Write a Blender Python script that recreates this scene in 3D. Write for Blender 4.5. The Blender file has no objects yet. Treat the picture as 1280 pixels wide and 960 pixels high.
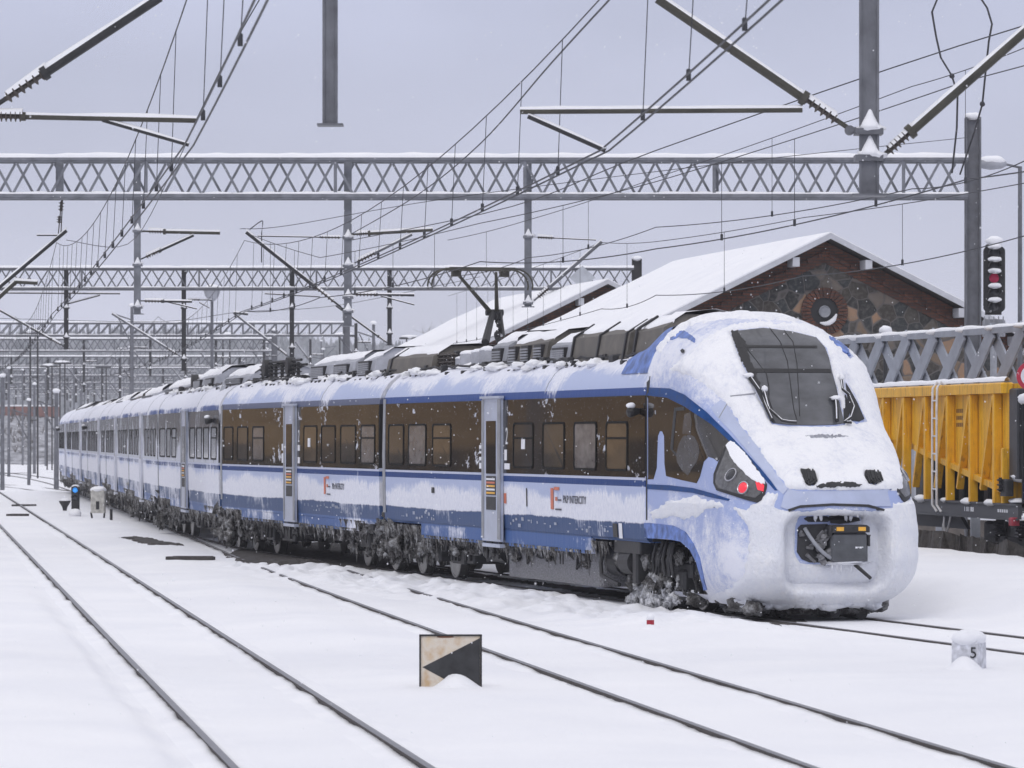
import bpy, math, random
import numpy as np
from mathutils import Vector, Matrix, noise
from mathutils.bvhtree import BVHTree
from mathutils.geometry import delaunay_2d_cdt
R = math.radians
random.seed(7)
sc = bpy.context.scene
C = sc.collection

# ---------------------------------------------------------------- camera
F, HC, HZ = 5300.0, 2.55, 547.0          # focal length in photo pixels, eye height, horizon row
cam_d = bpy.data.cameras.new('camera'); cam = bpy.data.objects.new('camera', cam_d); C.objects.link(cam)
cam.location = (0, 0, HC); cam.rotation_euler = (R(90), 0, 0)
cam_d.sensor_width = 36; cam_d.lens = F/1280*36; cam_d.shift_y = (HZ-480)/1280
cam_d.clip_start = 0.5; cam_d.clip_end = 6000
cam_d.dof.use_dof = True; cam_d.dof.focus_distance = 66; cam_d.dof.aperture_fstop = 7.0
sc.camera = cam
# ---------------------------------------------------------------- world, sun, exposure
SUN_EL, SUN_AZ = 48, 200                  # azimuth clockwise from +Y: behind the camera, slightly left
w = bpy.data.worlds.new('World'); sc.world = w; w.use_nodes = True
nt = w.node_tree; N = nt.nodes; N.clear()
out = N.new('ShaderNodeOutputWorld'); bg = N.new('ShaderNodeBackground'); bg.inputs[1].default_value = 0.1
sky = N.new('ShaderNodeTexSky'); sky.sky_type = 'NISHITA'; sky.sun_disc = False
sky.sun_elevation = R(SUN_EL); sky.sun_rotation = R(SUN_AZ)
tc = N.new('ShaderNodeTexCoord'); sep = N.new('ShaderNodeSeparateXYZ'); nt.links.new(tc.outputs['Generated'], sep.inputs[0])
rmp = N.new('ShaderNodeValToRGB'); nt.links.new(sep.outputs['Z'], rmp.inputs[0])
e = rmp.color_ramp.elements
e[0].position = 0.0; e[0].color = (.640, .655, .785, 1)
e[1].position = 1.0; e[1].color = (1.13, 1.12, 1.17, 1)
x = rmp.color_ramp.elements.new(.045); x.color = (.585, .605, .760, 1)
x = rmp.color_ramp.elements.new(.11); x.color = (.575, .605, .790, 1)
x = rmp.color_ramp.elements.new(.40); x.color = (.92, .925, 1.04, 1)
mp = N.new('ShaderNodeMapping'); mp.inputs['Scale'].default_value = (7, 7, 16); nt.links.new(tc.outputs['Generated'], mp.inputs[0])
nz = N.new('ShaderNodeTexNoise'); nz.inputs['Scale'].default_value = 1.0; nz.inputs['Detail'].default_value = 4; nt.links.new(mp.outputs[0], nz.inputs[0])
mr = N.new('ShaderNodeMapRange'); nt.links.new(nz.outputs[0], mr.inputs[0])
mr.inputs[1].default_value = .3; mr.inputs[2].default_value = .7; mr.inputs[3].default_value = 7.9; mr.inputs[4].default_value = 9.9
mul = N.new('ShaderNodeVectorMath'); mul.operation = 'SCALE'; nt.links.new(rmp.outputs[0], mul.inputs[0]); nt.links.new(mr.outputs[0], mul.inputs['Scale'])
mix = N.new('ShaderNodeMix'); mix.data_type = 'RGBA'; mix.inputs[0].default_value = .94      # an almost closed cloud deck
nt.links.new(sky.outputs[0], mix.inputs[6]); nt.links.new(mul.outputs[0], mix.inputs[7])
nt.links.new(mix.outputs[2], bg.inputs[0]); nt.links.new(bg.outputs[0], out.inputs[0])
sd_ = bpy.data.lights.new('sun', 'SUN'); sun = bpy.data.objects.new('sun', sd_); C.objects.link(sun)
sd_.energy = 0.8; sd_.angle = R(22); sd_.color = (1, .97, .93)
az, el = R(SUN_AZ), R(SUN_EL)
dv = Vector((math.sin(az)*math.cos(el), math.cos(az)*math.cos(el), math.sin(el)))
sun.rotation_euler = dv.to_track_quat('Z', 'Y').to_euler(); sun.location = (0, 0, 60)
sc.view_settings.view_transform = 'Standard'; sc.view_settings.look = 'None'
sc.view_settings.exposure = 0.0; sc.view_settings.gamma = 1
sc.render.engine = 'CYCLES'
cy = sc.cycles; cy.use_denoising = True; cy.max_bounces = 6; cy.diffuse_bounces = 3; cy.glossy_bounces = 3
cy.transmission_bounces = 3; cy.volume_bounces = 1; cy.transparent_max_bounces = 6; cy.use_adaptive_sampling = True
cy.adaptive_threshold = 0.02; cy.caustics_reflective = False; cy.caustics_refractive = False

# ---------------------------------------------------------------- helpers
def P(px, py, Y): return Vector(((px-640)/F*Y, Y, HC-(py-HZ)/F*Y))
def G(px, py):
    Y = HC*F/(py-HZ); return Vector(((px-640)/F*Y, Y, 0))
def nz3(x, y, z, o=3): return noise.fractal(Vector((x, y, z)), 1.0, 2.0, o)

class MB:
    def __init__(s): s.v = []; s.f = []; s.m = []
    def add(s, vs, fs, m=0):
        o = len(s.v); s.v += [tuple(p) for p in vs]; s.f += [tuple(i+o for i in f) for f in fs]; s.m += [m]*len(fs)
    def box(s, a, b, m=0):
        (x0, y0, z0), (x1, y1, z1) = a, b
        s.add([(x0,y0,z0),(x1,y0,z0),(x1,y1,z0),(x0,y1,z0),(x0,y0,z1),(x1,y0,z1),(x1,y1,z1),(x0,y1,z1)],
              [(0,3,2,1),(4,5,6,7),(0,1,5,4),(1,2,6,5),(2,3,7,6),(3,0,4,7)], m)
    def bbox(s, a, b, c=.02, m=0):
        """box with chamfered vertical and top edges"""
        x0, x1 = sorted((a[0], b[0])); y0, y1 = sorted((a[1], b[1])); z0, z1 = sorted((a[2], b[2]))
        def ring(k, z): return [(x0+k+c,y0+k,z),(x1-k-c,y0+k,z),(x1-k,y0+k+c,z),(x1-k,y1-k-c,z),(x1-k-c,y1-k,z),(x0+k+c,y1-k,z),(x0+k,y1-k-c,z),(x0+k,y0+k+c,z)]
        vs = ring(0, z0)+ring(0, z1-c)+ring(c, z1)
        fs = [tuple(range(7, -1, -1)), tuple(range(16, 24))]
        for r in (0, 8):
            for i in range(8): j = (i+1) % 8; fs.append((r+i, r+j, r+8+j, r+8+i))
        s.add(vs, fs, m)
    def tube(s, p0, p1, r0, r1=None, n=8, m=0, cap=True):
        p0, p1 = Vector(p0), Vector(p1); r1 = r0 if r1 is None else r1
        d = p1-p0
        if d.length < 1e-6: return
        d.normalize(); a = d.orthogonal() if abs(d.z) > .99 else d.cross(Vector((0, 0, 1))); a.normalize(); b = d.cross(a)
        vs = []
        for p, r in ((p0, r0), (p1, r1)):
            for i in range(n):
                t = 2*math.pi*(i+.5)/n; vs.append(p+(a*math.cos(t)+b*math.sin(t))*r)
        fs = [(i, n+i, n+(i+1) % n, (i+1) % n) for i in range(n)]
        if cap: fs += [tuple(range(n)), tuple(range(2*n-1, n-1, -1))]
        s.add(vs, fs, m)
    def path(s, pts, r, n=5, m=0):
        pts = [Vector(p) for p in pts]; o = []; k = len(pts)
        for i, p in enumerate(pts):
            d = (pts[min(i+1, k-1)]-pts[max(i-1, 0)]).normalized()
            a = d.orthogonal() if abs(d.z) > .995 else d.cross(Vector((0, 0, 1))); a.normalize(); b = d.cross(a)
            for j in range(n):
                t = 2*math.pi*j/n; o.append(p+(a*math.cos(t)+b*math.sin(t))*r)
        fs = []
        for i in range(k-1):
            for j in range(n):
                j2 = (j+1) % n; fs.append((i*n+j, (i+1)*n+j, (i+1)*n+j2, i*n+j2))
        fs += [tuple(range(n)), tuple(range(k*n-1, (k-1)*n-1, -1))]
        s.add(o, fs, m)
    def bar(s, p0, p1, wx, wy, m=0, side=None):
        """rectangular bar between two points; side = direction of the wx width"""
        p0, p1 = Vector(p0), Vector(p1); d = (p1-p0).normalized()
        a = Vector(side) if side is not None else (Vector((0, 1, 0)) if abs(d.y) < .9 else Vector((1, 0, 0)))
        a = (a-d*a.dot(d)).normalized(); b = d.cross(a)
        vs = [p+a*(i*wx/2)+b*(j*wy/2) for p in (p0, p1) for i, j in ((-1,-1),(1,-1),(1,1),(-1,1))]
        s.add(vs, [(0,3,2,1),(4,5,6,7),(0,1,5,4),(1,2,6,5),(2,3,7,6),(3,0,4,7)], m)
    def lathe(s, prof, p0, axis, n=16, m=0):
        """profile of (distance along axis, radius)"""
        p0 = Vector(p0); d = Vector(axis).normalized(); a = d.orthogonal().normalized(); b = d.cross(a); vs = []
        for t, r in prof:
            for i in range(n):
                th = 2*math.pi*i/n; vs.append(p0+d*t+(a*math.cos(th)+b*math.sin(th))*max(r, 1e-4))
        fs = [(i*n+j, i*n+(j+1) % n, (i+1)*n+(j+1) % n, (i+1)*n+j) for i in range(len(prof)-1) for j in range(n)]
        fs += [tuple(range(n-1, -1, -1)), tuple(range((len(prof)-1)*n, len(prof)*n))]
        s.add(vs, fs, m)
    def insul(s, p0, p1, r, k=5, m=0):
        p0, p1 = Vector(p0), Vector(p1); L = (p1-p0).length; pr = [(0, r*.45)]
        for i in range(k):
            t = L*(i+.5)/k; h = L/k*.22
            pr += [(t-h*1.2, r*.45), (t-h*.3, r), (t+h*.3, r), (t+h*1.2, r*.45)]
        pr += [(L, r*.45)]; s.lathe(pr, p0, p1-p0, 12, m)
    def blob(s, c, r, seed=0, amp=.35, m=0, nu=10, nv=7, sq=(1, 1, 1)):
        c = Vector(c); vs = []; ro = Matrix.Rotation(seed*1.7, 3, Vector((.4, .8, .45))) if amp > .45 else Matrix.Identity(3)
        for i in range(nv+1):
            ph = math.pi*i/nv
            for j in range(nu):
                th = 2*math.pi*j/nu
                d = Vector((math.sin(ph)*math.cos(th), math.sin(ph)*math.sin(th), math.cos(ph)))
                k = r*(1+amp*noise.fractal((ro @ d)*1.9+Vector((seed*3.1, seed*1.7, seed)), .6, 2.1, 4))
                vs.append(c+Vector((d.x*sq[0], d.y*sq[1], d.z*sq[2]))*k)
        s.add(vs, [(i*nu+j, i*nu+(j+1) % nu, (i+1)*nu+(j+1) % nu, (i+1)*nu+j)[::-1] for i in range(nv) for j in range(nu)], m)
    def prism(s, poly, o, ax, ay, az, m=0):
        """polygon in (ax, ay) extruded along az"""
        o, ax, ay, az = (Vector(q) for q in (o, ax, ay, az)); n = len(poly)
        vs = [o+ax*a+ay*b for a, b in poly]+[o+ax*a+ay*b+az for a, b in poly]
        s.add(vs, [tuple(range(n-1, -1, -1)), tuple(range(n, 2*n))]+[(i, (i+1) % n, n+(i+1) % n, n+i) for i in range(n)], m)
    def build(s, name, mats, parent=None, smooth=False, local=False):
        me = bpy.data.meshes.new(name); me.from_pydata(s.v, [], s.f)
        mats = mats if isinstance(mats, (list, tuple)) else [mats]
        for q in mats: me.materials.append(q)
        if len(mats) > 1: me.polygons.foreach_set('material_index', s.m)
        if smooth: me.polygons.foreach_set('use_smooth', [True]*len(me.polygons))
        me.update()
        return link(name, me, parent, local)
def link(name, me, parent=None, local=False):
    o = bpy.data.objects.new(name, me); C.objects.link(o)
    if parent is not None:
        o.parent = parent
        if not local: o.matrix_parent_inverse = wm(parent).inverted()
    return o
def wm(o):
    m = Matrix.LocRotScale(o.location, o.rotation_euler, None)
    return wm(o.parent) @ o.matrix_parent_inverse @ m if o.parent else m
def tag(o, label, cat, group=None, kind=None):
    if label: o['label'] = label
    if cat: o['category'] = cat
    if group: o['group'] = group
    if kind: o['kind'] = kind
    return o
def thing(name, loc, label, cat, group=None, rz=0):
    o = bpy.data.objects.new(name, None); C.objects.link(o); o.location = loc; o.rotation_euler = (0, 0, rz); o.empty_display_size = .2
    return tag(o, label, cat, group)
def autosmooth(o, ang=35):
    me = o.data; me.polygons.foreach_set('use_smooth', [True]*len(me.polygons)); me.set_sharp_from_angle(angle=R(ang))
    return o

# ---------------------------------------------------------------- materials
class NT:
    def __init__(s, name):
        s.m = bpy.data.materials.new(name); s.m.use_nodes = True; s.t = s.m.node_tree; s.n = s.t.nodes
        s.b = s.n['Principled BSDF']; s.co = s.n.new('ShaderNodeTexCoord')
    def L(s, a, b): s.t.links.new(a, b)
    def noise(s, scale=5, sc=(1, 1, 1), det=4, rough=.55, src='Object', loc=(0, 0, 0)):
        mp = s.n.new('ShaderNodeMapping'); mp.inputs['Scale'].default_value = sc; mp.inputs['Location'].default_value = loc
        s.L(s.co.outputs[src], mp.inputs[0])
        q = s.n.new('ShaderNodeTexNoise'); q.inputs['Scale'].default_value = scale; q.inputs['Detail'].default_value = det
        q.inputs['Roughness'].default_value = rough; s.L(mp.outputs[0], q.inputs[0]); return q.outputs[0]
    def rng(s, x, a, b, c=0., d=1.):
        q = s.n.new('ShaderNodeMapRange'); q.inputs[1].default_value = a; q.inputs[2].default_value = b; q.inputs[3].default_value = c; q.inputs[4].default_value = d
        s.L(x, q.inputs[0]); return q.outputs[0]
    def math(s, op, a, b=None, clamp=False):
        q = s.n.new('ShaderNodeMath'); q.operation = op; q.use_clamp = clamp
        for i, z in enumerate((a, b)):
            if z is None: continue
            if isinstance(z, (int, float)): q.inputs[i].default_value = z
            else: s.L(z, q.inputs[i])
        return q.outputs[0]
    def mix(s, f, a, b):
        q = s.n.new('ShaderNodeMix'); q.data_type = 'RGBA'
        for i, z in ((0, f), (6, a), (7, b)):
            if isinstance(z, tuple): q.inputs[i].default_value = (*z[:3], 1)
            elif isinstance(z, (int, float)): q.inputs[i].default_value = z
            else: s.L(z, q.inputs[i])
        return q.outputs[2]
    def ramp(s, x, stops, const=False):
        q = s.n.new('ShaderNodeValToRGB'); cr = q.color_ramp
        if const: cr.interpolation = 'CONSTANT'
        while len(cr.elements) > 1: cr.elements.remove(cr.elements[-1])
        cr.elements[0].position = stops[0][0]; cr.elements[0].color = (*stops[0][1], 1)
        for p, c in stops[1:]:
            el = cr.elements.new(p); el.color = (*c, 1)
        s.L(x, q.inputs[0]); return q.outputs[0]
    def xyz(s, src='Object'):
        q = s.n.new('ShaderNodeSeparateXYZ'); s.L(s.co.outputs[src], q.inputs[0]); return q.outputs
    def bump(s, h, st=.3, dist=.02):
        q = s.n.new('ShaderNodeBump'); q.inputs['Strength'].default_value = st; q.inputs['Distance'].default_value = dist
        s.L(h, q.inputs['Height']); s.L(q.outputs[0], s.b.inputs['Normal'])
    def base(s, c):
        if isinstance(c, tuple): s.b.inputs['Base Color'].default_value = (*c, 1)
        else: s.L(c, s.b.inputs['Base Color'])
    def set(s, rough=.5, metal=0., spec=None):
        if isinstance(rough, float) or isinstance(rough, int): s.b.inputs['Roughness'].default_value = rough
        else: s.L(rough, s.b.inputs['Roughness'])
        s.b.inputs['Metallic'].default_value = metal
        if spec is not None: s.b.inputs['Specular IOR Level'].default_value = spec
        return s

def simple(name, col, rough=.6, metal=0., var=.25, sc=6, bump=.15, spec=None):
    t = NT(name); n = t.noise(sc, det=5)
    a = tuple(c*(1-var) for c in col); b = tuple(min(c*(1+var), 1) for c in col)
    t.base(t.mix(t.rng(n, .3, .7), a, b)); t.set(t.rng(n, .3, .7, rough*.85, min(rough*1.15, 1)), metal, spec)
    if bump: t.bump(t.noise(sc*6, det=3), bump, .01)
    return t.m
SNOW = (.84, .85, .90)
def snow_mat():
    t = NT('snow'); n = t.noise(1.3, det=6); f = t.noise(60, det=3)
    t.base(t.mix(t.rng(n, .3, .7), (.80, .81, .85), (.87, .875, .90))); t.set(.75, 0, .25)
    t.bump(t.math('ADD', t.noise(9, det=5), t.math('MULTIPLY', f, .25)), .35, .03)
    return t.m
M_snow = snow_mat()
def ground_mat():
    t = NT('snow_ground'); n = t.noise(.35, det=6); f = t.noise(25, det=4); y = t.xyz()[1]
    d = t.noise(.9, sc=(1, .35, 1), det=6)
    t.base(t.mix(t.rng(n, .3, .7), (.79, .80, .84), (.86, .865, .89))); t.set(.8, 0, .2)
    t.bump(t.math('ADD', d, t.math('MULTIPLY', f, .12)), .5, .10)
    return t.m
M_ground = ground_mat()
def crust_mat():
    t = NT('wind_crusted_snow'); a = t.noise(2.2, det=6, rough=.65); b = t.noise(17, sc=(1, 1, .7), det=6, rough=.72); z = t.xyz()[2]
    q = t.math('ADD', t.math('MULTIPLY', a, .6), t.math('MULTIPLY', b, .5))
    t.base(t.ramp(q, [(.38, (.66, .69, .78)), (.48, (.79, .80, .85)), (.58, (.87, .875, .90))])); t.set(.75, 0, .2)
    t.bump(t.math('ADD', b, t.math('MULTIPLY', t.noise(60, det=3), .3)), .6, .03); return t.m
M_crust = crust_mat()
def rime_mat():
    t = NT('rime_ice'); f = t.noise(26, sc=(1, 1, .6), det=5, rough=.65); g = t.noise(3, det=4)
    h2 = t.noise(14, sc=(1, 1, .45), det=6, rough=.7); t.base(t.mix(t.math('MULTIPLY', t.rng(g, .36, .66), t.rng(h2, .34, .60)), (.765, .785, .85), (.875, .88, .905))); t.set(.6, 0, .3)
    t.bump(f, .75, .05); return t.m
M_rime = rime_mat()
def dirty_ice():
    t = NT('dirty_ice'); g = t.noise(4, det=8, rough=.72); f = t.noise(30, det=4)
    t.base(t.ramp(g, [(.37, (.018, .017, .017)), (.47, (.085, .080, .078)), (.545, (.27, .265, .265)), (.65, (.68, .69, .72))]))
    t.set(.45, 0, .5); t.bump(t.math('ADD', f, t.noise(11, det=6, rough=.7)), 1.0, .08); return t.m
M_ice = dirty_ice()
M_steel = simple('galvanised_steel', (.145, .15, .168), .55, .35, .25, 4)
M_steel_lt = simple('pale_galvanised_steel', (.19, .20, .225), .5, .3, .25, 4)
M_dark = simple('dark_grimy_steel', (.030, .030, .033), .55, .2, .4, 9)
M_black = simple('black_rubber', (.018, .018, .02), .6, 0, .3, 12)
M_wire = simple('weathered_wire', (.045, .047, .055), .6, .3, .2, 5, 0)
M_olive = simple('weathered_insulated_tube', (.055, .052, .042), .6, .1, .4, 3)
M_insul = simple('brown_porcelain', (.06, .05, .045), .25, 0, .3, 12, 0)
M_railside = simple('rusty_rail_web', (.05, .042, .04), .75, .1, .4, 10)
M_railtop = simple('rail_head_steel', (.20, .20, .215), .4, .6, .3, 6)
M_wheel = simple('wheel_steel', (.09, .088, .088), .45, .5, .4, 9)
M_rim = simple('bright_wheel_rim', (.42, .42, .42), .4, .6, .2, 9)
M_grey = simple('grey_painted_metal', (.27, .28, .31), .5, 0, .2, 5)
M_greybox = simple('weathered_grey_cover', (.33, .34, .38), .55, 0, .25, 3)
M_tan = simple('dusty_brown_cover', (.115, .105, .092), .65, 0, .35, 4)
M_concrete = simple('concrete', (.30, .30, .31), .9, 0, .25, 8, .4)
M_ballast = simple('oily_ballast', (.05, .045, .043), .8, 0, .6, 14, .8)

def glass(name, col, rough=.04, spec=.6, var=0.0):
    t = NT(name); n = t.noise(2.2, sc=(1, 1, 2), det=4)
    t.base(t.mix(t.rng(n, .35, .65), tuple(c*.7 for c in col), tuple(c*1.25 for c in col)))
    t.set(rough, 0, spec); t.bump(t.noise(1.1, det=1), .012, .02); return t.m
M_glass_dark = glass('brown_reflection_glass', (.020, .015, .011), .05, .4)  # brown reflection painted into the glass colour
M_screen = glass('windscreen_glass', (.085, .088, .098), .07, .6)

def band_mat(name, snow, tint=(.020, .015, .011)):  # tint carries a painted reflection, brown near and grey far
    """dark glazed side band with patches and runs of frozen snow"""
    t = NT(name); x, y, z = t.xyz()
    big = t.noise(.8, sc=(1, 1, 1.3), det=5, rough=.6); runs = t.noise(3.0, sc=(3.2, 1, .25) if snow > .4 else (1.1, 1, 2.2), det=5, rough=.65)
    speck = t.noise(38, det=2)
    f = t.math('ADD', t.math('MULTIPLY', big, .6), t.math('MULTIPLY', runs, .5))
    if snow > .4: f = t.math('ADD', f, t.math('MULTIPLY', t.math('SUBTRACT', 2.72, z), .22))
    frost = t.rng(f, .70-snow*.25, .74-snow*.22)
    sp = t.math('MULTIPLY', t.rng(speck, .71, .74), .6)
    fr = t.math('MAXIMUM', frost, sp)
    n = t.noise(1.6, sc=(1.8, 1, .5), det=4)
    col = t.mix(t.rng(n, .3, .7), tuple(c*.55 for c in tint), tuple(c*1.45 for c in tint))
    t.base(t.mix(fr, col, (.55, .57, .64))); t.set(t.rng(fr, 0, 1, .06 if snow < .4 else .25, .7), 0, .55 if snow < .4 else .16); t.bump(t.noise(.9, sc=(1, 1, .6), det=2), .05, .03)
    return t.m
def livery(name, snow, streak, blue_top=True):
    """painted carriage side: bands by height, then runs of frozen snow over them"""
    t = NT(name); x, y, z = t.xyz()
    zz = t.math('DIVIDE', z, 5.0)
    pal = (.43, .49, .68)
    S = lambda m: m/5.0
    paint = t.ramp(zz, [(0, (.060, .125, .32)), (S(.98), (.038, .078, .19)), (S(1.27), pal), (S(1.80), (.008, .045, .19)), (S(1.90), (.52, .56, .70)),
                        (S(1.955), (.020, .020, .022)), (S(3.17), (.022, .062, .23) if blue_top else (.085, .10, .17)), (S(3.29), pal)], True)
    lite = t.noise(1.1, sc=(.5, 1, 1.2), det=5); vert = t.noise(2.6, sc=(4.5, 1, .35), det=4, rough=.6)
    fine = t.noise(22, sc=(1, 1, .5), det=3)
    # snow clings most on the roof shoulder, on the pale panel and as streaks on the skirt
    zone = t.ramp(zz, [(0, (.24 if snow < .6 else .06,)*3), (S(.97), (.24 if snow < .6 else .06,)*3), (S(1.0), (.08 if snow < .6 else .02,)*3), (S(1.25), (.14 if snow < .6 else .06,)*3), (S(1.30), (.62,)*3), (S(1.48), (.62,)*3), (S(1.68), (.34,)*3), (S(1.80), (.10,)*3), (S(1.92), (.05,)*3),
                       (S(3.25), (.04,)*3), (S(3.34), (.20 if snow < .6 else .42,)*3), (S(3.55), (.42 if snow < .6 else .66,)*3), (S(3.75), (.72,)*3)])
    q = t.math('ADD', t.math('MULTIPLY', lite, .75), t.math('MULTIPLY', vert, .55*streak))
    q = t.math('ADD', q, t.math('MULTIPLY', fine, .18))
    q = t.math('ADD', q, t.math('MULTIPLY', zone, .62))
    thr = 1.10-.42*snow+.25*(streak-1)
    fr = t.rng(q, thr-.05, thr+.07)
    sn = t.mix(t.rng(fine, .3, .7), (.66, .68, .77), (.80, .81, .87))
    t.base(t.mix(fr, paint, sn)); t.set(t.rng(fr, 0, 1, .42, .75), 0, .14)
    t.bump(t.math('ADD', t.math('MULTIPLY', fr, .5), t.math('MULTIPLY', vert, .4)), .5, .03)
    return t.m
# ---------------------------------------------------------------- track centre lines (X, Y)
SIDE = [(1.98, 63.10), (-2.47, 79.82), (-6.67, 96.60), (-9.50, 113.67), (-11.83, 130.81), (-14.17, 147.95), (-16.53, 165.09), (-18.91, 182.22), (-21.64, 202.54)]
SIDE = [Vector((a, b, 0)) for a, b in SIDE]
def car_frame(k):
    """front axis point, forward direction, direction away from the camera, length"""
    a, b = SIDE[k], SIDE[k+1]; t = (a-b).normalized(); far = Vector((-t.y, t.x, 0))
    return a+far*1.41, t, far, (a-b).length
T1 = [(1.0, 16), (-2.40, 40), (-10.84, 100), (-20.7, 170), (-29.5, 232), (-36, 275), (-47, 330), (-66, 400)]
T2 = [(5.7, 14.5), (3.12, 32.7), (-3.68, 80), (-8.15, 113.9), (-20.25, 202.7), (-29, 262), (-38, 310), (-56, 380), (-80, 440)]
T3 = []
for k in range(0, 4):
    A, t, far, L = car_frame(k)
    if k == 0: T3 += [A+t*34, A+t*8]
    T3.append(A-t*2.5); T3.append(A-t*(L-2.5))
T3 = [(p.x, p.y) for p in T3]
T4 = [(19.4, 30), (15.4, 55), (11.0, 82), (5.8, 115), (-2, 165), (-10, 215), (-22, 290)]
def catmull(pts, step=2.0):
    o = []; n = len(pts)
    for i in range(n-1):
        p0, p1, p2, p3 = (Vector((*pts[max(0, min(n-1, i+d))], 0)) for d in (-1, 0, 1, 2))
        k = max(2, int((p2-p1).length/step))
        for j in range(k):
            t = j/k; a1 = (p2-p0)/2 if i > 0 else (p2-p1); a2 = (p3-p1)/2 if i < n-2 else (p2-p1)
            # tangents scaled for uneven spacing
            L = (p2-p1).length; a1 = a1.normalized()*L; a2 = a2.normalized()*L
            h = (2*t**3-3*t**2+1, t**3-2*t**2+t, -2*t**3+3*t**2, t**3-t**2)
            o.append(p1*h[0]+a1*h[1]+p2*h[2]+a2*h[3])
    o.append(Vector((*pts[-1], 0))); return o
LINES = {k: catmull(v) for k, v in dict(a=T1, b=T2, c=T3, d=T4).items()}
def at_line(k, Y):
    L = LINES[k]
    for p, q in zip(L, L[1:]):
        if (p.y-Y)*(q.y-Y) <= 0 and p.y != q.y: return p.x+(q.x-p.x)*(Y-p.y)/(q.y-p.y)
    return L[-1].x
YG = np.arange(14, 441, 1.0)
XL = {k: np.array([at_line(k, y) for y in YG]) for k in LINES}
def sstep(a, b, x): t = np.clip((x-a)/(b-a), 0, 1); return t*t*(3-2*t)
# ---------------------------------------------------------------- snow covered ground, one sheet
rows = [6.0]
while rows[-1] < 2600: rows.append(rows[-1]+max(.10, .0026*rows[-1]) if rows[-1] < 130 else rows[-1]*1.02)
rows = np.array(rows); u = np.linspace(-1, 1, 261); u = np.sign(u)*np.abs(u)**1.35
def vnoise(x, y, seed):
    """cheap value noise on arrays"""
    xi, yi = np.floor(x).astype(np.int64), np.floor(y).astype(np.int64); fx, fy = x-xi, y-yi
    fx = fx*fx*(3-2*fx); fy = fy*fy*(3-2*fy)
    def h(a, b):
        q = (a*374761393+b*668265263+seed*1442695041) & 0xffffffff
        q = ((q ^ (q >> 13))*1274126177) & 0xffffffff
        return ((q ^ (q >> 16)) & 0xffff)/65535.0
    return (h(xi, yi)*(1-fx)+h(xi+1, yi)*fx)*(1-fy)+(h(xi, yi+1)*(1-fx)+h(xi+1, yi+1)*fx)*fy
def fnoise(x, y, seed, o=4):
    s = 0; a = .5
    for i in range(o): s = s+a*(vnoise(x*2**i, y*2**i, seed+i)-.5); a *= .5
    return s
def gz(X, Y):
    X = np.asarray(X, float); Y = np.asarray(Y, float)
    dist = np.full(X.shape, 99.); dl = {}
    for k in LINES:
        yy = np.clip(Y, YG[0], YG[-1]); d = X-np.interp(yy, YG, XL[k]); dl[k] = d
        lo, hi = LINES[k][0].y, LINES[k][-1].y; lo, hi = min(lo, hi), max(lo, hi)
        d = np.where((Y < lo) | (Y > hi), 99, np.abs(d)); dist = np.minimum(dist, d)
    off = sstep(.85, 2.2, dist)                                  # 0 on the tracks
    z = -.055+.010*fnoise(X*1.3, Y*.5, 3)
    nearest = np.argmin(np.stack([np.abs(dl[k]) for k in LINES]), 0)
    z = z+np.where(nearest == 1, .012, 0)+np.where((nearest == 2)|(nearest == 3), .030, 0)
    z = z+off*(.045+.16*fnoise(X*.35, Y*.16, 11)+.05*fnoise(X*1.7, Y*.8, 5))
    # trampled snow beside the train, smooth drift left of the first track
    tr = sstep(.9, 1.4, -dl['c'])*(1-sstep(3.0, 3.9, -dl['c']))*sstep(50, 60, Y)*(1-sstep(84, 92, Y))
    foot = np.clip(fnoise(X*3.2, Y*1.3, 21, 4)*4, -.6, 1)
    z = z+tr*(.075*foot+.02)
    z = z+.085*sstep(1.10, 1.32, -dl['a']+.10*fnoise(X*0+3, Y*.35, 9))*(1-sstep(60, 80, Y))
    # made-up slope, tilted so the snow beyond the train looks darker
    z = z+.36*sstep(1.9, 4.2, dl['c'])*(1-sstep(-2.6, -1.4, dl['d']))*sstep(44, 56, Y)*(1-sstep(95, 120, Y))
    return z
Yg, Ug = np.meshgrid(rows, u, indexing='ij')
Xg = -.10*Yg+Ug*(9+.42*Yg)
Zg = gz(Xg, Yg)
nr, nc = Xg.shape
me = bpy.data.meshes.new('snow_ground')
vs = np.stack([Xg, Yg, Zg], -1).reshape(-1, 3)
ii, jj = np.meshgrid(np.arange(nr-1), np.arange(nc-1), indexing='ij'); a0 = (ii*nc+jj).ravel()
fs = np.stack([a0, a0+1, a0+nc+1, a0+nc], -1)
me.from_pydata(vs.tolist(), [], fs.tolist()); me.materials.append(M_ground)
me.polygons.foreach_set('use_smooth', [True]*len(me.polygons)); me.update()
tag(link('snow_ground', me), 'smooth untouched snow covering the whole rail yard', None, None, 'structure')

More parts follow.
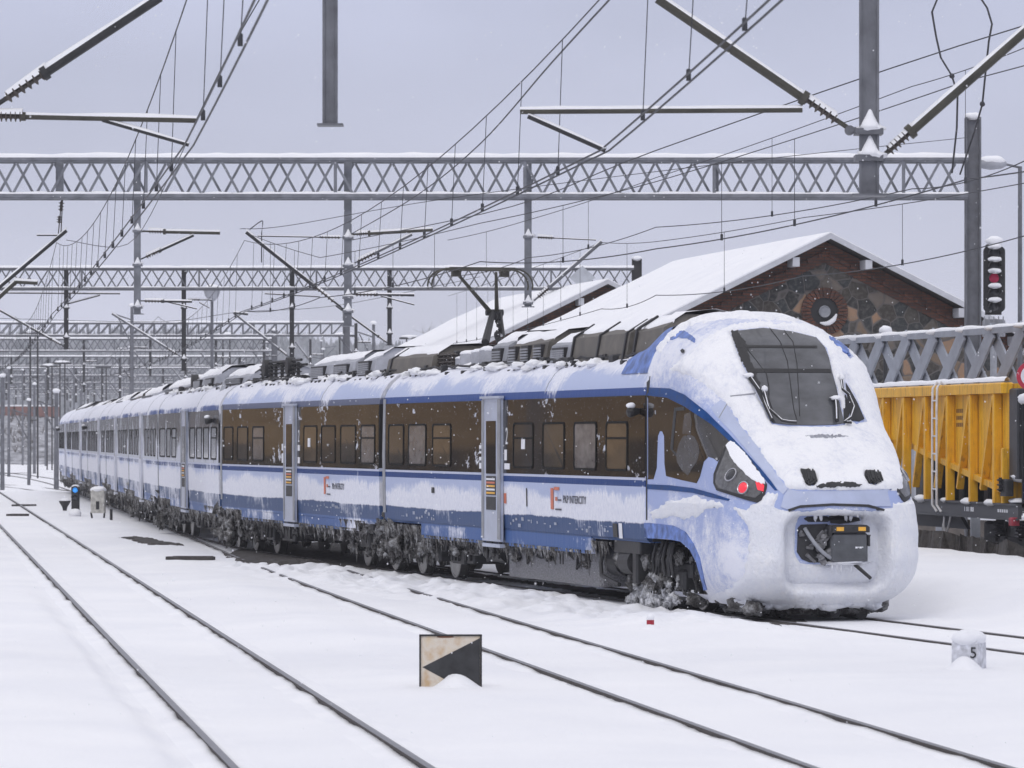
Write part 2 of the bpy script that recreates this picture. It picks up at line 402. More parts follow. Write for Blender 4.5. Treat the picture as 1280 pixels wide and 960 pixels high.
# ---------------------------------------------------------------- rails: each track a structure holding its two rails
def offset(line, d):
    o = []
    for i, p in enumerate(line):
        t = (line[min(i+1, len(line)-1)]-line[max(i-1, 0)]).normalized(); o.append(p+Vector((-t.y, t.x, 0))*d)
    return o
def rail(mb, line):
    prof = [(-.035, -.09, 0), (-.036, -.018, 0), (-.033, -.004, 1), (-.024, 0, 1), (.024, 0, 1), (.033, -.004, 1), (.036, -.018, 0), (.035, -.09, 0)]
    n = len(prof); vs = []; fs = []; ms = []
    for i, p in enumerate(line):
        t = (line[min(i+1, len(line)-1)]-line[max(i-1, 0)]).normalized(); s = Vector((-t.y, t.x, 0))
        for a, z, _ in prof: vs.append(p+s*a+Vector((0, 0, z)))
    o = len(mb.v); mb.v += [tuple(v) for v in vs]
    for i in range(len(line)-1):
        for j in range(n-1):
            mb.f.append((o+i*n+j, o+i*n+j+1, o+(i+1)*n+j+1, o+(i+1)*n+j)); mb.m.append(1 if prof[j][2] and prof[j+1][2] else 0)
def rail_snow(mb, line, seed):
    for s in (-1, 1):
        vs = []; st = []; acc = 0
        for p, q in zip(line, line[1:]):
            if p.y < 20 or p.y > 130: continue
            k = max(1, int((q-p).length/.22)); t = (q-p).normalized(); nn_ = Vector((-t.y, t.x, 0))*s
            for i in range(k):
                c = p+(q-p)*(i/k); a = noise.fractal(Vector((c.x*.55, c.y*.55, seed+s)), .9, 2, 4); w_ = .036+.02*max(0, -a-.12)
                zz = -.030+.024*a; g0 = float(0)
                st.append((c, nn_, w_, zz))
        if len(st) < 2: continue
        X = np.array([(c+n_*.30).x for c, n_, _, _ in st]); Y = np.array([(c+n_*.30).y for c, n_, _, _ in st]); zg = gz(X, Y)
        for (c, n_, w_, zz), g in zip(st, zg):
            e = c+n_*w_; m_ = c+n_*.12; o_ = c+n_*.30
            vs += [(e.x, e.y, -.09), (e.x, e.y, min(zz, -.003)), (m_.x, m_.y, min(max(zz*.6-.02, g-.01), .0)), (o_.x, o_.y, g-.006)]
        fs = [(i*4+j, i*4+j+1, i*4+5+j, i*4+4+j) for i in range(len(st)-1) for j in range(3)]
        mb.add(vs, [f if s < 0 else f[::-1] for f in fs])
mbs = MB()
for key in 'abcd':
    for sgn in (-1, 1): rail_snow(mbs, offset(LINES[key], sgn*.7535), ord(key)+sgn*3)
tag(mbs.build('rail_snow', M_snow, None, True), 'crusty snow banked against the rails', None, None, 'stuff')
# trampled, rutted snow between the middle track and the leading carriage
vs = []; NA_, NB_ = 440, 44
for i in range(NA_+1):
    Y = 56+30*i/NA_; xc = at_line('c', Y)
    for j in range(NB_+1): vs.append((xc-4.3+3.1*j/NB_, Y))
X = np.array([v[0] for v in vs]); Y = np.array([v[1] for v in vs]); ii_ = np.repeat(np.arange(NA_+1), NB_+1); jj_ = np.tile(np.arange(NB_+1), NA_+1)
edge = np.minimum(np.minimum(ii_, NA_-ii_)/30, np.minimum(jj_, NB_-jj_)/9); edge = np.clip(edge, 0, 1)
dens = np.clip(fnoise(X*.25, Y*.12, 91, 3)*3+.55, 0, 1)
zz = gz(X, Y)+edge*dens*(.16*np.clip(fnoise(X*2.2, Y*1.1, 93, 4), -.35, .5)+.09*np.clip(fnoise(X*6, Y*3.4, 95, 3), -.3, .5))+.02*edge-.015*(1-edge)
mbs = MB(); mbs.add([(a, b, c) for a, b, c in zip(X, Y, zz)], [(i*(NB_+1)+j, i*(NB_+1)+j+1, (i+1)*(NB_+1)+j+1, (i+1)*(NB_+1)+j) for i in range(NA_) for j in range(NB_)])
tag(mbs.build('trampled_snow', M_snow, None, True), 'trampled rutted snow beside the leading carriage', None, None, 'stuff')
for key, lab in (('a', 'bare railway track running diagonally across the lower left snow'), ('b', 'railway track passing behind the arrow board and under the train'),
                 ('c', 'railway track the passenger train stands on'), ('d', 'railway track under the yellow wagon')):
    t = thing('railway_track', (0, 0, 0), lab, None); t['kind'] = 'structure'
    for sgn in (-1, 1):
        mb = MB(); rail(mb, offset(LINES[key], sgn*.7535)); mb.build('rail', [M_railside, M_railtop], t)
# far yard tracks curving off to the left
for pts in ([(-24, 172), (-34, 205), (-40, 228), (-52, 246), (-80, 262)], [(-22, 204), (-27, 226), (-34, 244), (-48, 262), (-74, 282)], [(-60, 290), (-40, 300), (-26, 330), (-24, 420)]):
    t = thing('railway_track', (0, 0, 0), 'distant yard track curving away through the snow on the left', None); t['kind'] = 'structure'
    ln = catmull(pts)
    for sgn in (-1, 1):
        mb = MB(); rail(mb, offset(ln, sgn*.7535)); mb.build('rail', [M_railside, M_railtop], t)

# ---------------------------------------------------------------- bare oily ballast and point rodding near the turnout
def ground_patch(name, pts, seed, mat, lift=.02, lump=.03):
    pts = [G(*p) for p in pts]; dense = []
    for p, q in zip(pts, pts[1:]+pts[:1]):
        k = max(2, int((q-p).length/.12))
        for i in range(k):
            c = p+(q-p)*(i/k); dense.append(c)
    cx = sum((p for p in dense), Vector())/len(dense)
    ring = []
    for i, c in enumerate(dense):
        j = 1+.10*noise.fractal(Vector((c.x*2.2, c.y*1.1, seed)), 1, 2, 4)*2
        ring.append(cx+(c-cx)*j)
    pv = [(p.x, p.y) for p in ring]; x0, x1 = min(p[0] for p in pv), max(p[0] for p in pv); y0, y1 = min(p[1] for p in pv), max(p[1] for p in pv)
    n = len(pv); extra = []; st = .14
    yy = y0
    while yy < y1:
        xx = x0
        while xx < x1: extra.append((xx+random.uniform(-.05, .05), yy+random.uniform(-.05, .05))); xx += st
        yy += st
    vv, ee, ff = delaunay_2d_cdt([Vector(p) for p in pv+extra], [], [list(range(n))], 1, 1e-4)[:3]
    zz = gz([v[0] for v in vv], [v[1] for v in vv]); edge = set()
    from collections import Counter
    cnt = Counter(tuple(sorted((f[i], f[(i+1) % len(f)]))) for f in ff for i in range(len(f)))
    for (a, b), c in cnt.items():
        if c == 1: edge |= {a, b}
    mb = MB(); mb.add([(v[0], v[1], zz[i]+(-.03 if i in edge else lift+random.random()*lump)) for i, v in enumerate(vv)], [tuple(f) for f in ff])
    return mb.build(name, mat)
tag(ground_patch('ballast', [(283, 689), (330, 683), (352, 676), (420, 681), (478, 690), (520, 702), (560, 715), (470, 711), (405, 705), (365, 706), (310, 703)], 3, M_ballast), 'oily dark ballast showing through snow beneath the train at the points', None, None, 'stuff')
tag(ground_patch('ballast', [(150, 672), (170, 672), (228, 681), (190, 683)], 5, M_ballast), 'strip of dark ballast left of the train points', None, None, 'stuff')
tag(ground_patch('ballast', [(520, 712), (640, 726), (760, 744), (860, 764), (960, 778), (1030, 778), (880, 752), (760, 735), (640, 722), (560, 708)], 8, M_ballast, .0, .02), 'dark strip of ballast between the rails under the leading carriage', None, None, 'stuff')
for px, py, L in ((238, 699, .5), (30, 631, .45), (22, 643, .35)):
    g = G(px, py); z = float(gz(g.x, g.y)); mb = MB()
    mb.bar((g.x-L, g.y+.1, z+.03), (g.x+L, g.y-.1, z+.03), .22, .08, side=(0, 1, 0)); mb.bar((g.x-L*.8, g.y+.5, z+.04), (g.x+L*.9, g.y+.4, z+.04), .08, .06, side=(0, 1, 0))
    o = mb.build('timber_sleeper', M_ballast)
    tag(o, {238: 'dark timber lying on the snow near the train points', 30: 'dark sleeper end poking from snow beyond the left track', 22: 'dark sleeper end in snow nearest the left picture edge'}[px], 'sleeper', 'dark timbers poking from the snow')
# ================================================================= the passenger train
A0, TF, FARV, _ = car_frame(0)
train = thing('passenger_train', A0, 'long light blue electric multiple unit caked in frozen snow, standing on the yard track', 'train')
M_liv = {0: livery('frosted_livery', .40, .45), 1: livery('frosted_livery_second', .46, .6, False), 2: livery('snowed_livery', .68, 1.25), 3: livery('heavily_snowed_livery', .74, 1.35)}
M_band = {0: band_mat('side_glazing', .22), 1: band_mat('side_glazing_second', .28, (.035, .026, .015)), 2: band_mat('frosted_glazing', .52, (.03, .03, .035)), 3: band_mat('snowed_glazing', .66, (.03, .03, .035))}
M_pale = simple('pale_lavender_paint', (.42, .47, .63), .4, 0, .08, 4, .05)
M_door = simple('silver_door_paint', (.45, .49, .60), .35, .1, .10, 3, .05)
M_blue = simple('dark_blue_paint', (.008, .055, .20), .4, 0, .25, 8, .05, .14)
M_bluefr = simple('frosted_blue_paint', (.13, .20, .46), .5, 0, .5, 7, .2, .15)
M_snowdoor = simple('frosted_door', (.60, .62, .70), .6, 0, .15, 3, .2)
M_white = simple('white_marking', (.75, .76, .80), .5, 0, .05, 9, 0)
M_orange = simple('orange_marking', (.58, .17, .10), .5, 0, .15, 9, 0)
M_yellow = simple('amber_marking', (.75, .40, .05), .5, 0, .15, 9, 0)
M_darktxt = simple('dark_lettering', (.05, .055, .08), .5, 0, .05, 9, 0)
M_rimgl = simple('window_gasket', (.010, .009, .008), .8, 0, .3, 12, 0); M_rimgl.node_tree.nodes['Principled BSDF'].inputs['Specular IOR Level'].default_value = .15
M_pane = glass('window_pane', (.060, .050, .040), .05, .75)
M_pane_d = glass('dark_window_pane', (.028, .026, .025), .06, .5); M_panes = [M_pane, glass('blind_drawn_pane', (.16, .15, .15), .12, .6), glass('brown_reflection_pane', (.10, .072, .045), .05, .7), M_pane_d]  # brown pane tones stand in for reflections in the glass
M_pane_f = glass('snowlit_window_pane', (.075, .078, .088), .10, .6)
HB = 1.41
# half section from skirt up over the roof: (v, w)
def section(skirt):
    h = [(1.33, skirt), (1.38, skirt+.05), (1.40, 1.27), (1.41, 1.90), (1.41, 2.4), (1.40, 3.17), (1.385, 3.29), (1.33, 3.42), (1.22, 3.58), (1.05, 3.72), (.80, 3.83), (.45, 3.90)]
    return [(v, w_) for v, w_ in h]+[(-v, w_) for v, w_ in reversed(h)]
def extrude(mb, sec, xs, m=0):
    n = len(sec); vs = [(x, -v, z) for x in xs for v, z in sec]
    fs = [(i*n+j, i*n+(j+1) % n, (i+1)*n+(j+1) % n, (i+1)*n+j) for i in range(len(xs)-1) for j in range(n)]
    fs += [tuple(range(n-1, -1, -1)), tuple(range((len(xs)-1)*n, len(xs)*n))]
    mb.add(vs, fs, m)
def xat(k, px, v=0.0):
    """position along carriage k where the camera-side face meets this column of the photograph"""
    a, b = SIDE[k], SIDE[k+1]; d = b-a; uu = (px-640)/F
    if v: s_ = d.normalized(); a = a+Vector((s_.y, -s_.x, 0))*(v+1.41)   # v: across, -1.41 is the camera side
    tau = (uu*a.y-a.x)/(d.x-uu*d.y); return -tau*d.length
def vside(z):
    for (v0, z0), (v1, z1) in zip(section(.9), section(.9)[1:12]):
        if z0 <= z <= z1: return v0+(v1-v0)*(z-z0)/(z1-z0)
    return HB
def plate(mb, x0, x1, z0, z1, th, m=0, sgn=1, base=0.0, curve=True):
    """a thin plate on the carriage side following its slight lean"""
    v0, v1 = (vside(z0), vside(z1)) if curve else (HB, HB); zs = [z0, (z0+z1)/2, z1]; xs = sorted((x0, x1))
    vs = []
    for t in (base, base+th):
        for z in zs:
            v = (vside(z) if curve else HB)+t
            for x in xs: vs.append((x, -sgn*v, z))
    fs = [(0, 2, 3, 1), (2, 4, 5, 3), (6, 7, 9, 8), (8, 9, 11, 10), (0, 1, 7, 6), (4, 10, 11, 5), (0, 6, 8, 2), (2, 8, 10, 4), (1, 3, 9, 7), (3, 5, 11, 9)]
    mb.add(vs, fs if sgn > 0 else [f[::-1] for f in fs], m)
def rrect(x0, x1, z0, z1, r, n=4):
    o = []
    for cx, cz, a0 in ((x1-r, z1-r, 0), (x0+r, z1-r, 90), (x0+r, z0+r, 180), (x1-r, z0+r, 270)):
        for i in range(n+1):
            a = R(a0+90*i/n); o.append((cx+r*math.cos(a), cz+r*math.sin(a)))
    return o
def window_mesh(x0, x1, z0, z1, base, hopper=False, rim=.035):
    """gasket ring proud of the band with a set-back pane"""
    mb = MB(); x0, x1 = sorted((x0, x1)); a = rrect(x0, x1, z0, z1, .09); b = rrect(x0+rim, x1-rim, z0+rim, z1-rim, .065); n = len(a)
    f = lambda p, t: (p[0], -(vside(p[1])+t), p[1])
    vs = [f(p, base) for p in a]+[f(p, base+.014) for p in a]+[f(p, base+.014) for p in b]+[f(p, base+.003) for p in b]
    fs = []
    for r in (0, n, 2*n): fs += [(r+i, r+(i+1) % n, r+n+(i+1) % n, r+n+i) for i in range(n)]
    mb.add(vs, fs, 0); mb.add([f(p, base+.003) for p in b], [tuple(range(n))], 1)
    if hopper:
        zz = z0+(z1-z0)*.66
        plate(mb, x0+rim, x1-rim, zz-.015, zz+.015, .012, 0, 1, base+.003)
    return mb
def text_mesh(name, s, size, mat, parent, x, z, k_off=.012, sx=1.0, flip=False):
    c = bpy.data.curves.new(name, 'FONT'); c.body = s; c.size = size; c.extrude = .002
    tmp = bpy.data.objects.new(name, c); me = bpy.data.meshes.new_from_object(tmp); bpy.data.objects.remove(tmp); bpy.data.curves.remove(c)
    me.materials.clear(); me.materials.append(mat)
    for v in me.vertices:
        X, Z, D = v.co.x*sx, v.co.y, v.co.z
        # local x runs forward; read from the camera side it must run to the right, which is forward too
        v.co = (x+X, -(vside(z+Z)+k_off+D+.002), z+Z)
    return link(name, me, parent, True)

def wheel(mb, x, y, r=.44, out=-1):
    mb.lathe([(-.07, r*.55), (-.07, r*.93), (-.02, r*.96), (.02, r*.965), (.055, r*.975), (.06, r*1.03), (.09, r*1.02), (.10, r*.55)], (x, y, r), (0, -out, 0), 28, 0)
    mb.lathe([(-.078, r*.86), (-.086, r*.88), (-.086, r*.955), (-.07, r*.97)], (x, y, r), (0, -out, 0), 28, 1)
def bogie(parent, xc, seed, wb=2.5):
    rnd = random.Random(seed)
    e = bpy.data.objects.new('bogie', None); C.objects.link(e); e.parent = parent; e.location = (xc, 0, 0)
    mb = MB()
    for y in (-1.02, 1.02):
        mb.bbox((-wb/2-.35, y-.09, .50), (wb/2+.35, y+.09, .72), .03); mb.bbox((-.45, y-.14, .42), (.45, y+.14, .86), .04)
        for sx in (-1, 1):
            mb.bbox((sx*wb/2-.17, y-.15, .32), (sx*wb/2+.17, y+.15, .62), .04)
            mb.tube((sx*(wb/2-.42), y, .46), (sx*(wb/2-.42), y, .92), .10, n=10)
            for q in range(4): mb.tube((sx*(wb/2-.42), y, .50+q*.1), (sx*(wb/2-.42), y, .545+q*.1), .125, n=10)
            mb.tube((sx*.75, y-.05, .60), (sx*.35, y-.08, .95), .045, n=8); mb.bbox((sx*.9-.12, y-.2, .70), (sx*.9+.12, y+.05, .96), .02)
    mb.box((-.5, -1.0, .45), (.5, 1.0, .7)); mb.box((-wb/2-.3, -.95, .62), (wb/2+.3, .95, .95))
    mb.build('bogie_frame', M_dark, e, local=True)
    for sx in (-1, 1):
        mb = MB()
        for y in (-.75, .75): wheel(mb, sx*wb/2, y, .44, -1 if y < 0 else 1)
        mb.tube((sx*wb/2, -.75, .44), (sx*wb/2, .75, .44), .09)
        mb.build('wheelset', [M_wheel, M_rim], e, True, True).data.set_sharp_from_angle(angle=R(35))
    mb = MB()
    for i in range(70):
        x = rnd.uniform(-wb/2-.6, wb/2+.6)
        mb.blob((x, -rnd.uniform(.9, 1.22), rnd.uniform(.30, .98)), rnd.uniform(.03, .11), seed+i, 1.1, 0, 10, 7, (1.3, .7, 1.1))
    for i in range(26):
        x = rnd.uniform(-wb/2-.6, wb/2+.6); y = -rnd.uniform(.95, 1.25); z = rnd.uniform(.45, .95); l = rnd.uniform(.12, .42)
        mb.tube((x, y, z), (x+rnd.uniform(-.03, .03), y, z-l), rnd.uniform(.02, .05), .006, 6)
    mb.build('ice_crust', M_ice, e, True, True)
    return e
def icicles(parent, spans, seed):
    """frozen slush hanging from the lower edge of the skirt and equipment"""
    rnd = random.Random(seed); mb = MB()
    for x0, x1, z, dens, big in spans:
        n = int(abs(x1-x0)*dens)
        for i in range(n):
            x = rnd.uniform(x0, x1); l = rnd.uniform(.03, .16)*big*(1 if rnd.random() < .85 else 2.4)
            mb.tube((x, -1.345-rnd.uniform(0, .05), z+.03), (x+rnd.uniform(-.01, .01), -1.35, z-l), rnd.uniform(.010, .024)*big**.5, .003, 5)
        for i in range(int(abs(x1-x0)*dens*.18*big)):
            x = rnd.uniform(x0, x1); mb.blob((x, -rnd.uniform(1.0, 1.3), z-rnd.uniform(.02, .22)*big), rnd.uniform(.04, .11)*big, seed*7+i, 1.1, 0, 10, 7, (1.5, .7, .8))
    return mb.build('icicles', M_ice, parent, True, True)
def under_gear(parent, x0, x1, seed, bottom=.30):
    """equipment boxes, pipes and reservoirs under the floor, then crusted slush over them"""
    rnd = random.Random(seed); mb = MB(); x = min(x0, x1); x1 = max(x0, x1)
    while x < x1-.3:
        wd = rnd.uniform(.5, 1.5); wd = min(wd, x1-x)
        y = rnd.uniform(-1.25, -1.05); zb = rnd.uniform(bottom, bottom+.25)
        if rnd.random() < .25: mb.tube((x+.05, y+.25, .62), (x+wd-.05, y+.25, .62), .22, n=16)
        else:
            mb.bbox((x+.03, y, zb), (x+wd-.03, 1.1, .98), .03)
            for q in range(rnd.randint(1, 3)):
                xx = x+rnd.uniform(.1, max(.12, wd-.1)); mb.box((xx-.03, y-.05, zb+.05), (xx+.03, y, .95))
        if rnd.random() < .7:
            p = [(x+wd*i/5, y-.06-.05*math.sin(i*2.), rnd.uniform(zb, .85)) for i in range(6)]; mb.path(p, .025, 6)
        x += wd+rnd.uniform(.02, .18)
    mb.build('underfloor_equipment', M_dark, parent, local=True)
    mb = MB(); x = min(x0, x1)
    for i in range(int((x1-x)*13)):
        mb.blob((rnd.uniform(x, x1), -rnd.uniform(1.02, 1.26), rnd.uniform(bottom, .92)), rnd.uniform(.03, .13), seed+i*3, 1.1, 0, 10, 7, (1.6, .6, .9))
    for i in range(int((x1-x)*7)):
        xx = rnd.uniform(x, x1); z = rnd.uniform(bottom+.1, .85); l = rnd.uniform(.1, .4)
        mb.tube((xx, -rnd.uniform(1.1, 1.3), z), (xx+rnd.uniform(-.03, .03), -1.25, z-l), rnd.uniform(.015, .045), .005, 6)
    mb.build('frozen_slush', M_ice, parent, True, True)

# -------- windows and doors of each carriage, in columns of the photograph
WIN = {0: [(486, 505, 0), (511, 533, 0), (541, 564, 1), (642, 667, 1), (679, 706, 0), (718, 746, 0), (758, 785, 1)],
       1: [(280, 291.5, 0), (297, 310, 0), (316, 330, 1), (380, 396.5, 0), (402, 419.5, 0), (426, 445, 0), (451.5, 469, 1)],
       2: [(200, 207, 0), (208.5, 213.5, 0), (215, 220.5, 1), (237.5, 244, 0), (246, 252.5, 0), (254.5, 261.5, 0), (264, 271, 1)]}
DOOR = {0: (606.5, 629.5), 1: (357.5, 371.5), 2: (228.5, 235)}
DOORX = [None]*8
for k in range(8):
    if k in DOOR: DOORX[k] = (xat(k, DOOR[k][1]), xat(k, DOOR[k][0]))
    else:
        px = {3: 177.6, 4: 145.4, 5: 124.6, 6: 101.5, 7: 82.5}[k]; c = xat(k, px); DOORX[k] = (c+.5, c-.5)
cars = []
for k in range(8):
    A, t, far, L = car_frame(k); q = min(k, 3)
    car = bpy.data.objects.new('carriage', None); C.objects.link(car); car.parent = train
    car.rotation_euler = (0, 0, math.atan2(t.y, t.x)); car.location = A-A0
    cars.append(car); L2 = L-.22 if k < 7 else L-.1
    x_f = 0.0 if k == 0 else -.16
    mb = MB()
    skirt = .98 if k == 0 else .90
    nseg = 12; xs = [x_f-(L2+x_f)*i/nseg for i in range(nseg+1)]
    xs = [x_f+(-L2-x_f)*i/nseg for i in range(nseg+1)]
    extrude(mb, section(skirt), xs)
    b = mb.build('body_shell', M_liv[q], car, local=True); autosmooth(b, 28)
    # dark glazing band along the side, both sides
    mb = MB()
    for sg in (1, -1): plate(mb, x_f-.03 if k else x_f, -L2+.03, 1.955, 3.175, .006, 0, sg)
    mb.build('window_band', M_band[q], car, local=True)
    # lower skirt panel hanging below the sole bar
    mb = MB()
    s0, s1 = {0: (xat(0, 736), xat(0, 524)), 1: (xat(1, 442), xat(1, 300)), 2: (xat(2, 268), xat(2, 211))}.get(k, (-2.9, -L2+3.0))
    for sg in (1, -1): mb.box((s1, sg*1.30, .74), (s0, sg*1.372, skirt+.06))
    mb.build('skirt_panel', M_liv[q], car, local=True)
    # door: frame, leaf with glass strip, notices
    dx0, dx1 = DOORX[k]; cx = (dx0+dx1)/2; hw = abs(dx0-dx1)/2; dep = {0: .05}.get(k, .045)
    mb = MB()
    plate(mb, cx-hw, cx+hw, .80, 3.21, dep, 0, 1, .004, False); plate(mb, cx-hw-.03, cx+hw+.03, 3.21, 3.25, dep+.04, 0, 1, .004, False)
    mb.box((cx-hw+.02, -1.47, .70), (cx+hw-.02, -1.2, .76))
    plate(mb, cx+hw*.72, cx+hw+.015, .84, 3.19, .012, 1, 1, dep+.006, False)
    plate(mb, cx-hw-.015, cx-hw*.78, .84, 3.19, .008, 1, 1, dep+.006, False)
    d = mb.build('door', [M_door if k < 3 else M_snowdoor, M_grey if k < 3 else M_snowdoor], car, local=True)
    gp = MB(); plate(gp, cx-hw*.52, cx+hw*.50, 1.94, 2.83, .008, 0, 1, dep+.006, False); gp.build('door_window', M_glass_dark, car, local=True)
    if k < 3:
        gp = MB(); plate(gp, cx-hw*.5, cx+hw*.5, 1.58, 1.90, .008, 0, 1, dep+.006, False)
        for i in range(5): plate(gp, cx-hw*.46, cx+hw*.46, 1.60+i*.058, 1.632+i*.058, .004, (1, 2, 1, 3, 2)[i], 1, dep+.015, False)
        plate(gp, cx-hw*.5, cx+hw*.5, 1.33, 1.55, .008, 0, 1, dep+.006, False)
        gp.build('door_notice', [M_dark, M_yellow, M_white, M_orange], car, local=True)
    # windows
    if k in WIN: wl = [(xat(k, a), xat(k, b_), h) for a, b_, h in WIN[k]]
    else:
        wl = []; x = -1.0
        while x > -L2+1.3:
            if abs(x-.5-cx) > 1.45: wl.append((x, x-1.0, len(wl) % 3 == 2))
            x -= 1.62
    for wi, (a, b_, h) in enumerate(wl):
        mb = window_mesh(a, b_, 2.04, 2.80, .007, h); mb.build('window', [M_rimgl, M_panes[(wi*5+k*3) % 4] if k < 2 else (M_pane_f, M_pane_d)[(wi+k) % 2]], car, local=True)
    # inter-car gap: dark bellows and a bright corner strip
    if k < 7:
        mb = MB(); sec = [(v*.955, max(z, 1.0)*.985 if z > 1.2 else z+.05) for v, z in section(.9)]
        for i in range(5): extrude(mb, [(v*(1-.012*(i % 2)), z) for v, z in sec], [-L2+.02-i*.075, -L2-.05-i*.075])
        mb.build('gangway_bellows', M_black, car, local=True)
        mb = MB(); plate(mb, -L2+(.17 if k < 2 else .06), -L2-.02, 1.15, 3.27, .012, 0, 1, .008); mb.build('end_strip', M_grey, car, local=True)
    # bogies, underfloor gear, ice
    b1 = -2.6 if k else -.25; b2 = -L+2.2 if k == 0 else -L+2.7
    for i, xb in enumerate((b1, b2)): bogie(car, xb, 100+k*10+i)
    under_gear(car, b1-1.95, b2+1.95, 40+k)
    icicles(car, [(s0, s1, .76, 26, 1.0), (b1-1.5, b1+1.0 if k else s0, .92, 12, 1.4), (s1, -L2, .92, 14, 1.6)], 60+k)
    # coupling gear and frozen lumps hanging between the carriages
    if k < 7:
        mb = MB(); rnd = random.Random(300+k)
        for i in range(56): mb.blob((-L+rnd.uniform(-.75, .75), -rnd.uniform(.75, 1.33), rnd.uniform(.30, 1.12)), rnd.uniform(.05, .17), 900+k*40+i, 1.1, 0, 12, 8, (1, .7, 1.1))
        mb.bbox((-L-.5, -1.1, .55), (-L+.5, 1.0, .95), .04); mb.bbox((-L-.42, -1.3, .95), (-L-.1, -.9, 1.12), .03)
        mb.build('coupling_ice', M_ice, car, True, True)
    # snow ridge on the roof centre line
    mb = MB(); n = 60; vs = []
    cols = [-.85, -.6, -.3, 0, .3, .6, .85]
    for i in range(n+1):
        x = x_f+.0+(-L2-x_f)*i/n
        for j, y in enumerate(cols):
            e = 0 if j in (0, 6) else 1
            vs.append((x, y+.12*noise.noise(Vector((x*1.2, j*4., k))), 3.80 if not e else 3.885+.05*(1-abs(y))+.06*noise.fractal(Vector((x*1.1, y*1.5, k*3.)), 1, 2, 3)))
    m7 = len(cols); mb.add(vs, [(i*m7+j, i*m7+j+1, (i+1)*m7+j+1, (i+1)*m7+j) for i in range(n) for j in range(m7-1)])
    mb.build('roof_snow', M_snow, car, True, True)
    # weld seams showing through the roof frost, camera marker lights
    mb = MB()
    for i in (2,):
        x = x_f+(-L2-x_f)*i/6
        sec = [p for p in section(.9) if p[1] > 3.2 and p[0] > 0]
        for (v0, z0), (v1, z1) in zip(sec, sec[1:]): mb.bar((x, -v0-.004, z0), (x, -v1-.004, z1+.004), .010, .008, side=(1, 0, 0))
    mb.build('roof_seam', M_greybox, car, local=True)
# tail markings and lettering on the first two carriages
car = cars[0]
for (pxs, sz, xs_) in ((704, .20, .80),):
    text_mesh('lettering', 'PKP INTERCITY', .175, M_darktxt, car, xat(0, 704), 1.51, .010, 1.12)
text_mesh('lettering', 'PKP INTERCITY', .17, M_darktxt, cars[1], xat(1, 415.5), 1.53, .010, 1.0)
for k, (a, b_), z0 in ((0, (688.5, 702), 1.40), (1, (405, 413), 1.42)):
    mb = MB(); x0, x1 = xat(k, a), xat(k, b_); wd = x1-x0
    plate(mb, x0+wd*.02, x0+wd*.26, z0, z0+.34, .006, 0, 1, .008); plate(mb, x0+wd*.34, x0+wd*.80, z0+.31, z0+.36, .006, 0, 1, .008)
    plate(mb, x0+wd*.44, x0+wd*.62, z0+.14, z0+.20, .006, 0, 1, .008)
    plate(mb, x0+wd*.44, x0+wd*.98, z0-.01, z0+.015, .006, 1, 1, .008); plate(mb, x0+wd*.70, x0+wd*.98, z0+.14, z0+.165, .006, 1, 1, .008)
    mb.build('emblem', [M_orange, M_darktxt], cars[k], local=True)
text_mesh('class_number', '2', .40, M_white, car, xat(0, 632.5), 2.44, .010, .75)
text_mesh('class_number', '2', .36, M_white, cars[1], xat(1, 373.2), 2.46, .010, .75)
mb = MB()
for a, b_, z0, z1 in ((631.5, 634.5, 2.17, 2.35), (631.5, 638, 2.02, 2.12), (600, 605.5, 2.28, 2.42), (600, 605.5, 2.02, 2.22), (652.5, 657, 2.36, 2.54)): plate(mb, xat(0, a), xat(0, b_), z0, z1, .004, 0, 1, .012)
for z in (2.32, 2.12): plate(mb, xat(0, 600.5), xat(0, 605), z, z+.04, .003, 1, 1, .017)
mb.build('window_notice', [M_white, M_darktxt], car, local=True)
mb = MB()
for a, b_, z0, z1 in ((353, 356.6, 2.28, 2.42), (353, 356.6, 2.02, 2.22), (385.5, 388.5, 2.36, 2.54), (373, 375.5, 2.28, 2.4), (373, 375.5, 2.02, 2.15)): plate(mb, xat(1, a), xat(1, b_), z0, z1, .004, 0, 1, .012)
mb.build('window_notice', M_white, cars[1], local=True)
# small white data markings along the blue sole bar
for k, spans in ((0, ((498, 541), (637, 668), (670, 700), (702, 735), (744, 762))), (1, ((378, 400), (402, 425), (427, 452)))):
    mb = MB(); rnd = random.Random(5+k)
    for a, b_ in spans:
        x0, x1 = xat(k, a), xat(k, b_); x = x0
        while x < x1:
            l = rnd.uniform(.03, .16); h = rnd.choice((.02, .03, .05, .07)); z = rnd.choice((1.07, 1.10, 1.15, 1.18))
            if rnd.random() < .62: plate(mb, x, x+l, z, z+h*.8, .003, 0, 1, .004)
            x += l+rnd.uniform(.04, .10)
    mb.build('data_marking', simple('worn_white_marking', (.34, .37, .46), .5, 0, .2, 9, 0), cars[k], local=True)
mb = MB(); plate(mb, xat(0, 773), xat(0, 777), 1.02, 1.25, .006, 0, 1, .006); plate(mb, xat(0, 765.5), xat(0, 771), 1.03, 1.24, .005, 1, 1, .006); mb.build('side_label', [M_white, M_dark], cars[0], local=True)
mb = MB(); plate(mb, xat(0, 630.5), xat(0, 632.8), 1.45, 1.62, .01, 0, 1, .006); mb.build('side_label', M_orange, cars[0], local=True)
mb = MB(); plate(mb, xat(0, 658), xat(0, 659), 1.42, 1.72, .006, 0, 1, .006); plate(mb, xat(0, 540), xat(0, 543), 1.56, 1.66, .012, 0, 1, .006); mb.build('door_release', M_dark, cars[0], local=True)
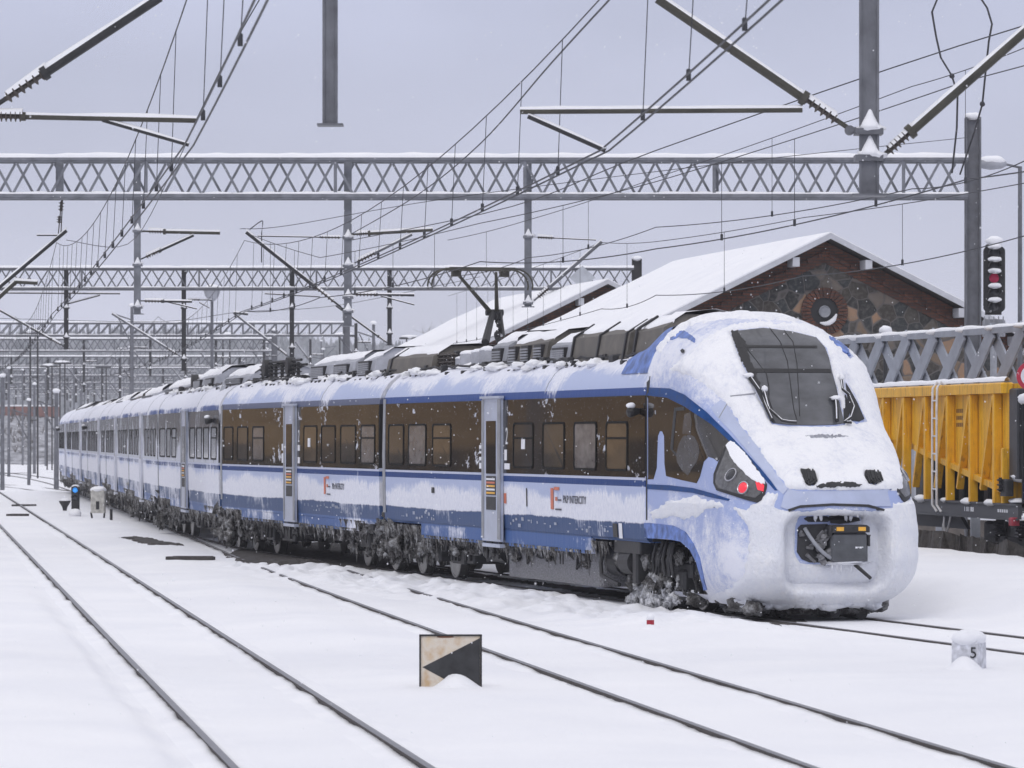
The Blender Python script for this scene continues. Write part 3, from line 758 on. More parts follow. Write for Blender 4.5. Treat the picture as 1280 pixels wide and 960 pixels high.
# small side cameras at the carriage ends
for k, px in ((0, 799), (2, 266), (6, 107.5), (7, 75)):
    mb = MB(); x = xat(k, px) if k != 6 else -.8
    mb.lathe([(0, .04), (.10, .07), (.17, .08), (.20, .05)], (x, -1.40, 2.95), (0, -1, -.15), 12, 0); mb.blob((x, -1.54, 3.03), .075, 4, .2, 1, 10, 6, (1, 1, .6))
    mb.build('mirror_camera', [M_black, M_snow], cars[k], True, True)
# ================================================================= driving cab of the train (x forward from the cab joint, y away from the camera)
A, TF, FV, _ = car_frame(0)
cab = bpy.data.objects.new('driving_cab', None); C.objects.link(cab); cab.parent = train; cab.rotation_euler = cars[0].rotation_euler; cab.location = (0, 0, 0)
def to_px(p):
    """local cab coordinates -> photo pixel (arrays allowed)"""
    X = A.x+TF.x*p[..., 0]+FV.x*p[..., 1]; Y = A.y+TF.y*p[..., 0]+FV.y*p[..., 1]
    return 640+F*X/Y, HZ-F*(p[..., 2]-HC)/Y
eye = Vector((Vector((-A.x, -A.y, 0)).dot(TF), Vector((-A.x, -A.y, 0)).dot(FV), HC))
def ray(px, py):
    d = Vector(((px-640)/F, 1, -(py-HZ)/F)); return Vector((d.x*TF.x+d.y*TF.y, d.x*FV.x+d.y*FV.y, d.z)).normalized()
# height: half width, nose reach, corner depth
PROF = [(.20, 1.00, 4.16, 1.00), (.30, 1.14, 4.42, 1.00), (.45, 1.28, 4.60, 1.00), (.62, 1.37, 4.72, 1.0), (.85, 1.41, 4.78, 1.02), (1.30, 1.415, 4.74, 1.08), (1.55, 1.415, 4.68, 1.12), (1.72, 1.40, 4.64, 1.18),
        (1.90, 1.395, 4.58, 1.26), (2.02, 1.39, 4.42, 1.24), (2.20, 1.39, 4.10, 1.14), (2.45, 1.39, 3.68, 1.02), (2.72, 1.39, 3.26, .92), (2.95, 1.39, 3.06, .86), (3.25, 1.385, 2.84, .84), (3.55, 1.365, 2.62, .90), (3.80, 1.265, 2.42, 1.10),
        (4.00, 1.12, 2.22, 1.30), (4.15, .96, 1.98, 1.45), (4.26, .78, 1.66, 1.45), (4.34, .54, 1.20, 1.05), (4.385, .26, .62, .55)]
PR = np.array(PROF)
def smoothI(z, k):
    # monotone cubic-ish interpolation by resampled smoothing
    zz = np.linspace(.20, 4.385, 400); y = np.interp(zz, PR[:, 0], PR[:, k]); ker = np.hanning(15); ker /= ker.sum()
    yp = np.convolve(np.pad(y, 7, mode='edge'), ker, 'valid'); yp[:6] = y[:6]; yp[-6:] = y[-6:]
    return np.interp(z, zz, yp)
NRW, NS, NA = 170, 26, 130
wl = np.concatenate([np.linspace(.20, 3.9, 130), np.linspace(3.9, 4.385, 41)[1:]])
B_, S_, D_ = (smoothI(wl, k) for k in (1, 2, 3))
th = np.linspace(0, math.pi, NA)
p_, q_ = 2.55, 2.2
cs, sn = np.cos(th), np.sin(th)
va = np.sign(cs)*np.abs(cs)**(2/p_); sa = np.abs(sn)**(2/q_)
# resample the corner curve to even spacing
arc = np.concatenate([[0], np.cumsum(np.hypot(np.diff(va), np.diff(sa)))]); tt = np.linspace(0, arc[-1], NA); va = np.interp(tt, arc, va); sa = np.interp(tt, arc, sa)
rowsN = []
for w_, b_, s_, d_ in zip(wl, B_, S_, D_):
    s0 = max(s_-d_, .02); st = np.linspace(0, s0, NS, endpoint=False)
    near = np.stack([st, np.full(NS, -b_), np.full(NS, w_)], -1)
    mid = np.stack([s0+d_*sa, -b_*va, np.full(NA, w_)], -1)
    farr = near[::-1].copy(); farr[:, 1] = b_
    rowsN.append(np.concatenate([near, mid, farr]))
V0 = np.array(rowsN)                                                # rows x cols x 3
def rbox(v, w_, cv, cw, hv, hw, r):
    qx = np.abs(v-cv)-hv+r; qy = np.abs(w_-cw)-hw+r
    return np.minimum(np.maximum(qx, qy), 0)+np.hypot(np.maximum(qx, 0), np.maximum(qy, 0))-r
def bowl(v, w_): return rbox(v, w_, 0, .96, .84, .60, .34)
V = V0.copy(); fr = V[..., 0] > 2.8
dep = np.where(fr, sstep(0.0, .16, -bowl(V[..., 1], V[..., 2]))*.34, 0)
V[..., 0] -= dep
NR, NCL = V.shape[:2]
ii, jj = np.meshgrid(np.arange(NR-1), np.arange(NCL-1), indexing='ij'); a0 = (ii*NCL+jj).ravel()
quads = np.stack([a0, a0+1, a0+NCL+1, a0+NCL], -1)
flat = V.reshape(-1, 3)
bvh = BVHTree.FromPolygons([tuple(p) for p in flat], [tuple(int(i) for i in f) for f in quads])
nrm = np.cross(np.roll(V, -1, 1)-np.roll(V, 1, 1), np.roll(V, -1, 0)-np.roll(V, 1, 0))
nrm[:, 0] = (0, -1, 0); nrm[:, -1] = (0, 1, 0); nrm[0] = nrm[1]; nrm[-1] = nrm[-2]
ln = np.linalg.norm(nrm, axis=-1, keepdims=True); nrm = nrm/np.where(ln == 0, 1, ln)
# mirrored columns so that the hidden side carries the same pattern as the visible one
vis = ((np.array(eye)-V)*nrm).sum(-1) > 0
Vm = V.copy(); Vm[..., 1] = np.where(vis, V[..., 1], -np.abs(V[..., 1]))
PX, PY = to_px(Vm)
def sdf(poly, x, y):
    """signed distance in pixels, positive inside"""
    p = np.array(poly, float); q = np.roll(p, -1, 0); d2 = np.full(x.shape, 1e9); ins = np.zeros(x.shape, bool)
    for (ax, ay), (bx, by) in zip(p, q):
        ex, ey = bx-ax, by-ay; t = np.clip(((x-ax)*ex+(y-ay)*ey)/(ex*ex+ey*ey+1e-9), 0, 1)
        d2 = np.minimum(d2, (x-ax-t*ex)**2+(y-ay-t*ey)**2)
        c = ((ay > y) != (by > y)) & (x < (bx-ax)*(y-ay)/(by-ay+1e-12)+ax); ins ^= c
    return np.where(ins, 1, -1)*np.sqrt(d2)
ARCH = [(700, 672), (814.5, 673), (834, 673.6), (851.6, 677), (863, 687), (871, 702.5), (878, 727), (887, 752), (893, 780), (700, 780)]
cen = flat[quads].mean(1); cm = cen.copy(); cm[:, 1] = -np.abs(cm[:, 1]); cx_, cy_ = to_px(cm)
inA = (sdf(ARCH, cx_, cy_) > 0) & (np.abs(cen[:, 1]) > 1.1)
OPEN = [(997, 657), (1030, 655), (1032, 702), (1006, 703), (996, 690)]
keep = quads[~inA]
def cab_paint():
    t = NT('frosted_cab_paint'); x, y, z = t.xyz()
    pal = (.36, .43, .68)
    n1 = t.noise(9, det=5, rough=.7); n2 = t.noise(1.2, det=5); n3 = t.noise(55, det=3, rough=.7)
    # frost thickens towards the roof; wind-blown rime on the bumper
    zone = t.ramp(t.math('DIVIDE', z, 5), [(0, (.55,)*3), (.20, (.50,)*3), (.30, (.30,)*3), (.37, (.20,)*3), (.42, (.06,)*3), (.56, (.10,)*3), (.64, (.42,)*3), (.74, (.60,)*3), (.82, (.52,)*3)])
    q = t.math('ADD', t.math('MULTIPLY', n1, .35), t.math('MULTIPLY', n2, .55)); q = t.math('ADD', q, t.math('MULTIPLY', n3, .3)); q = t.math('ADD', q, t.math('MULTIPLY', zone, .5))
    fr = t.rng(q, .74, .90)
    t.base(t.mix(fr, pal, (.76, .775, .85))); t.set(t.rng(fr, 0, 1, .42, .8), 0, .18)
    t.bump(t.math('ADD', n3, fr), .35, .02); return t.m
M_cab = cab_paint()
mb = MB(); mb.add([tuple(p) for p in flat], [tuple(int(i) for i in f) for f in keep])
# roof closing cap and rear closing wall
o = (NR-1)*NCL; mb.f.append(tuple(range(o, o+NCL))); mb.m.append(0)
body = mb.build('cab_shell', M_cab, cab, True, True); body.data.set_sharp_from_angle(angle=R(50))
mb = MB(); mb.prism([(1.30, 1.0), (1.36, 2.4), (1.36, 3.2), (1.0, 3.9), (.3, 4.3), (-.3, 4.3), (-1.0, 3.9), (-1.36, 3.2), (-1.36, 2.4), (-1.30, 1.0)], (.02, 0, 0), (0, 1, 0), (0, 0, 1), (.05, 0, 0)); mb.build('bulkhead', M_dark, cab, local=True)

def hit(px, py):
    d = ray(px, py); loc, n, i, dist = bvh.ray_cast(eye, d)
    if loc is None:
        loc, n, i, dist = min((bvh.find_nearest(eye+d*(56+.25*q)) for q in range(36)), key=lambda r_: r_[3])
    if n.dot(d) > 0: n = -n
    return loc, n
def patch(name, poly, off, mat, sp=2.2, mirror=False, parent=None, smooth=True, thick=.012, ragged=0):
    """a shaped panel lying on the cab surface inside an outline"""
    P2 = [Vector(p) for p in poly]; dense = []
    for p, q in zip(P2, P2[1:]+P2[:1]):
        k = max(1, int((q-p).length/sp))
        for i in range(k):
            c = p+(q-p)*(i/k)
            if ragged: c = c+Vector((noise.noise(Vector((c.x*.35, c.y*.35, 1))), noise.noise(Vector((c.x*.35, c.y*.35, 7)))))*ragged
            dense.append(c)
    n = len(dense); xs = [p.x for p in dense]; ys = [p.y for p in dense]
    gx, gy = np.meshgrid(np.arange(min(xs)+sp/2, max(xs), sp), np.arange(min(ys)+sp/2, max(ys), sp))
    sdv = sdf([(p.x, p.y) for p in dense], gx, gy); ext = [Vector((float(a), float(b))) for a, b, c in zip(gx.ravel(), gy.ravel(), sdv.ravel()) if c > sp*.45]
    vv, ee, ff = delaunay_2d_cdt(dense+ext, [], [list(range(n))], 1, 1e-4)[:3]
    pts = [hit(v.x, v.y) for v in vv]
    from collections import Counter
    cnt = Counter((f[i], f[(i+1) % len(f)]) for f in ff for i in range(len(f)))
    bd = [(a, b) for (a, b) in cnt if (b, a) not in cnt]
    vs = [l+nn*off for l, nn in pts]; k = len(vs); back = {}; fs = [tuple(f) for f in ff]
    for a, b in bd:
        for q in (a, b):
            if q not in back: back[q] = len(vs); vs.append(pts[q][0]+pts[q][1]*(off-thick))
        fs.append((b, a, back[a], back[b]))
    mb = MB(); mb.add(vs, fs); o = mb.build(name, mat, parent or cab, smooth, True)
    if smooth: o.data.set_sharp_from_angle(angle=R(45))
    if mirror:
        mb = MB(); mb.add([(p[0], -p[1], p[2]) for p in vs], [f[::-1] for f in fs]); o2 = mb.build(name, mat, parent or cab, smooth, True)
        if smooth: o2.data.set_sharp_from_angle(angle=R(45))
    return o
def zp(pts, x0, y0, k): return [(x0+a/k, y0+b/k) for a, b in pts]

# side glazing, stripes
SIDEGL = [(806, 494), (834, 497), (856, 508), (890, 531), (912, 552), (907, 561), (897, 577), (893, 573.5), (886, 571), (880, 577), (875, 596), (871, 604), (852, 600), (833, 595), (831, 580), (830.5, 545), (828, 539), (825, 539), (822.5, 545), (821, 585), (817, 599), (806, 599)]
patch('side_window', SIDEGL, .006, band_mat('cab_side_glazing', .06, (.022, .019, .017)), 3, True)
patch('blue_stripe', [(806, 484), (837.5, 485.6), (856, 493.5), (884, 515.6), (912.5, 544), (931, 564), (950, 585), (964, 602), (972, 613), (968.5, 613), (956, 599), (944, 588), (930, 575), (916, 556), (912, 552), (890, 531), (856, 508), (834, 497), (806, 494)], .009, M_blue, 2.2, True)
patch('blue_stripe', [(806, 605.2), (837, 606.5), (866, 610), (890, 616.5), (912.5, 624), (910.5, 626), (890, 622), (866, 616), (837, 613), (806, 611)], .009, M_blue, 2.2, True)
patch('wheel_arch_trim', [(806, 653.5), (814.5, 654), (842, 657), (857.5, 665), (867, 679), (875, 696.6), (881, 726), (884, 737), (880, 737), (878, 727), (871, 702.5), (863, 687), (851.6, 677), (834, 673.6), (814.5, 673), (806, 672.5)], .014, M_bluefr, 2.0, True, thick=.05)
mbx = MB()
# inner frames seen through the side glass: cab door window outline and seat
patch('window_reveal', zp([(205, 430), (232, 160), (298, 150), (300, 175), (245, 180), (222, 440), (248, 465), (240, 480)], 800, 480, 5.333), .010, M_black, 1.5, True)
patch('interior_seat', zp([(250, 520), (245, 470), (262, 400), (290, 350), (330, 338), (365, 350), (390, 400), (398, 460), (380, 520), (350, 560), (320, 610), (280, 570)], 800, 480, 5.333), .009, simple('grey_seat_behind_glass', (.06, .062, .07), .25, 0, .2, 6, 0), 2, True)
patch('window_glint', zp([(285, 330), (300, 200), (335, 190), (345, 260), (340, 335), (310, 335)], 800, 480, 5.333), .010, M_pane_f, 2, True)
# headlight unit
hl = patch('headlight', [(893, 604), (893.3, 593), (900, 575), (909, 555), (916, 553), (931, 566), (946, 586), (959, 606), (958.5, 610), (956, 619), (951, 626), (946, 628.5), (931, 624.5), (913, 618.5), (897, 613)], .020, M_black, 2, True, thick=.06)
patch('headlight_lens', [(896, 603), (897, 593), (903, 578), (910, 560), (930, 572), (944, 592), (954, 609), (952, 617), (945, 623), (930, 620), (913, 614.5), (899, 610)], .026, simple('smoked_lens', (.10, .10, .105), .12, 0, .3, 14, 0), 2, True)
M_red = NT('lit_red_lamp'); M_red.base((.75, .03, .05)); M_red.b.inputs['Emission Color'].default_value = (1, .06, .10, 1); M_red.b.inputs['Emission Strength'].default_value = .35; M_red.set(.25); M_red = M_red.m
def lamp(px, py, r, mat, name, rim=True):
    for sg in ((1, -1) if mat is not M_red else (1,)):
        l, n = hit(px, py); l = l+n*.028
        if sg < 0: l = Vector((l.x, -l.y, l.z)); n = Vector((n.x, -n.y, n.z))
        mb = MB(); mb.lathe([(0, r), (.012, r*.98), (.03, r*.6), (.036, .01)], l, n, 24, 0)
        if rim: mb.lathe([(-.004, r*1.22), (.016, r*1.22), (.02, r*1.12), (.016, r*1.02), (0, r)], l, n, 24, 1)
        mb.build(name, [mat, M_chrome], cab, True, True).data.set_sharp_from_angle(angle=R(40))
M_chrome = simple('lamp_rim', (.45, .45, .48), .25, .6, .1, 10, 0)
M_lens = simple('dark_lamp_lens', (.035, .036, .042), .08, 0, .2, 10, 0)
lamp(915.3, 595, .088, M_lens, 'white_lamp'); lamp(930.5, 610.5, .078, M_red, 'red_lamp')
patch('red_side_lamp', [(945, 603), (951, 602), (956, 608), (955, 615), (948, 613)], .030, M_red, 2)
# windscreen
SCREEN = [(914, 415), (954, 410.5), (990, 415), (1020, 422.5), (1031, 435), (1036, 448), (1040, 466), (1045, 484), (1050, 508), (1055, 529), (1044, 531), (1016, 532), (990, 531.5), (966, 529), (951, 500), (937.5, 472.5), (924, 442.5)]
patch('windscreen', SCREEN, .012, M_screen, 4, False, thick=.03)
patch('windscreen_band', [(919, 432.5), (1021, 433), (1021, 436), (920.5, 435.5)], .018, M_black, 2)
patch('windscreen_band', [(933, 461.5), (1037.5, 462), (1038.5, 466.5), (935.5, 466.5)], .018, M_black, 2)
patch('screen_surround', [(1057, 479), (1062, 487), (1071, 503), (1080, 524), (1074, 527), (1064, 526), (1060, 505)], .012, M_black, 2)
patch('screen_surround', [(914, 415), (922, 414), (937, 436), (934, 441), (946, 470), (951, 484), (946, 486), (937, 472), (924, 443)], .017, M_black, 2, False, None, True, .012, 3)
for zl in ([(962, 411), (975, 428), (984, 452), (988, 482), (992, 512), (997, 530)], [(980, 414), (991, 428), (996, 455), (998, 490), (1000, 531)], [(930, 432), (946, 452), (958, 468), (961, 484), (961, 500), (966, 514), (976, 528)]):
    mb = MB(); pts = []
    for (a, b), (c, d) in zip(zl, zl[1:]):
        for i in range(4): l, n = hit(a+(c-a)*i/4, b+(d-b)*i/4); pts.append(l+n*.015)
    mb.path(pts, .006, 5); mb.build('heating_lead', M_black, cab, local=True)
# wipers
for pts, bl in (((zp([(190, 440), (260, 540), (300, 640), (345, 740)], 900, 390, 5.335)), zp([(290, 545), (320, 660), (330, 680), (410, 755), (460, 768), (505, 772)], 900, 390, 5.335)),
                (zp([(760, 590), (768, 660), (772, 745)], 900, 390, 5.335), zp([(790, 470), (800, 540), (845, 580), (878, 660), (858, 730), (820, 770), (862, 772)], 900, 390, 5.335))):
    e = bpy.data.objects.new('wiper', None); C.objects.link(e); e.parent = cab
    for q, (pl, rr) in enumerate(((pts, .030), (bl, .020))):
        mb = MB(); W = []
        for a, b in pl: l, n = hit(a, b); W.append(l+n*(.06+.03*q))
        mb.path(W, rr, 6); mb.build(('wiper_blade', 'wiper_arm')[q], M_black, e, local=True)
        mb = MB(); mb.path([p+Vector((.0, -.006, rr*.9+.006*noise.noise(p*9))) for p in W], rr*.42, 6)
        if q == 1: mb.blob(W[0]+Vector((0, 0, .02)), .045, 3, .4)
        else: mb.blob(W[0]+Vector((0, 0, .0)), .055, 5, .4, 0, 10, 7, (1, 1.5, .7))
        mb.build('wiper_snow', M_snow, e, True, True)
wb = patch('wiper_backing', zp([(800, 545), (835, 555), (868, 650), (850, 720), (825, 750), (822, 650)], 900, 390, 5.335), .016, M_black, 2)
# lavender panel under the bonnet snow, panel joints, vents
patch('nose_band', [(985, 612), (1000, 614.5), (1050, 614), (1108, 613), (1113, 633), (1085, 633), (1040, 632.5), (1000, 634), (984, 637), (976, 634), (980, 620)], .016, M_pale, 2.5)
patch('hood_edge_panel', [(901, 500), (907, 503), (925, 532), (950, 562), (968, 590), (985, 611), (979, 618), (972, 612), (958, 593), (940, 571), (915, 541), (895, 520), (889, 510)], .007, M_pale, 2.2, True)
for (x0, y0, x1, y1) in ((1003, 591, 1018, 606), (1081, 592, 1099, 605)):
    e = None; mb = MB()
    for i in range(8):
        f0 = (i+.5)/8; a = (x0+(x1-x0)*f0, y0+(2 if i % 2 else 0)); b = (x0+(x1-x0)*f0+3, y1-(i % 3)*1.5)
        l0, n0 = hit(*a); l1, n1 = hit(*b); mb.bar(l0+n0*.056, l1+n1*.056, .020, .020, side=(0, 1, 0))
    mb.build('vent_grille', M_black, cab, local=True)
patch('vent_backing', [(1001, 590), (1010, 589), (1019, 600), (1018, 606), (1010, 607), (1004, 600)], .050, M_dark, 1.5, False, None, True, .06, 2.5)
patch('vent_backing', [(1080, 592), (1092, 591), (1098, 600), (1096, 605), (1086, 605), (1082, 598)], .050, M_dark, 1.5, False, None, True, .06, 2.5)
patch('bonnet_shade', [(1019, 609), (1036, 605.5), (1062, 605), (1076, 607.5), (1070, 610), (1040, 609.5), (1026, 611)], .050, M_dark, 1.5, False, None, True, .06, 1.6)  # dark shading arc along the bonnet edge, painted as a patch
patch('bonnet_shade', [(1006, 548), (1020, 547), (1048, 547), (1060, 549), (1040, 551), (1018, 551)], .052, simple('snow_crease_shade', (.30, .31, .35), .9, 0, .4, 20, 0), 1.5, False, None, True, .06, 2)  # shade of the crease painted grey on the bonnet snow
patch('nose_seam', [(985, 637), (1000, 632), (1040, 629.5), (1085, 631), (1105, 637), (1104, 639), (1084, 634), (1040, 632.5), (1000, 635), (986, 640)], .022, M_dark, 1.6)
# coupler recess contents
DM = 3.95
patch('coupler_cavity', [(997, 660), (1001, 656), (1034, 655), (1040, 680), (1036, 703), (1012, 703), (1002, 699), (996, 690)], .012, M_dark, 2)
patch('recess_slot', [(1005, 648), (1009, 645.5), (1034, 645), (1040, 650), (1034, 652.5), (1010, 652.5)], .012, M_dark, 2)
patch('recess_slot', [(1036, 645.5), (1044, 643), (1062, 645), (1074, 647), (1075, 651), (1066, 653), (1050, 655), (1038, 654)], .012, M_dark, 2)
def recess_point(px, py, d=0.0): l, n = hit(px, py); return l+Vector((d, 0, 0))
c = recess_point(1056, 679); zc = c.z; k_ = 59.0/F
cou = bpy.data.objects.new('coupler', None); C.objects.link(cou); cou.parent = cab
xf = c.x+.05; yv = c.y; hw_, hh_ = 24.5*k_, 22*k_
mb = MB(); mb.bbox((xf-.3, yv-hw_, zc-hh_), (xf+.16, yv+hw_, zc+hh_*.62), .03); mb.build('coupler_box', simple('coupler_cover', (.075, .08, .09), .5, 0, .25, 6), cou, local=True)
mb = MB(); mb.bbox((xf-.3, yv-hw_*1.08, zc+hh_*.63), (xf+.19, yv+hw_*1.08, zc+hh_*1.05), .03); mb.build('coupler_lid', M_dark, cou, local=True)
mb = MB()
for s in (-.56, .62): mb.bbox((xf+.191, yv+hw_*s-.055, zc+hh_*.72), (xf+.20, yv+hw_*s+.055, zc+hh_*.95), .004)
mb.build('yellow_marker', M_yellow, cou, local=True)
mb = MB()
for j, (a, b) in enumerate(((.30, .42), (.44, .50), (.52, .64), (.66, .72))): mb.box((xf+.161, yv+hw_*a, zc-hh_*.28+.01*(j % 2)), (xf+.164, yv+hw_*b, zc-hh_*.18))
mb.build('maker_mark', M_white, cou, local=True)
mb = MB(); p0 = Vector((xf+.05, yv+.05, zc-hh_*1.0)); mb.tube(p0, p0+Vector((.22, .22, -.24)), .028, .024, 8); mb.build('release_handle', M_black, cou, local=True)
mb = MB(); mb.bbox((xf-.1, yv+hw_*1.0, zc-.04), (xf+.18, yv+hw_*1.1, zc+.12), .02); mb.bbox((xf+.05, yv-hw_*1.15, zc+.1), (xf+.2, yv-hw_*.98, zc+.26), .02); mb.build('latch', M_dark, cou, local=True)
mb = MB(); l0 = recess_point(1003, 660, .10); l1 = recess_point(1012, 682, .22); l2 = recess_point(1026, 695, .22); l3 = recess_point(1037, 698, .12)
pts = [l0*((1-t)**3)+l1*(3*t*(1-t)**2)+l2*(3*t*t*(1-t))+l3*t**3 for t in [i/10 for i in range(11)]]
mb.path(pts, .028, 8); mb.build('brake_hose', M_grey, cou, True, True)
mb = MB()
for i in range(7): mb.blob(recess_point(1026+random.uniform(-6, 8), 666+i*6, .12), .05+.03*random.random(), i, .5, 0, 9, 6)
for i in range(9): a = recess_point(999+i*4.2+random.uniform(-1, 1), 664+random.uniform(0, 32), .04); mb.tube(a, a+Vector((0, random.uniform(-.15, .15), random.uniform(-.2, .2))), .03, .02, 6)
mb.build('hose_fittings', simple('greyish_fittings', (.16, .16, .17), .6, .1, .5, 12), cou, local=True)
mb = MB()
for px, l in ((1036, .26), (1042, .20), (1047, .30), (1060, .34), (1062, .2), (1071, .12)): a = recess_point(px, 702, .14); mb.tube(a, a-Vector((0, 0, l*.6)), .016, .006, 6)
mb.blob(recess_point(1056, 703, .10), .10, 4, .4, 0, 12, 7, (1, 3.4, .35))
mb.build('icicles', M_rime, cou, True, True)
mb = MB()
for px in (1018, 1025, 1056, 1062): a = recess_point(px, 646, .04); mb.blob(a, .04, px, .4, 0, 9, 6, (.6, .7, 1.4))
mb.build('slot_ice', M_rime, cab, True, True)
mb = MB(); l = recess_point(1091, 703.5); mb.blob(l, .018, 1, .1); mb.build('drain_hole', M_black, cab, local=True)

# ---- snow and rime caking the cab: a shell whose thickness follows where snow has built up
SN1 = [(838, 462), (852, 448), (866, 436), (876, 426), (893, 418), (905, 408), (925, 402), (965, 403), (1005, 404), (1030, 410), (1040, 424), (1052, 432), (1062, 445), (1080, 452), (1105, 490), (1125, 560), (1130, 616), (1108, 613), (1050, 614), (1000, 614), (985, 611), (968, 590), (950, 562), (925, 532), (907, 503), (893, 492), (876, 476), (858, 468)]
SN2 = [(916, 634), (934, 638), (948, 628), (960, 616), (972, 616), (976, 636), (1000, 640), (1050, 635), (1100, 640), (1114, 630), (1160, 620), (1160, 790), (880, 790), (882, 752), (896, 742), (915, 735), (930, 716), (936, 690), (936, 660), (925, 645)]
SN3 = [(812, 437), (830, 422), (848, 404), (880, 385), (1000, 385), (1050, 410), (1040, 413), (1012, 403), (960, 398), (915, 398), (880, 402), (858, 408), (840, 424), (826, 440)]
SN4 = [(812, 640), (835, 628), (870, 618), (905, 632), (880, 640), (860, 650), (838, 645), (818, 650)]
EXCL = [[(a, b) for a, b in SCREEN], [(1056, 474), (1064, 485), (1083, 527), (1070, 529), (1058, 520)], [(976, 612.5), (1050, 614.5), (1112, 613.5), (1116, 634), (1085, 634), (1040, 633), (984, 638), (968, 634)],
        [(1003, 591), (1010, 589), (1019, 600), (1017, 606), (1010, 606)], [(1082, 593), (1092, 591), (1098, 600), (1095, 605), (1086, 604)], [(1000, 645), (1075, 645), (1076, 655), (1040, 656), (1038, 705), (1000, 704), (994, 690), (995, 657)]]
nn = 7.0*fnoise(PX/9, PY/9, 41, 4)+6.0*fnoise(PX/3.2, PY/3.2, 51, 3)
h = np.full(PX.shape, -.04)
for poly, T, sm in ((SN1, .050, 11), (SN2, .036, 7), (SN3, .045, 6), (SN4, .014, 5)):
    s_ = sdf(poly, PX, PY)+nn*(1.5 if T < .03 else 1); h = np.maximum(h, np.where(s_ > 0, T*(1-(1-np.clip(s_/sm, 0, 1))**2), np.maximum(s_*.01, -.04)))
ex = np.full(PX.shape, -99.)
for poly in EXCL:
    grow = 1.0 if poly is EXCL[0] else 0
    ex = np.maximum(ex, sdf(poly, PX, PY)+nn*.35+grow)
h = np.where(ex > -5, np.minimum(h, .016*(-ex)-.012 if True else h), h)
back = (~vis) & (V[..., 2] > .3)
h = np.where(back, np.maximum(h, .022), h)                          # the far flank is caked all over
h = h+np.where(h > .02, .030*fnoise(V[..., 1]*4+V[..., 0]*3, V[..., 2]*4, 61, 4)+.010*fnoise(V[..., 1]*16+V[..., 0]*12, V[..., 2]*16, 71, 3), 0)
in_rec = np.abs(bowl(V[..., 1], V[..., 2]))<.0
h = np.where((bowl(V[..., 1], V[..., 2]) < .05) & fr, np.minimum(h, .030), h)
inA2 = (sdf(ARCH, PX, PY) > -2.5) & (np.abs(V[..., 1]) > 1.1); h = np.where(inA2, -.04, h)
sv = V+nrm*h[..., None]
# round the lower lip of the bumper so the crust hangs over
sf = sv.reshape(-1, 3); hq = h.reshape(-1)[quads].max(1); kq = quads[hq > -.012]
mats = [M_crust, M_rime]; mb = MB(); mb.add([tuple(p) for p in sf], [tuple(int(i) for i in f) for f in kq])
cz = sf[kq].mean(1)[:, 2]; mb.m = [1 if z < 1.62 else 0 for z in cz]
mb.build('caked_snow', mats, cab, True, True)
mb = MB(); top = V[-1]; cc = top.mean(0); vs = []; KK = 7
for q in range(KK+1):
    f = 1.25-1.25*q/KK; vs += [(cc[0]+(p[0]-cc[0])*f, cc[1]+(p[1]-cc[1])*f, 4.36+(.085*(1-(f/1.25)**2)+(.0 if q else -.05))+.02*noise.noise(Vector((p[0]*3*f, p[1]*3*f, q)))) for p in top]
mb.add(vs, [(q*NCL+i, q*NCL+i+1, (q+1)*NCL+i+1, (q+1)*NCL+i) for q in range(KK) for i in range(NCL-1)]+[(q*NCL+NCL-1, q*NCL, (q+1)*NCL, (q+1)*NCL+NCL-1) for q in range(KK)]); mb.build('roof_snow', M_snow, cab, True, True)
patch('headlight_snow', [(909, 559), (914, 553.5), (919, 556), (932, 569), (945, 588), (955.5, 600), (957, 607), (950, 605), (943, 602), (935, 597), (929, 590), (921, 583), (914, 572)], .045, M_snow, 2, True, None, True, .05, 1.5)
# rime lip and broken ice under the bumper, plough and frozen gear
mb = MB(); rnd = random.Random(77)
for i in range(64):
    a = math.pi*i/63; v = -1.05*math.cos(a); s = 3.30+.95*math.sin(a)**.9
    mb.blob((s-.05, v, .24+rnd.uniform(-.03, .03)), rnd.uniform(.07, .13), i, .5, 0, 9, 6, (1.2, 1.2, .7))
mb.build('rime_lip', M_rime, cab, True, True)
mb = MB()
mb.bbox((1.6, -1.0, .17), (4.0, 1.0, .32), .05); mb.bbox((3.2, -.55, .06), (3.9, .75, .2), .05)
for i in range(40): mb.blob((rnd.uniform(1.4, 4.1), rnd.uniform(-1.15, 1.0), rnd.uniform(.10, .22)), rnd.uniform(.06, .15), i+50, .6, 0, 9, 6, (1.3, 1.3, .8))
mb.build('plough', M_ice, cab, True, True)
mb = MB(); mb.tube((3.6, .1, .10), (3.95, .2, .09), .09, n=10); mb.tube((3.4, .55, .09), (3.8, .65, .07), .10, n=10); mb.build('sanding_pipe', M_dark, cab, local=True)
M_slush = NT('grey_slush'); g = M_slush.noise(5, det=8, rough=.75); M_slush.base(M_slush.ramp(g, [(.36, (.10, .10, .10)), (.47, (.38, .385, .40)), (.56, (.74, .75, .79))])); M_slush.set(.6, 0, .3); M_slush.bump(M_slush.noise(25, det=5), .8, .05); M_slush = M_slush.m
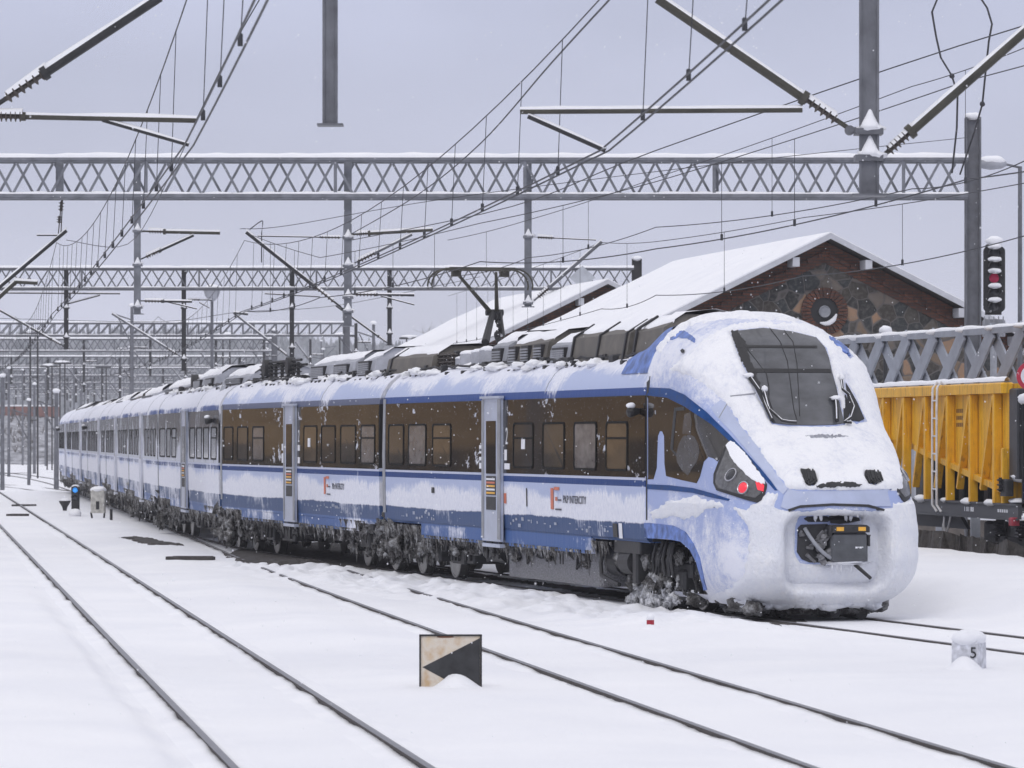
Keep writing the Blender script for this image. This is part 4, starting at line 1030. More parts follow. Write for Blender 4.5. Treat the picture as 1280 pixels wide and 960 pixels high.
# blown snow packed round the leading wheel, dark gear behind the arch
mb = MB()
for i in range(12): mb.blob((-1.6+1.7*i/11+rnd.uniform(-.1, .1), -rnd.uniform(1.0, 1.15), .05+.34*math.sin(math.pi*(i+.5)/15)*rnd.random()), rnd.uniform(.12, .21), i+290, .55, 0, 22, 15, (1.35, .7, 1))
for i in range(9): mb.blob((rnd.uniform(-1.8, .2), -rnd.uniform(1.1, 1.3), .02+abs(rnd.gauss(0, .16))), rnd.uniform(.02, .06), i+90, 1.0, 0, 10, 7)
for i in range(16): mb.blob((rnd.uniform(-.2, 1.2), -rnd.uniform(1.15, 1.3), rnd.uniform(.15, .5)), rnd.uniform(.02, .06), i+190, 1.1, 0, 9, 6)
mb.build('packed_snow', M_slush, cab, True, True)
mb = MB(); mb.box((-.3, -.9, .8), (1.9, 1.1, 1.35)); mb.bbox((-.95, -1.33, .35), (-.72, -1.05, 1.0), .03); mb.tube((-1.6, -1.18, .66), (-1.05, -1.18, .66), .2, n=18); mb.bbox((-1.9, -1.34, .80), (-.5, -1.1, 1.0), .02)
mb.path([(-2.9, -1.2, .9), (-2.75, -1.3, .6), (-2.6, -1.33, .42), (-2.2, -1.3, .35), (-1.8, -1.28, .3)], .035, 7)
for i in range(7): x = rnd.uniform(-.4, 1.2); mb.path([(x, -1.2, 1.0), (x+.05, -1.28, .75), (x+rnd.uniform(-.2, .2), -1.26, .5)], .03, 6)
mb.build('brake_gear', M_dark, cab, local=True)
# roof fairing behind the cab
mb = MB(); n = 10; sec2 = lambda t: [(-1.28, 3.52), (-1.16, 3.74+.18*t), (-.98, 3.86+.34*t), (-.55, 3.92+.42*t), (0, 3.94+.43*t), (.55, 3.92+.42*t), (.98, 3.86+.34*t), (1.16, 3.74+.18*t), (1.28, 3.52)]
vs = []; xs = [.03-1.75*i/n for i in range(n+1)]
for i, x in enumerate(xs):
    t = 1-i/n; t = t*t*(3-2*t); vs += [(x, y, z) for y, z in sec2(t)]
mb.add(vs, [(i*9+j, i*9+j+1, (i+1)*9+j+1, (i+1)*9+j) for i in range(n) for j in range(8)]); mb.build('roof_fairing', M_bluefr, cab, True, True)
mb = MB(); mb.add([(v[0], v[1], v[2]+.03+.03*noise.noise(Vector((v[0]*4, v[1]*4, 1)))-(.06 if i % 9 in (0, 1, 2, 6, 7, 8) else 0)-(.05 if i//9 > 6 else 0)) for i, v in enumerate(vs)], [(i*9+j, i*9+j+1, (i+1)*9+j+1, (i+1)*9+j) for i in range(n) for j in range(2, 6)]); mb.build('fairing_snow', M_snow, cab, True, True)
patch('cab_seam', [(808.3, 470), (809.2, 470), (809.2, 650), (808.3, 650)], .012, M_dark, 4)
patch('access_hatch', zp([(372, 795), (500, 820), (500, 824), (372, 799)], 800, 480, 5.333), .006, M_dark, 2)
patch('panel_joint', zp([(525, 225), (600, 95), (605, 98), (530, 228)], 800, 480, 5.333), .010, M_grey, 1.5)
patch('panel_joint', zp([(605, 92), (700, 82), (770, 72), (770, 78), (700, 88), (606, 98)], 800, 480, 5.333), .060, M_grey, 1.5)
patch('cab_roof_light', zp([(358, 545), (375, 530), (390, 540), (385, 558), (368, 562)], 800, 360, 6.856), .03, M_black, 1.2)
patch('frosted_roof_panel', zp([(200, 440), (230, 380), (290, 355), (400, 375), (470, 430), (470, 470), (420, 440), (350, 420), (280, 440), (215, 480)], 800, 360, 6.856), .008, M_bluefr, 1.6, False, None, True, .012, 2)
patch('frosted_roof_panel', zp([(690, 165), (760, 185), (830, 230), (868, 295), (800, 265), (740, 240), (720, 200)], 900, 390, 5.335), .030, M_bluefr, 1.6, False, None, True, .06, 2)
# ================================================================= portal gantries of the overhead line
def snowcap(mb, p0, p1, r, m=0):
    """a ridge of snow lying along the top of a level or sloping tube"""
    p0, p1 = Vector(p0), Vector(p1); d = p1-p0; k = max(2, int(d.length/.35)); s = Vector((-d.y, d.x, 0))
    s = s.normalized() if s.length > 1e-5 else Vector((1, 0, 0)); prof = [(-1.0, .5), (-.8, 1.35), (0, 2.0), (.8, 1.35), (1.0, .5)]; vs = []
    for i in range(k+1):
        c = p0+d*(i/k); j = 1+.45*noise.noise(Vector((c.x*2.3, c.y*1.1, c.z*2)))
        for a, b in prof: vs.append(c+s*a*r+Vector((0, 0, r*(.45+(b-.55)*j))))
    mb.add(vs, [(i*5+q, i*5+q+1, (i+1)*5+q+1, (i+1)*5+q) for i in range(k) for q in range(4)], m)
def lattice_truss(t, Y, x0, x1, zb, zt, dz, mat, r, style, step, snow=True, smat=None):
    """box truss of four chords, lattice on the near and far faces; px = photo columns at depth Y"""
    X = lambda p: (p-640)/F*Y
    mb = MB(); fy, by = Y-dz/2, Y+dz/2
    for y in (fy, by):
        for z in (zb, zt): mb.tube((x0, y, z), (x1, y, z), r, n=8)
    mb.build('chord', mat, t)
    mb = MB(); n = int((x1-x0)/step)
    th = r*.42
    for i in range(n):
        a = x0+i*step; b = a+step
        for y, ph in ((fy, 0), (by, 1)):
            if style == 'x':
                aa = a; bb = aa+step*.90; q = (i+ph) % 2
                p, pp = ((aa, y, zt-r), (bb, y, zb+r)) if q == 0 else ((aa, y, zb+r), (bb, y, zt-r))
                mb.bar(p, pp, th*2, th*1.2, side=(1, 0, 0))
            else:
                mb.bar((a, y, zb), (a, y, zt), th*2, th*2, side=(1, 0, 0))
                mb.bar((a, y, zb), (b, y, zt), th*2, th*2, side=(1, 0, 0))
        if i % 5 == 0:
            for z in (zb, zt): mb.bar((a, fy, z), (a, by, z), th*2, th*2)
            if i % 10 == 0 and style == 'x': mb.bar((a, fy, zb), (a, fy, zt), th*2.6, th*2.2, side=(1, 0, 0))
    mb.build('lattice', mat, t)
    if snow:
        mb = MB()
        for y in (fy, by):
            snowcap(mb, (x0, y, zt), (x1, y, zt), r); snowcap(mb, (x0, y, zb), (x1, y, zb), r*.72)
        mb.build('snow_cap', M_snow, t, True)
def post(t, Y, px, zt, zb, wd, mat, brk=(), plate_=True):
    """hanging post with collars; brk = heights of brackets"""
    x = (px-640)/F*Y; mb = MB()
    mb.box((x-wd/2, Y-wd/2, zb), (x+wd/2, Y+wd/2, zt))
    for s in (-1, 1): mb.box((x+s*wd/2-.012, Y-wd/2-.015, zb), (x+s*wd/2+.012, Y-wd/2-.001, zt))
    if plate_: mb.box((x-wd, Y-wd, zb-.02), (x+wd, Y+wd, zb-.001))
    for z in brk: mb.box((x-wd*.8, Y-wd*.8, z-.03), (x+wd*.8, Y+wd*.8, z+.03))
    o = mb.build('hanging_post', mat, t)
    if brk:
        mb = MB()
        for z in brk:
            mb.blob((x+wd*.15, Y-wd*.4, z+.03), wd*.72, px+z, .4, 0, 12, 7, (1.25, .7, .38)); mb.lathe([(0, wd*.68), (wd*.25, wd*.55), (wd*.7, wd*.30), (wd*1.2, wd*.12), (wd*1.7, .004)], (x+wd*.05, Y-wd*.35, z+.03), (0, 0, 1), 11)
        mb.build('snow_cap', M_snow, t, True)
    return x
def arm(t, Y, a, b, r, mat, ins=None, ins_r=.07, snow=True, dy=0.0, Yb=None):
    """cantilever tube between two photo points at depth Y, with an insulator over part of it"""
    p, q = P(a[0], a[1], Y+dy), P(b[0], b[1], Yb or Y+dy)
    f0, f1 = ins if ins else (0, 0)
    e = bpy.data.objects.new('cantilever', None); C.objects.link(e); e.location = p; e.parent = t; e.matrix_parent_inverse = wm(t).inverted()
    mb = MB()
    if ins:
        if f0 > 0: mb.tube(p, p+(q-p)*f0, r*.5, n=8)
        mb.tube(p+(q-p)*f1, q, r, n=10)
        mb.lathe([(-.03, r*1.5), (.03, r*1.5)], p+(q-p)*f1, q-p, 10)
    else: mb.tube(p, q, r, n=10)
    mb.build('cantilever_tube', mat, e)
    if ins: mb = MB(); mb.insul(p+(q-p)*f0, p+(q-p)*f1, ins_r*.78, 6); mb.build('insulator', M_insul, e, True)
    if snow:
        mb = MB(); snowcap(mb, p+(q-p)*f1, q, r*.85)
        if ins: snowcap(mb, p+(q-p)*f0, p+(q-p)*f1, ins_r*.62)
        mb.build('snow_cap', M_snow, e, True)
    return e
def base_col(t, px, Y, wd, z1, mat, open_web=True):
    x = (px-640)/F*Y; mb = MB()
    mb.box((x-wd/2, Y-wd*.06, -.3), (x+wd/2, Y+wd*.06, z1))
    for s in (-1, 1): mb.box((x+s*wd/2-.02-(.0 if s > 0 else 0), Y-wd*.45, -.3), (x+s*wd/2+.02, Y+wd*.45, z1))
    z = .6
    while open_web and z < z1-.2: mb.box((x-wd*.5-.028, Y-.06, z), (x-wd*.5-.021, Y+.06, z+.35)); mb.lathe([(0, .03), (.02, .03)], (x+wd*.1, Y-wd*.06-.001, z), (0, -1, 0), 8); z += .8
    mb.build('column', mat, t)
    mb = MB(); mb.blob((x, Y, z1+.03), wd*.62, px, .2, 0, 12, 8, (1, 1, .45)); mb.build('snow_cap', M_snow, t, True)

GG = 'portal gantries spanning the tracks'
# --- gantry above the nearest edge of the picture: only its hanging posts show
Y0 = 42
t = thing('catenary_gantry', (0, Y0, 0), 'nearest overhead gantry of which only two thick hanging posts reach into view from the top', 'gantry', GG)
lattice_truss(t, Y0, -11, 12, 8.25, 9.2, .8, M_steel, .06, 'x', .44)
post(t, Y0, 413, 9.2, 2.55+(HZ-155)*Y0/F, .128, M_steel)
post(t, Y0, 1085.5, 9.2, 2.55+(HZ-243)*Y0/F, .172, M_steel, [2.55+(HZ-165)*Y0/F, 2.55+(HZ-198)*Y0/F])
post(t, Y0, -55, 9.2, 5.4, .15, M_steel)
for px in (-750, 1980): base_col(t, px, Y0, .36, 9.3, M_steel)
arm(t, Y0, (1066, 164), (822, -2), .050, M_olive, (.08, .25), .075)
arm(t, Y0, (1098, 200), (1300, 22), .050, M_olive, (.06, .20), .075)
arm(t, Y0, (1003, 137), (650, 139), .030, M_olive, None)
arm(t, Y0, (660, 145), (757, 188), .026, M_dark, None)
arm(t, Y0, (-48, 160), (200, -4), .050, M_dark, (.22, .42), .08)
arm(t, Y0, (-48, 144), (246, 150), .030, M_olive, (.14, .26), .075)
arm(t, Y0, (128, 150), (236, 181), .020, M_dark, None)
mb = MB()
for (a, b) in (((1062, 163), (1085, 160)), ((1100, 199), (1086, 196))): mb.bar(P(*a, Y0), P(*b, Y0-.06), .06, .05); mb.lathe([(-.03, .05), (.03, .05)], P(*a, Y0), (0, 1, 0), 12)
mb.build('bracket', M_steel, t)
# --- first full gantry
Y1 = 100
X1 = lambda p: (p-640)/F*Y1
t = thing('catenary_gantry', (0, Y1, 0), 'large grey lattice gantry nearest in full view, ending at the tall column beside the signal', 'gantry', GG)
lattice_truss(t, Y1, -17.5, X1(1208), 8.23, 9.10, .75, M_steel_lt, .07, 'x', .445)
base_col(t, 1216, Y1, .33, 2.55+(HZ-147)*Y1/F, M_steel); base_col(t, -290, Y1, .33, 9.9, M_steel)
post(t, Y1, 75, 9.1, 8.2, .16, M_steel_lt); post(t, Y1, 172, 9.1, 2.55+(HZ-392)*Y1/F, .14, M_steel_lt, [7.42, 6.62, 5.62])
post(t, Y1, 435, 9.1, 2.55+(HZ-407)*Y1/F, .16, M_steel_lt, [7.26, 6.60, 5.85, 5.52]); post(t, Y1, 660, 9.1, 2.55+(HZ-383)*Y1/F, .15, M_steel_lt, [7.28, 5.72])
post(t, Y1, 895, 9.1, 8.2, .10, M_steel_lt, (), False)
mb = MB()
for dx in (0, 4): mb.tube(P(77+dx*.3, 250, Y1), P(73+dx*.8, 292, Y1), .014)
mb.insul(P(77, 252, Y1), P(76, 264, Y1), .07, 3); mb.insul(P(74.5, 270, Y1), P(74, 279, Y1), .07, 3); mb.build('suspension_link', M_insul, t)
arm(t, Y1, (176, 289), (275, 291), .045, M_olive, (.10, .30), .07); arm(t, Y1, (176, 324), (242, 294), .035, M_dark, (.10, .36), .08)
arm(t, Y1, (174, 376), (240, 377), .030, M_dark, (.10, .45), .06); arm(t, Y1, (208, 377), (246, 386), .016, M_dark, None)
arm(t, Y1, (439, 293), (541, 287), .045, M_olive, (.06, .22), .07); arm(t, Y1, (439, 331), (515, 293), .035, M_steel, (.10, .40), .08)
arm(t, Y1, (436, 368), (518, 368.5), .026, M_dark, (.10, .42), .065); arm(t, Y1, (476, 370), (518, 381), .016, M_dark, None)
arm(t, Y1, (430, 387), (308, 290), .048, M_dark, (.10, .30), .07); arm(t, Y1, (432, 297), (322, 295), .016, M_dark, (.06, .28), .05)
arm(t, Y1, (662, 296), (745, 300), .014, M_dark, (.12, .35), .06); arm(t, Y1, (664, 379), (752, 302), .045, M_steel, (.10, .26), .08)
arm(t, Y1, (-40, 392), (83, 288), .048, M_dark, (.02, .12), .07); arm(t, Y1, (46, 294), (72, 294), .02, M_dark, None)
arm(t, Y1, (-5, 375), (20, 352), .055, M_olive, None); arm(t, Y1, (18, 352), (47, 353.5), .05, M_olive, None)
mb = MB(); pts = [P(312+10*math.sin(i/10*math.pi*1.0)*1+12*i/10, 287-11*math.sin(i/10*math.pi), Y1) for i in range(8)]+[P(327, 292+4*i, Y1) for i in range(10)]
mb.path(pts, .014, 6); mb.build('jumper_cable', M_wire, t)
# --- second gantry
Y2 = 163
X2 = lambda p: (p-640)/F*Y2
t = thing('catenary_gantry', (0, Y2, 0), 'second lattice gantry, ending at the dark column before the snowy roof', 'gantry', GG)
lattice_truss(t, Y2, -30, X2(792), 2.55+(HZ-361)*Y2/F, 2.55+(HZ-336)*Y2/F, .75, M_steel, .06, 'x', .45)
base_col(t, 796, Y2, .34, 2.55+(HZ-324)*Y2/F, M_dark)
for px, yb in ((83, 436), (230, 463), (365, 449), (487, 431)): post(t, Y2, px, 9.0, 2.55+(HZ-yb)*Y2/F, .15, M_dark, [2.55+(HZ-yb+14)*Y2/F, 2.55+(HZ-385)*Y2/F])
arm(t, Y2, (150, 367), (-10, 366), .03, M_dark, None); arm(t, Y2, (125, 369), (80, 381), .03, M_dark, None); arm(t, Y2, (232, 374.5), (265, 375), .025, M_dark, (.1, .5), .06)
arm(t, Y2, (249, 378), (262, 385), .02, M_dark, None); arm(t, Y2, (331, 367), (400, 371), .025, M_dark, None); arm(t, Y2, (488, 369), (518, 370), .022, M_dark, (.1, .5), .06)
arm(t, Y2, (362, 447), (292, 391), .045, M_steel, (.05, .2), .07); arm(t, Y2, (292, 391), (310, 392.5), .05, M_dark, None); arm(t, Y2, (226, 446), (140, 392), .045, M_steel, (.05, .2), .07)
arm(t, Y2, (80, 433), (0, 388), .04, M_dark, (.05, .2), .07); arm(t, Y2, (486, 430), (420, 382), .04, M_dark, (.05, .2), .07)
arm(t, Y2, (700, 361), (765, 376), .02, M_dark, None)
mb = MB(); c = P(728, 347, Y2-.6); k = Y2/F; mb.prism([(-16*k, 0), (0, -15*k), (16*k, 0), (0, 15*k)], c, (1, 0, 0), (0, 0, 1), (0, .03, 0))
o = mb.build('diamond_sign', simple('frosted_sign_plate', (.42, .44, .48), .6, 0, .15, 3)); tag(o, 'blank frosted diamond plate hanging on the second gantry near the station roof', 'sign')
mb = MB()
# --- gantries further off, alternating truss patterns
spec = [(237, 404, 419.5, 'n', 430, [(165, 480, 5), (445, 452, 4), (660, 470, 4)], 'third gantry with a sawtooth truss of upright and slanted bars'),
        (282, 424, 439, 'x', 340, [(105, 490, 3), (188, 470, 3), (270, 470, 3), (330, 462, 3), (388, 456, 3)], 'fourth gantry with crossed lattice just beneath the sawtooth truss'),
        (335, 446, 457.5, 'n', 330, [(14, 480, 3), (60, 500, 3), (150, 498, 3), (232, 486, 3), (300, 478, 3)], 'fifth gantry with a snow lined sawtooth truss'),
        (392, 460, 469.5, 'x', 300, [(30, 500, 2.5), (128, 505, 2.5), (204, 492, 2.5), (95, 503, 2.5)], 'sixth gantry, pale lattice low over the rear carriages'),
        (450, 470.5, 478.5, 'n', 280, [(84, 500, 2.2), (150, 503, 2.2), (8, 500, 2.2), (118, 502, 2.2)], 'seventh gantry fading into the snowy haze'),
        (520, 479.5, 486.5, 'n', 260, [(20, 505, 2), (66, 507, 2), (110, 507, 2)], 'eighth gantry, thin and faint in the haze'),
        (600, 487, 493, 'x', 250, [(48, 508, 2), (4, 508, 2), (88, 509, 2)], 'ninth and farthest gantry, nearly lost in the haze')]
for Yk, yt, yb, st, xr, posts, lab in spec:
    t = thing('catenary_gantry', (0, Yk, 0), lab, 'gantry', GG); K = Yk/F
    zt, zb = 2.55+(HZ-yt)*K, 2.55+(HZ-yb)*K; xr_ = (xr-640)*K
    lattice_truss(t, Yk, -Yk*.20-16, xr_, zb, zt, .7, M_steel, .065, st, .46 if st == 'x' else .62)
    base_col(t, xr+3, Yk, .36, zt+.6, M_steel); base_col(t, 640+(-Yk*.20-16)/K, Yk, .36, zt+.6, M_steel)
    for px, yb_, wpx in posts:
        post(t, Yk, px, zt, 2.55+(HZ-yb_)*K, wpx*K*.85, M_dark, [2.55+(HZ-yb_+9)*K, zb-.9])
        sgn = -1
        arm(t, Yk, (px-1, yb_-6), (px-1-3200/Yk*1.6, yb_-6-2600/Yk*1.3*1.9), .05, M_steel, (.05, .2), .08)
        arm(t, Yk, (px+1, zb and yb+ (yb_-yb)*.25), (px+1+4200/Yk, yb+(yb_-yb)*.25), .04, M_dark, (.1, .4), .07)
# --- masts standing singly among the tracks
def mast(px, ytop, Y, wd_, lab, mat=M_dark, cap=True, arm_=None, grp='masts among the distant tracks'):
    wd = wd_*.7; x = (px-640)/F*Y; t = thing('line_mast', (x, Y, 0), lab, 'mast', grp); zt = 2.55+(HZ-ytop)*Y/F; K = Y/F
    mb = MB(); n = max(4, int(zt/.5))
    if cap:
        for s in (-1, 1): mb.box((x+s*wd*.8-.05, Y-wd*.3, -.2), (x+s*wd*.8+.05, Y+wd*.3, zt))
    else: mb.tube((x, Y, -.2), (x, Y, zt), wd*.55, wd*.38, 8)
    for z in ((zt*.4, zt*.7) if cap else ()): mb.bar((x-wd, Y-wd*.3, z), (x+wd, Y-wd*.3, z), .05, .03, side=(0, 0, 1))
    mb.build('shaft', mat, t)
    if cap: mb = MB(); mb.box((x-wd*1.8-.25, Y-.4, zt+.001), (x+wd*1.8+.25, Y+.4, zt+.12)); mb.build('platform', mat, t); mb = MB(); mb.blob((x, Y, zt+.15), wd*1.5+.2, px, .2, 0, 12, 7, (1.1, .8, .25)); mb.build('snow_cap', M_snow, t, True)
    else: mb = MB(); mb.blob((x, Y, zt+.02), wd*.8, px, .2, 0, 10, 7, (1, 1, .6)); mb.build('snow_cap', M_snow, t, True)
    if arm_:
        mb = MB(); mb.tube((x, Y, zt-.8), (x+arm_*1.0, Y, zt-.5), .04); mb.tube((x, Y, zt-2.2), (x+arm_*.9, Y, zt-.6), .035); mb.build('cantilever', mat, t)
for a in ((42.5, 418, 270, .42, 'twin legged mast with a flat platform near the left edge'), (283, 421, 290, .42, 'platform topped mast rising behind the third carriage roof'), (429, 421, 290, .42, 'platform topped mast behind the white roof boxes'),
          (512, 424, 300, .38, 'platform topped mast beside the brown roof box'), (62, 459, 330, .34, 'short platform topped mast at the far left'), (78, 455, 330, .34, 'short mast beside the rearmost carriage roof'), (130, 460, 360, .34, 'small distant mast over the rear carriages')): mast(*a)
for a in ((165, 382, 236, .34, 'tall slender dark mast above the rear carriages'), (36, 500, 225, .24, 'dark slim mast at the far left by the curving tracks'), (70.5, 489, 214, .36, 'concrete footed mast touching the end of the train'), (3, 470, 210, .30, 'dark mast cut by the left picture edge'),
          (43, 480, 300, .30, 'thin distant mast left of the train end'), (467, 404, 240, .34, 'short dark mast above the brown roof box'), (11, 460, 280, .28, 'faint mast near the left picture edge')): mast(*a, M_steel, False, -.9)
mb = MB()
rnd_m = random.Random(44)
for q in range(16): mast(rnd_m.uniform(0, 150) if q < 9 else rnd_m.uniform(150, 460), rnd_m.uniform(452, 492) if q < 9 else rnd_m.uniform(418, 440), rnd_m.uniform(330, 560), .26, 'thin hazy mast among the receding gantries', M_steel, q % 3 == 0, rnd_m.choice((-1.6, 1.6, 2.2)), 'thin hazy masts between the gantries')
# --- lamps
def yard_lamp(px, ytop, Y, lab):
    x = (px-640)/F*Y; zt = 2.55+(HZ-ytop)*Y/F; t = thing('yard_lamp', (x, Y, 0), lab, 'lamp')
    mb = MB(); mb.tube((x, Y, -.2), (x, Y, zt-.5), .10, .07, 10); mb.build('pole', M_steel, t)
    mb = MB(); mb.lathe([(-.62, .02), (-.55, .16), (-.35, .32), (-.1, .40), (0, .40), (.02, .30)], (x, Y, zt), (0, 0, 1), 18); mb.build('bowl_shade', M_greybox, t, True)
    mb = MB(); mb.blob((x, Y, zt+.03), .36, 3, .15, 0, 14, 8, (1, 1, .5)); mb.build('snow_cap', M_snow, t, True)
yard_lamp(265, 361, 200, 'round bowl lamp on a thin pole above the white roof boxes')
x = (1275-640)/F*104; zt = 2.55+(HZ-208)*104/F
t = thing('street_lamp', (x, 104, 0), 'slim grey lamp post with a snow covered head near the right picture edge', 'lamp')
mb = MB(); mb.tube((x, 104, -.2), (x, 104, zt), .065, .05, 10); mb.build('pole', M_steel, t)
mb = MB(); mb.tube((x, 104, zt-.03), (x-.34, 104, zt+.05), .03, n=8); mb.build('bracket', M_steel, t)
mb = MB(); mb.lathe([(0, .05), (.12, .12), (.4, .155), (.62, .12), (.72, .02)], (x-.33, 104, zt+.06), (-1, 0, .02), 14); mb.build('lamp_head', M_greybox, t, True)
mb = MB(); mb.blob((x-.68, 104, zt+.14), .33, 6, .15, 0, 14, 8, (1.05, .5, .36)); mb.build('snow_cap', M_snow, t, True)

# ================================================================= overhead wires
def wire(mb, pts, r): mb.path(pts, r, 5)
def cat(p, q, s, n=14): return [p+(q-p)*(i/n)-Vector((0, 0, 4*s*(i/n)*(1-i/n))) for i in range(n+1)]
LG = 'overhead line equipment above the tracks'
def overhead(name_lab, sup, pair=.0, sag=.9, rc=.010, rk=.008, rd=.0045, nd=3.3):
    """sup: list of (contact point, carrier point) at supports; builds contact wires, carrier and droppers"""
    t = thing('overhead_line', sup[0][0], name_lab, 'overhead wires', LG)
    for j in ((-1, 1) if pair else (0,)):
        mb = MB(); pts = []
        for (c0, k0), (c1, k1) in zip(sup, sup[1:]):
            d = (c1-c0).normalized(); s = Vector((-d.y, d.x, 0)); seg = [q+s*j*pair for q in cat(c0, c1, .10)]
            pts += seg[:-1]
        pts.append(sup[-1][0]); wire(mb, pts, rc); mb.build('contact_wire', M_wire, t)
    mb = MB(); pts = []
    for (c0, k0), (c1, k1) in zip(sup, sup[1:]): pts += cat(k0, k1, sag if (k1-k0).length > 30 else .03, 20)[:-1]
    pts.append(sup[-1][1]); wire(mb, pts, rk); mb.build('carrier_wire', M_wire, t)
    for (c0, k0), (c1, k1) in zip(sup, sup[1:]):
        if c0.y > 170 and c1.y > 170: continue
        nq = max(2, int((c1-c0).length/nd))
        cc, kk = cat(c0, c1, .10, nq), cat(k0, k1, sag if (k1-k0).length > 30 else .03, nq)
        for a, b in list(zip(cc, kk))[1:-1]:
            mb = MB(); mb.tube(a, b, rd, n=4, cap=False); mb.bbox(a+Vector((-.02, -.02, -.02)), a+Vector((.02, .02, .08)), .01); mb.build('dropper', M_wire, t)
    return t
sup_at = lambda px, py, Y, zk: (P(px, py, Y), Vector((P(px, py, Y).x+.05, Y, zk)))
line_a = [sup_at(1000, -1500, 9, 7.1), sup_at(236, 182, 42, 7.1), sup_at(68, 392, 100, 7.15), sup_at(18, 452, 163, 7.2), (Vector((-30.5, 237, 5.5)), Vector((-30.5, 237, 7.1))), (Vector((-36.5, 282, 5.5)), Vector((-36.5, 282, 7.0)))]
overhead('overhead line with paired wires sweeping down the upper left of the sky', line_a, .045)
line_b = [sup_at(2400, -1390, 10, 7.0), sup_at(756, 188, 42, 7.0), sup_at(303, 390, 100, 7.2), sup_at(196, 452, 163, 7.2), (Vector((-25.0, 237, 5.5)), Vector((-25.0, 237, 7.1))), (Vector((-31.5, 282, 5.5)), Vector((-31.5, 282, 7.0))), (Vector((-41, 335, 5.5)), Vector((-41, 335, 7)))]
overhead('overhead line with paired wires crossing the middle of the sky towards the pantograph', line_b, .045)
line_c = [(P(1800, 100, 38), P(1800, -70, 38)), (P(1209, 224, 54.1), P(1209, 101, 54.1)), (P(820, 311, 67.4), P(820, 227, 67.4)), (P(600, 327, 75.5), P(600, 279, 75.5)), (P(400, 372, 90), P(400, 322, 90)), (P(310, 389.5, 100), P(310, 292, 100))]
overhead('overhead line above the leading carriage touching its raised pantograph', line_c, 0, .12)
line_d = [(P(1700, 190, 44), P(1700, 120, 44)), (P(1280, 295, 62), P(1280, 229, 62)), (P(1004, 345, 76), P(1004, 272, 76)), (P(820, 369, 87.8), P(820, 302, 87.8)), (P(752, 386, 100), P(752, 303, 100)), (P(560, 430, 163), P(560, 370, 163))]
overhead('overhead line strung in front of the stone gable', line_d, 0, .05, .009, .008, .0045, 5.5)
line_f = [(P(1500, 140, 56), P(1500, -25, 56)), (P(1280, 201.5, 62), P(1280, 60, 62)), (P(1140, 236, 68), P(1140, 108, 68)), (P(820, 284, 82), P(820, 222, 82)), (P(660, 322, 92), P(660, 275, 92)), (P(560, 345, 100), P(560, 300, 100))]
overhead('overhead line with widely spaced droppers rising to the right past the lamp head', line_f, 0, .03, .009, .008, .0045, 5)
# loose feeder wires
for pts, r, lab in ((((1700, -60, 44), (1280, 32, 56), (820, 188, 70), (640, 258, 84), (440, 300, 100)), .010, 'single feeder wire sloping above the train roof towards the gantry posts'),
                    (((780, -20, 40), (690, 78, 50), (600, 180, 66), (520, 245, 80), (440, 292, 100)), .011, 'steep feeder wire falling from the top centre of the sky'),
                    (((330, -10, 52), (290, 60, 54), (250, 140, 62), (215, 215, 80), (160, 305, 100), (83, 300, 101)), .008, 'slack feeder wire sagging to the left gantry hanger'),
                    (((300, 286, 100), (360, 282, 100), (560, 248, 96), (900, 205, 92), (1208, 172, 99)), .008, 'nearly level wire running along the first gantry'),
                    (((0, 398, 163), (200, 402, 163), (300, 390, 163), (420, 382, 163), (600, 346, 150)), .010, 'thin distant wire strung across the second gantry')):
    mb = MB(); q = [P(*p) for p in pts]; d = []
    for i in range(len(q)-1):
        for j in range(6):
            tt_ = j/6; p0, p1, p2, p3 = q[max(i-1, 0)], q[i], q[i+1], q[min(i+2, len(q)-1)]
            d.append(.5*((2*p1)+(p2-p0)*tt_+(2*p0-5*p1+4*p2-p3)*tt_**2+(3*p1-p0-3*p2+p3)*tt_**3))
    d.append(q[-1]); mb.path(d, r, 5); tag(mb.build('feeder_wire', M_wire), lab, 'wire', 'loose feeder wires')
# looped jumper at the upper right
for j, pts in enumerate(([(1206, -20), (1190, -12), (1172, -2), (1165, 15), (1170, 45), (1176, 72), (1190, 95), (1197, 118), (1196, 160), (1190, 216)], [(1206, -20), (1222, -8), (1234, 10), (1240, 30), (1236, 52), (1232, 90), (1228, 130), (1218, 165), (1200, 218)])):
    mb = MB(); q = [P(a, b, 88+6*i/9) for i, (a, b) in enumerate(pts)]; mb.path(q, .022, 6); mb.blob(q[6], .06, 1, .1)
    tag(mb.build('jumper_cable', M_wire, None, True), ('dark cable hanging in a bend left of the tall column top', 'dark cable hanging in a bend crossing the tall column top')[j], 'cable', 'looped cables beside the tall column')
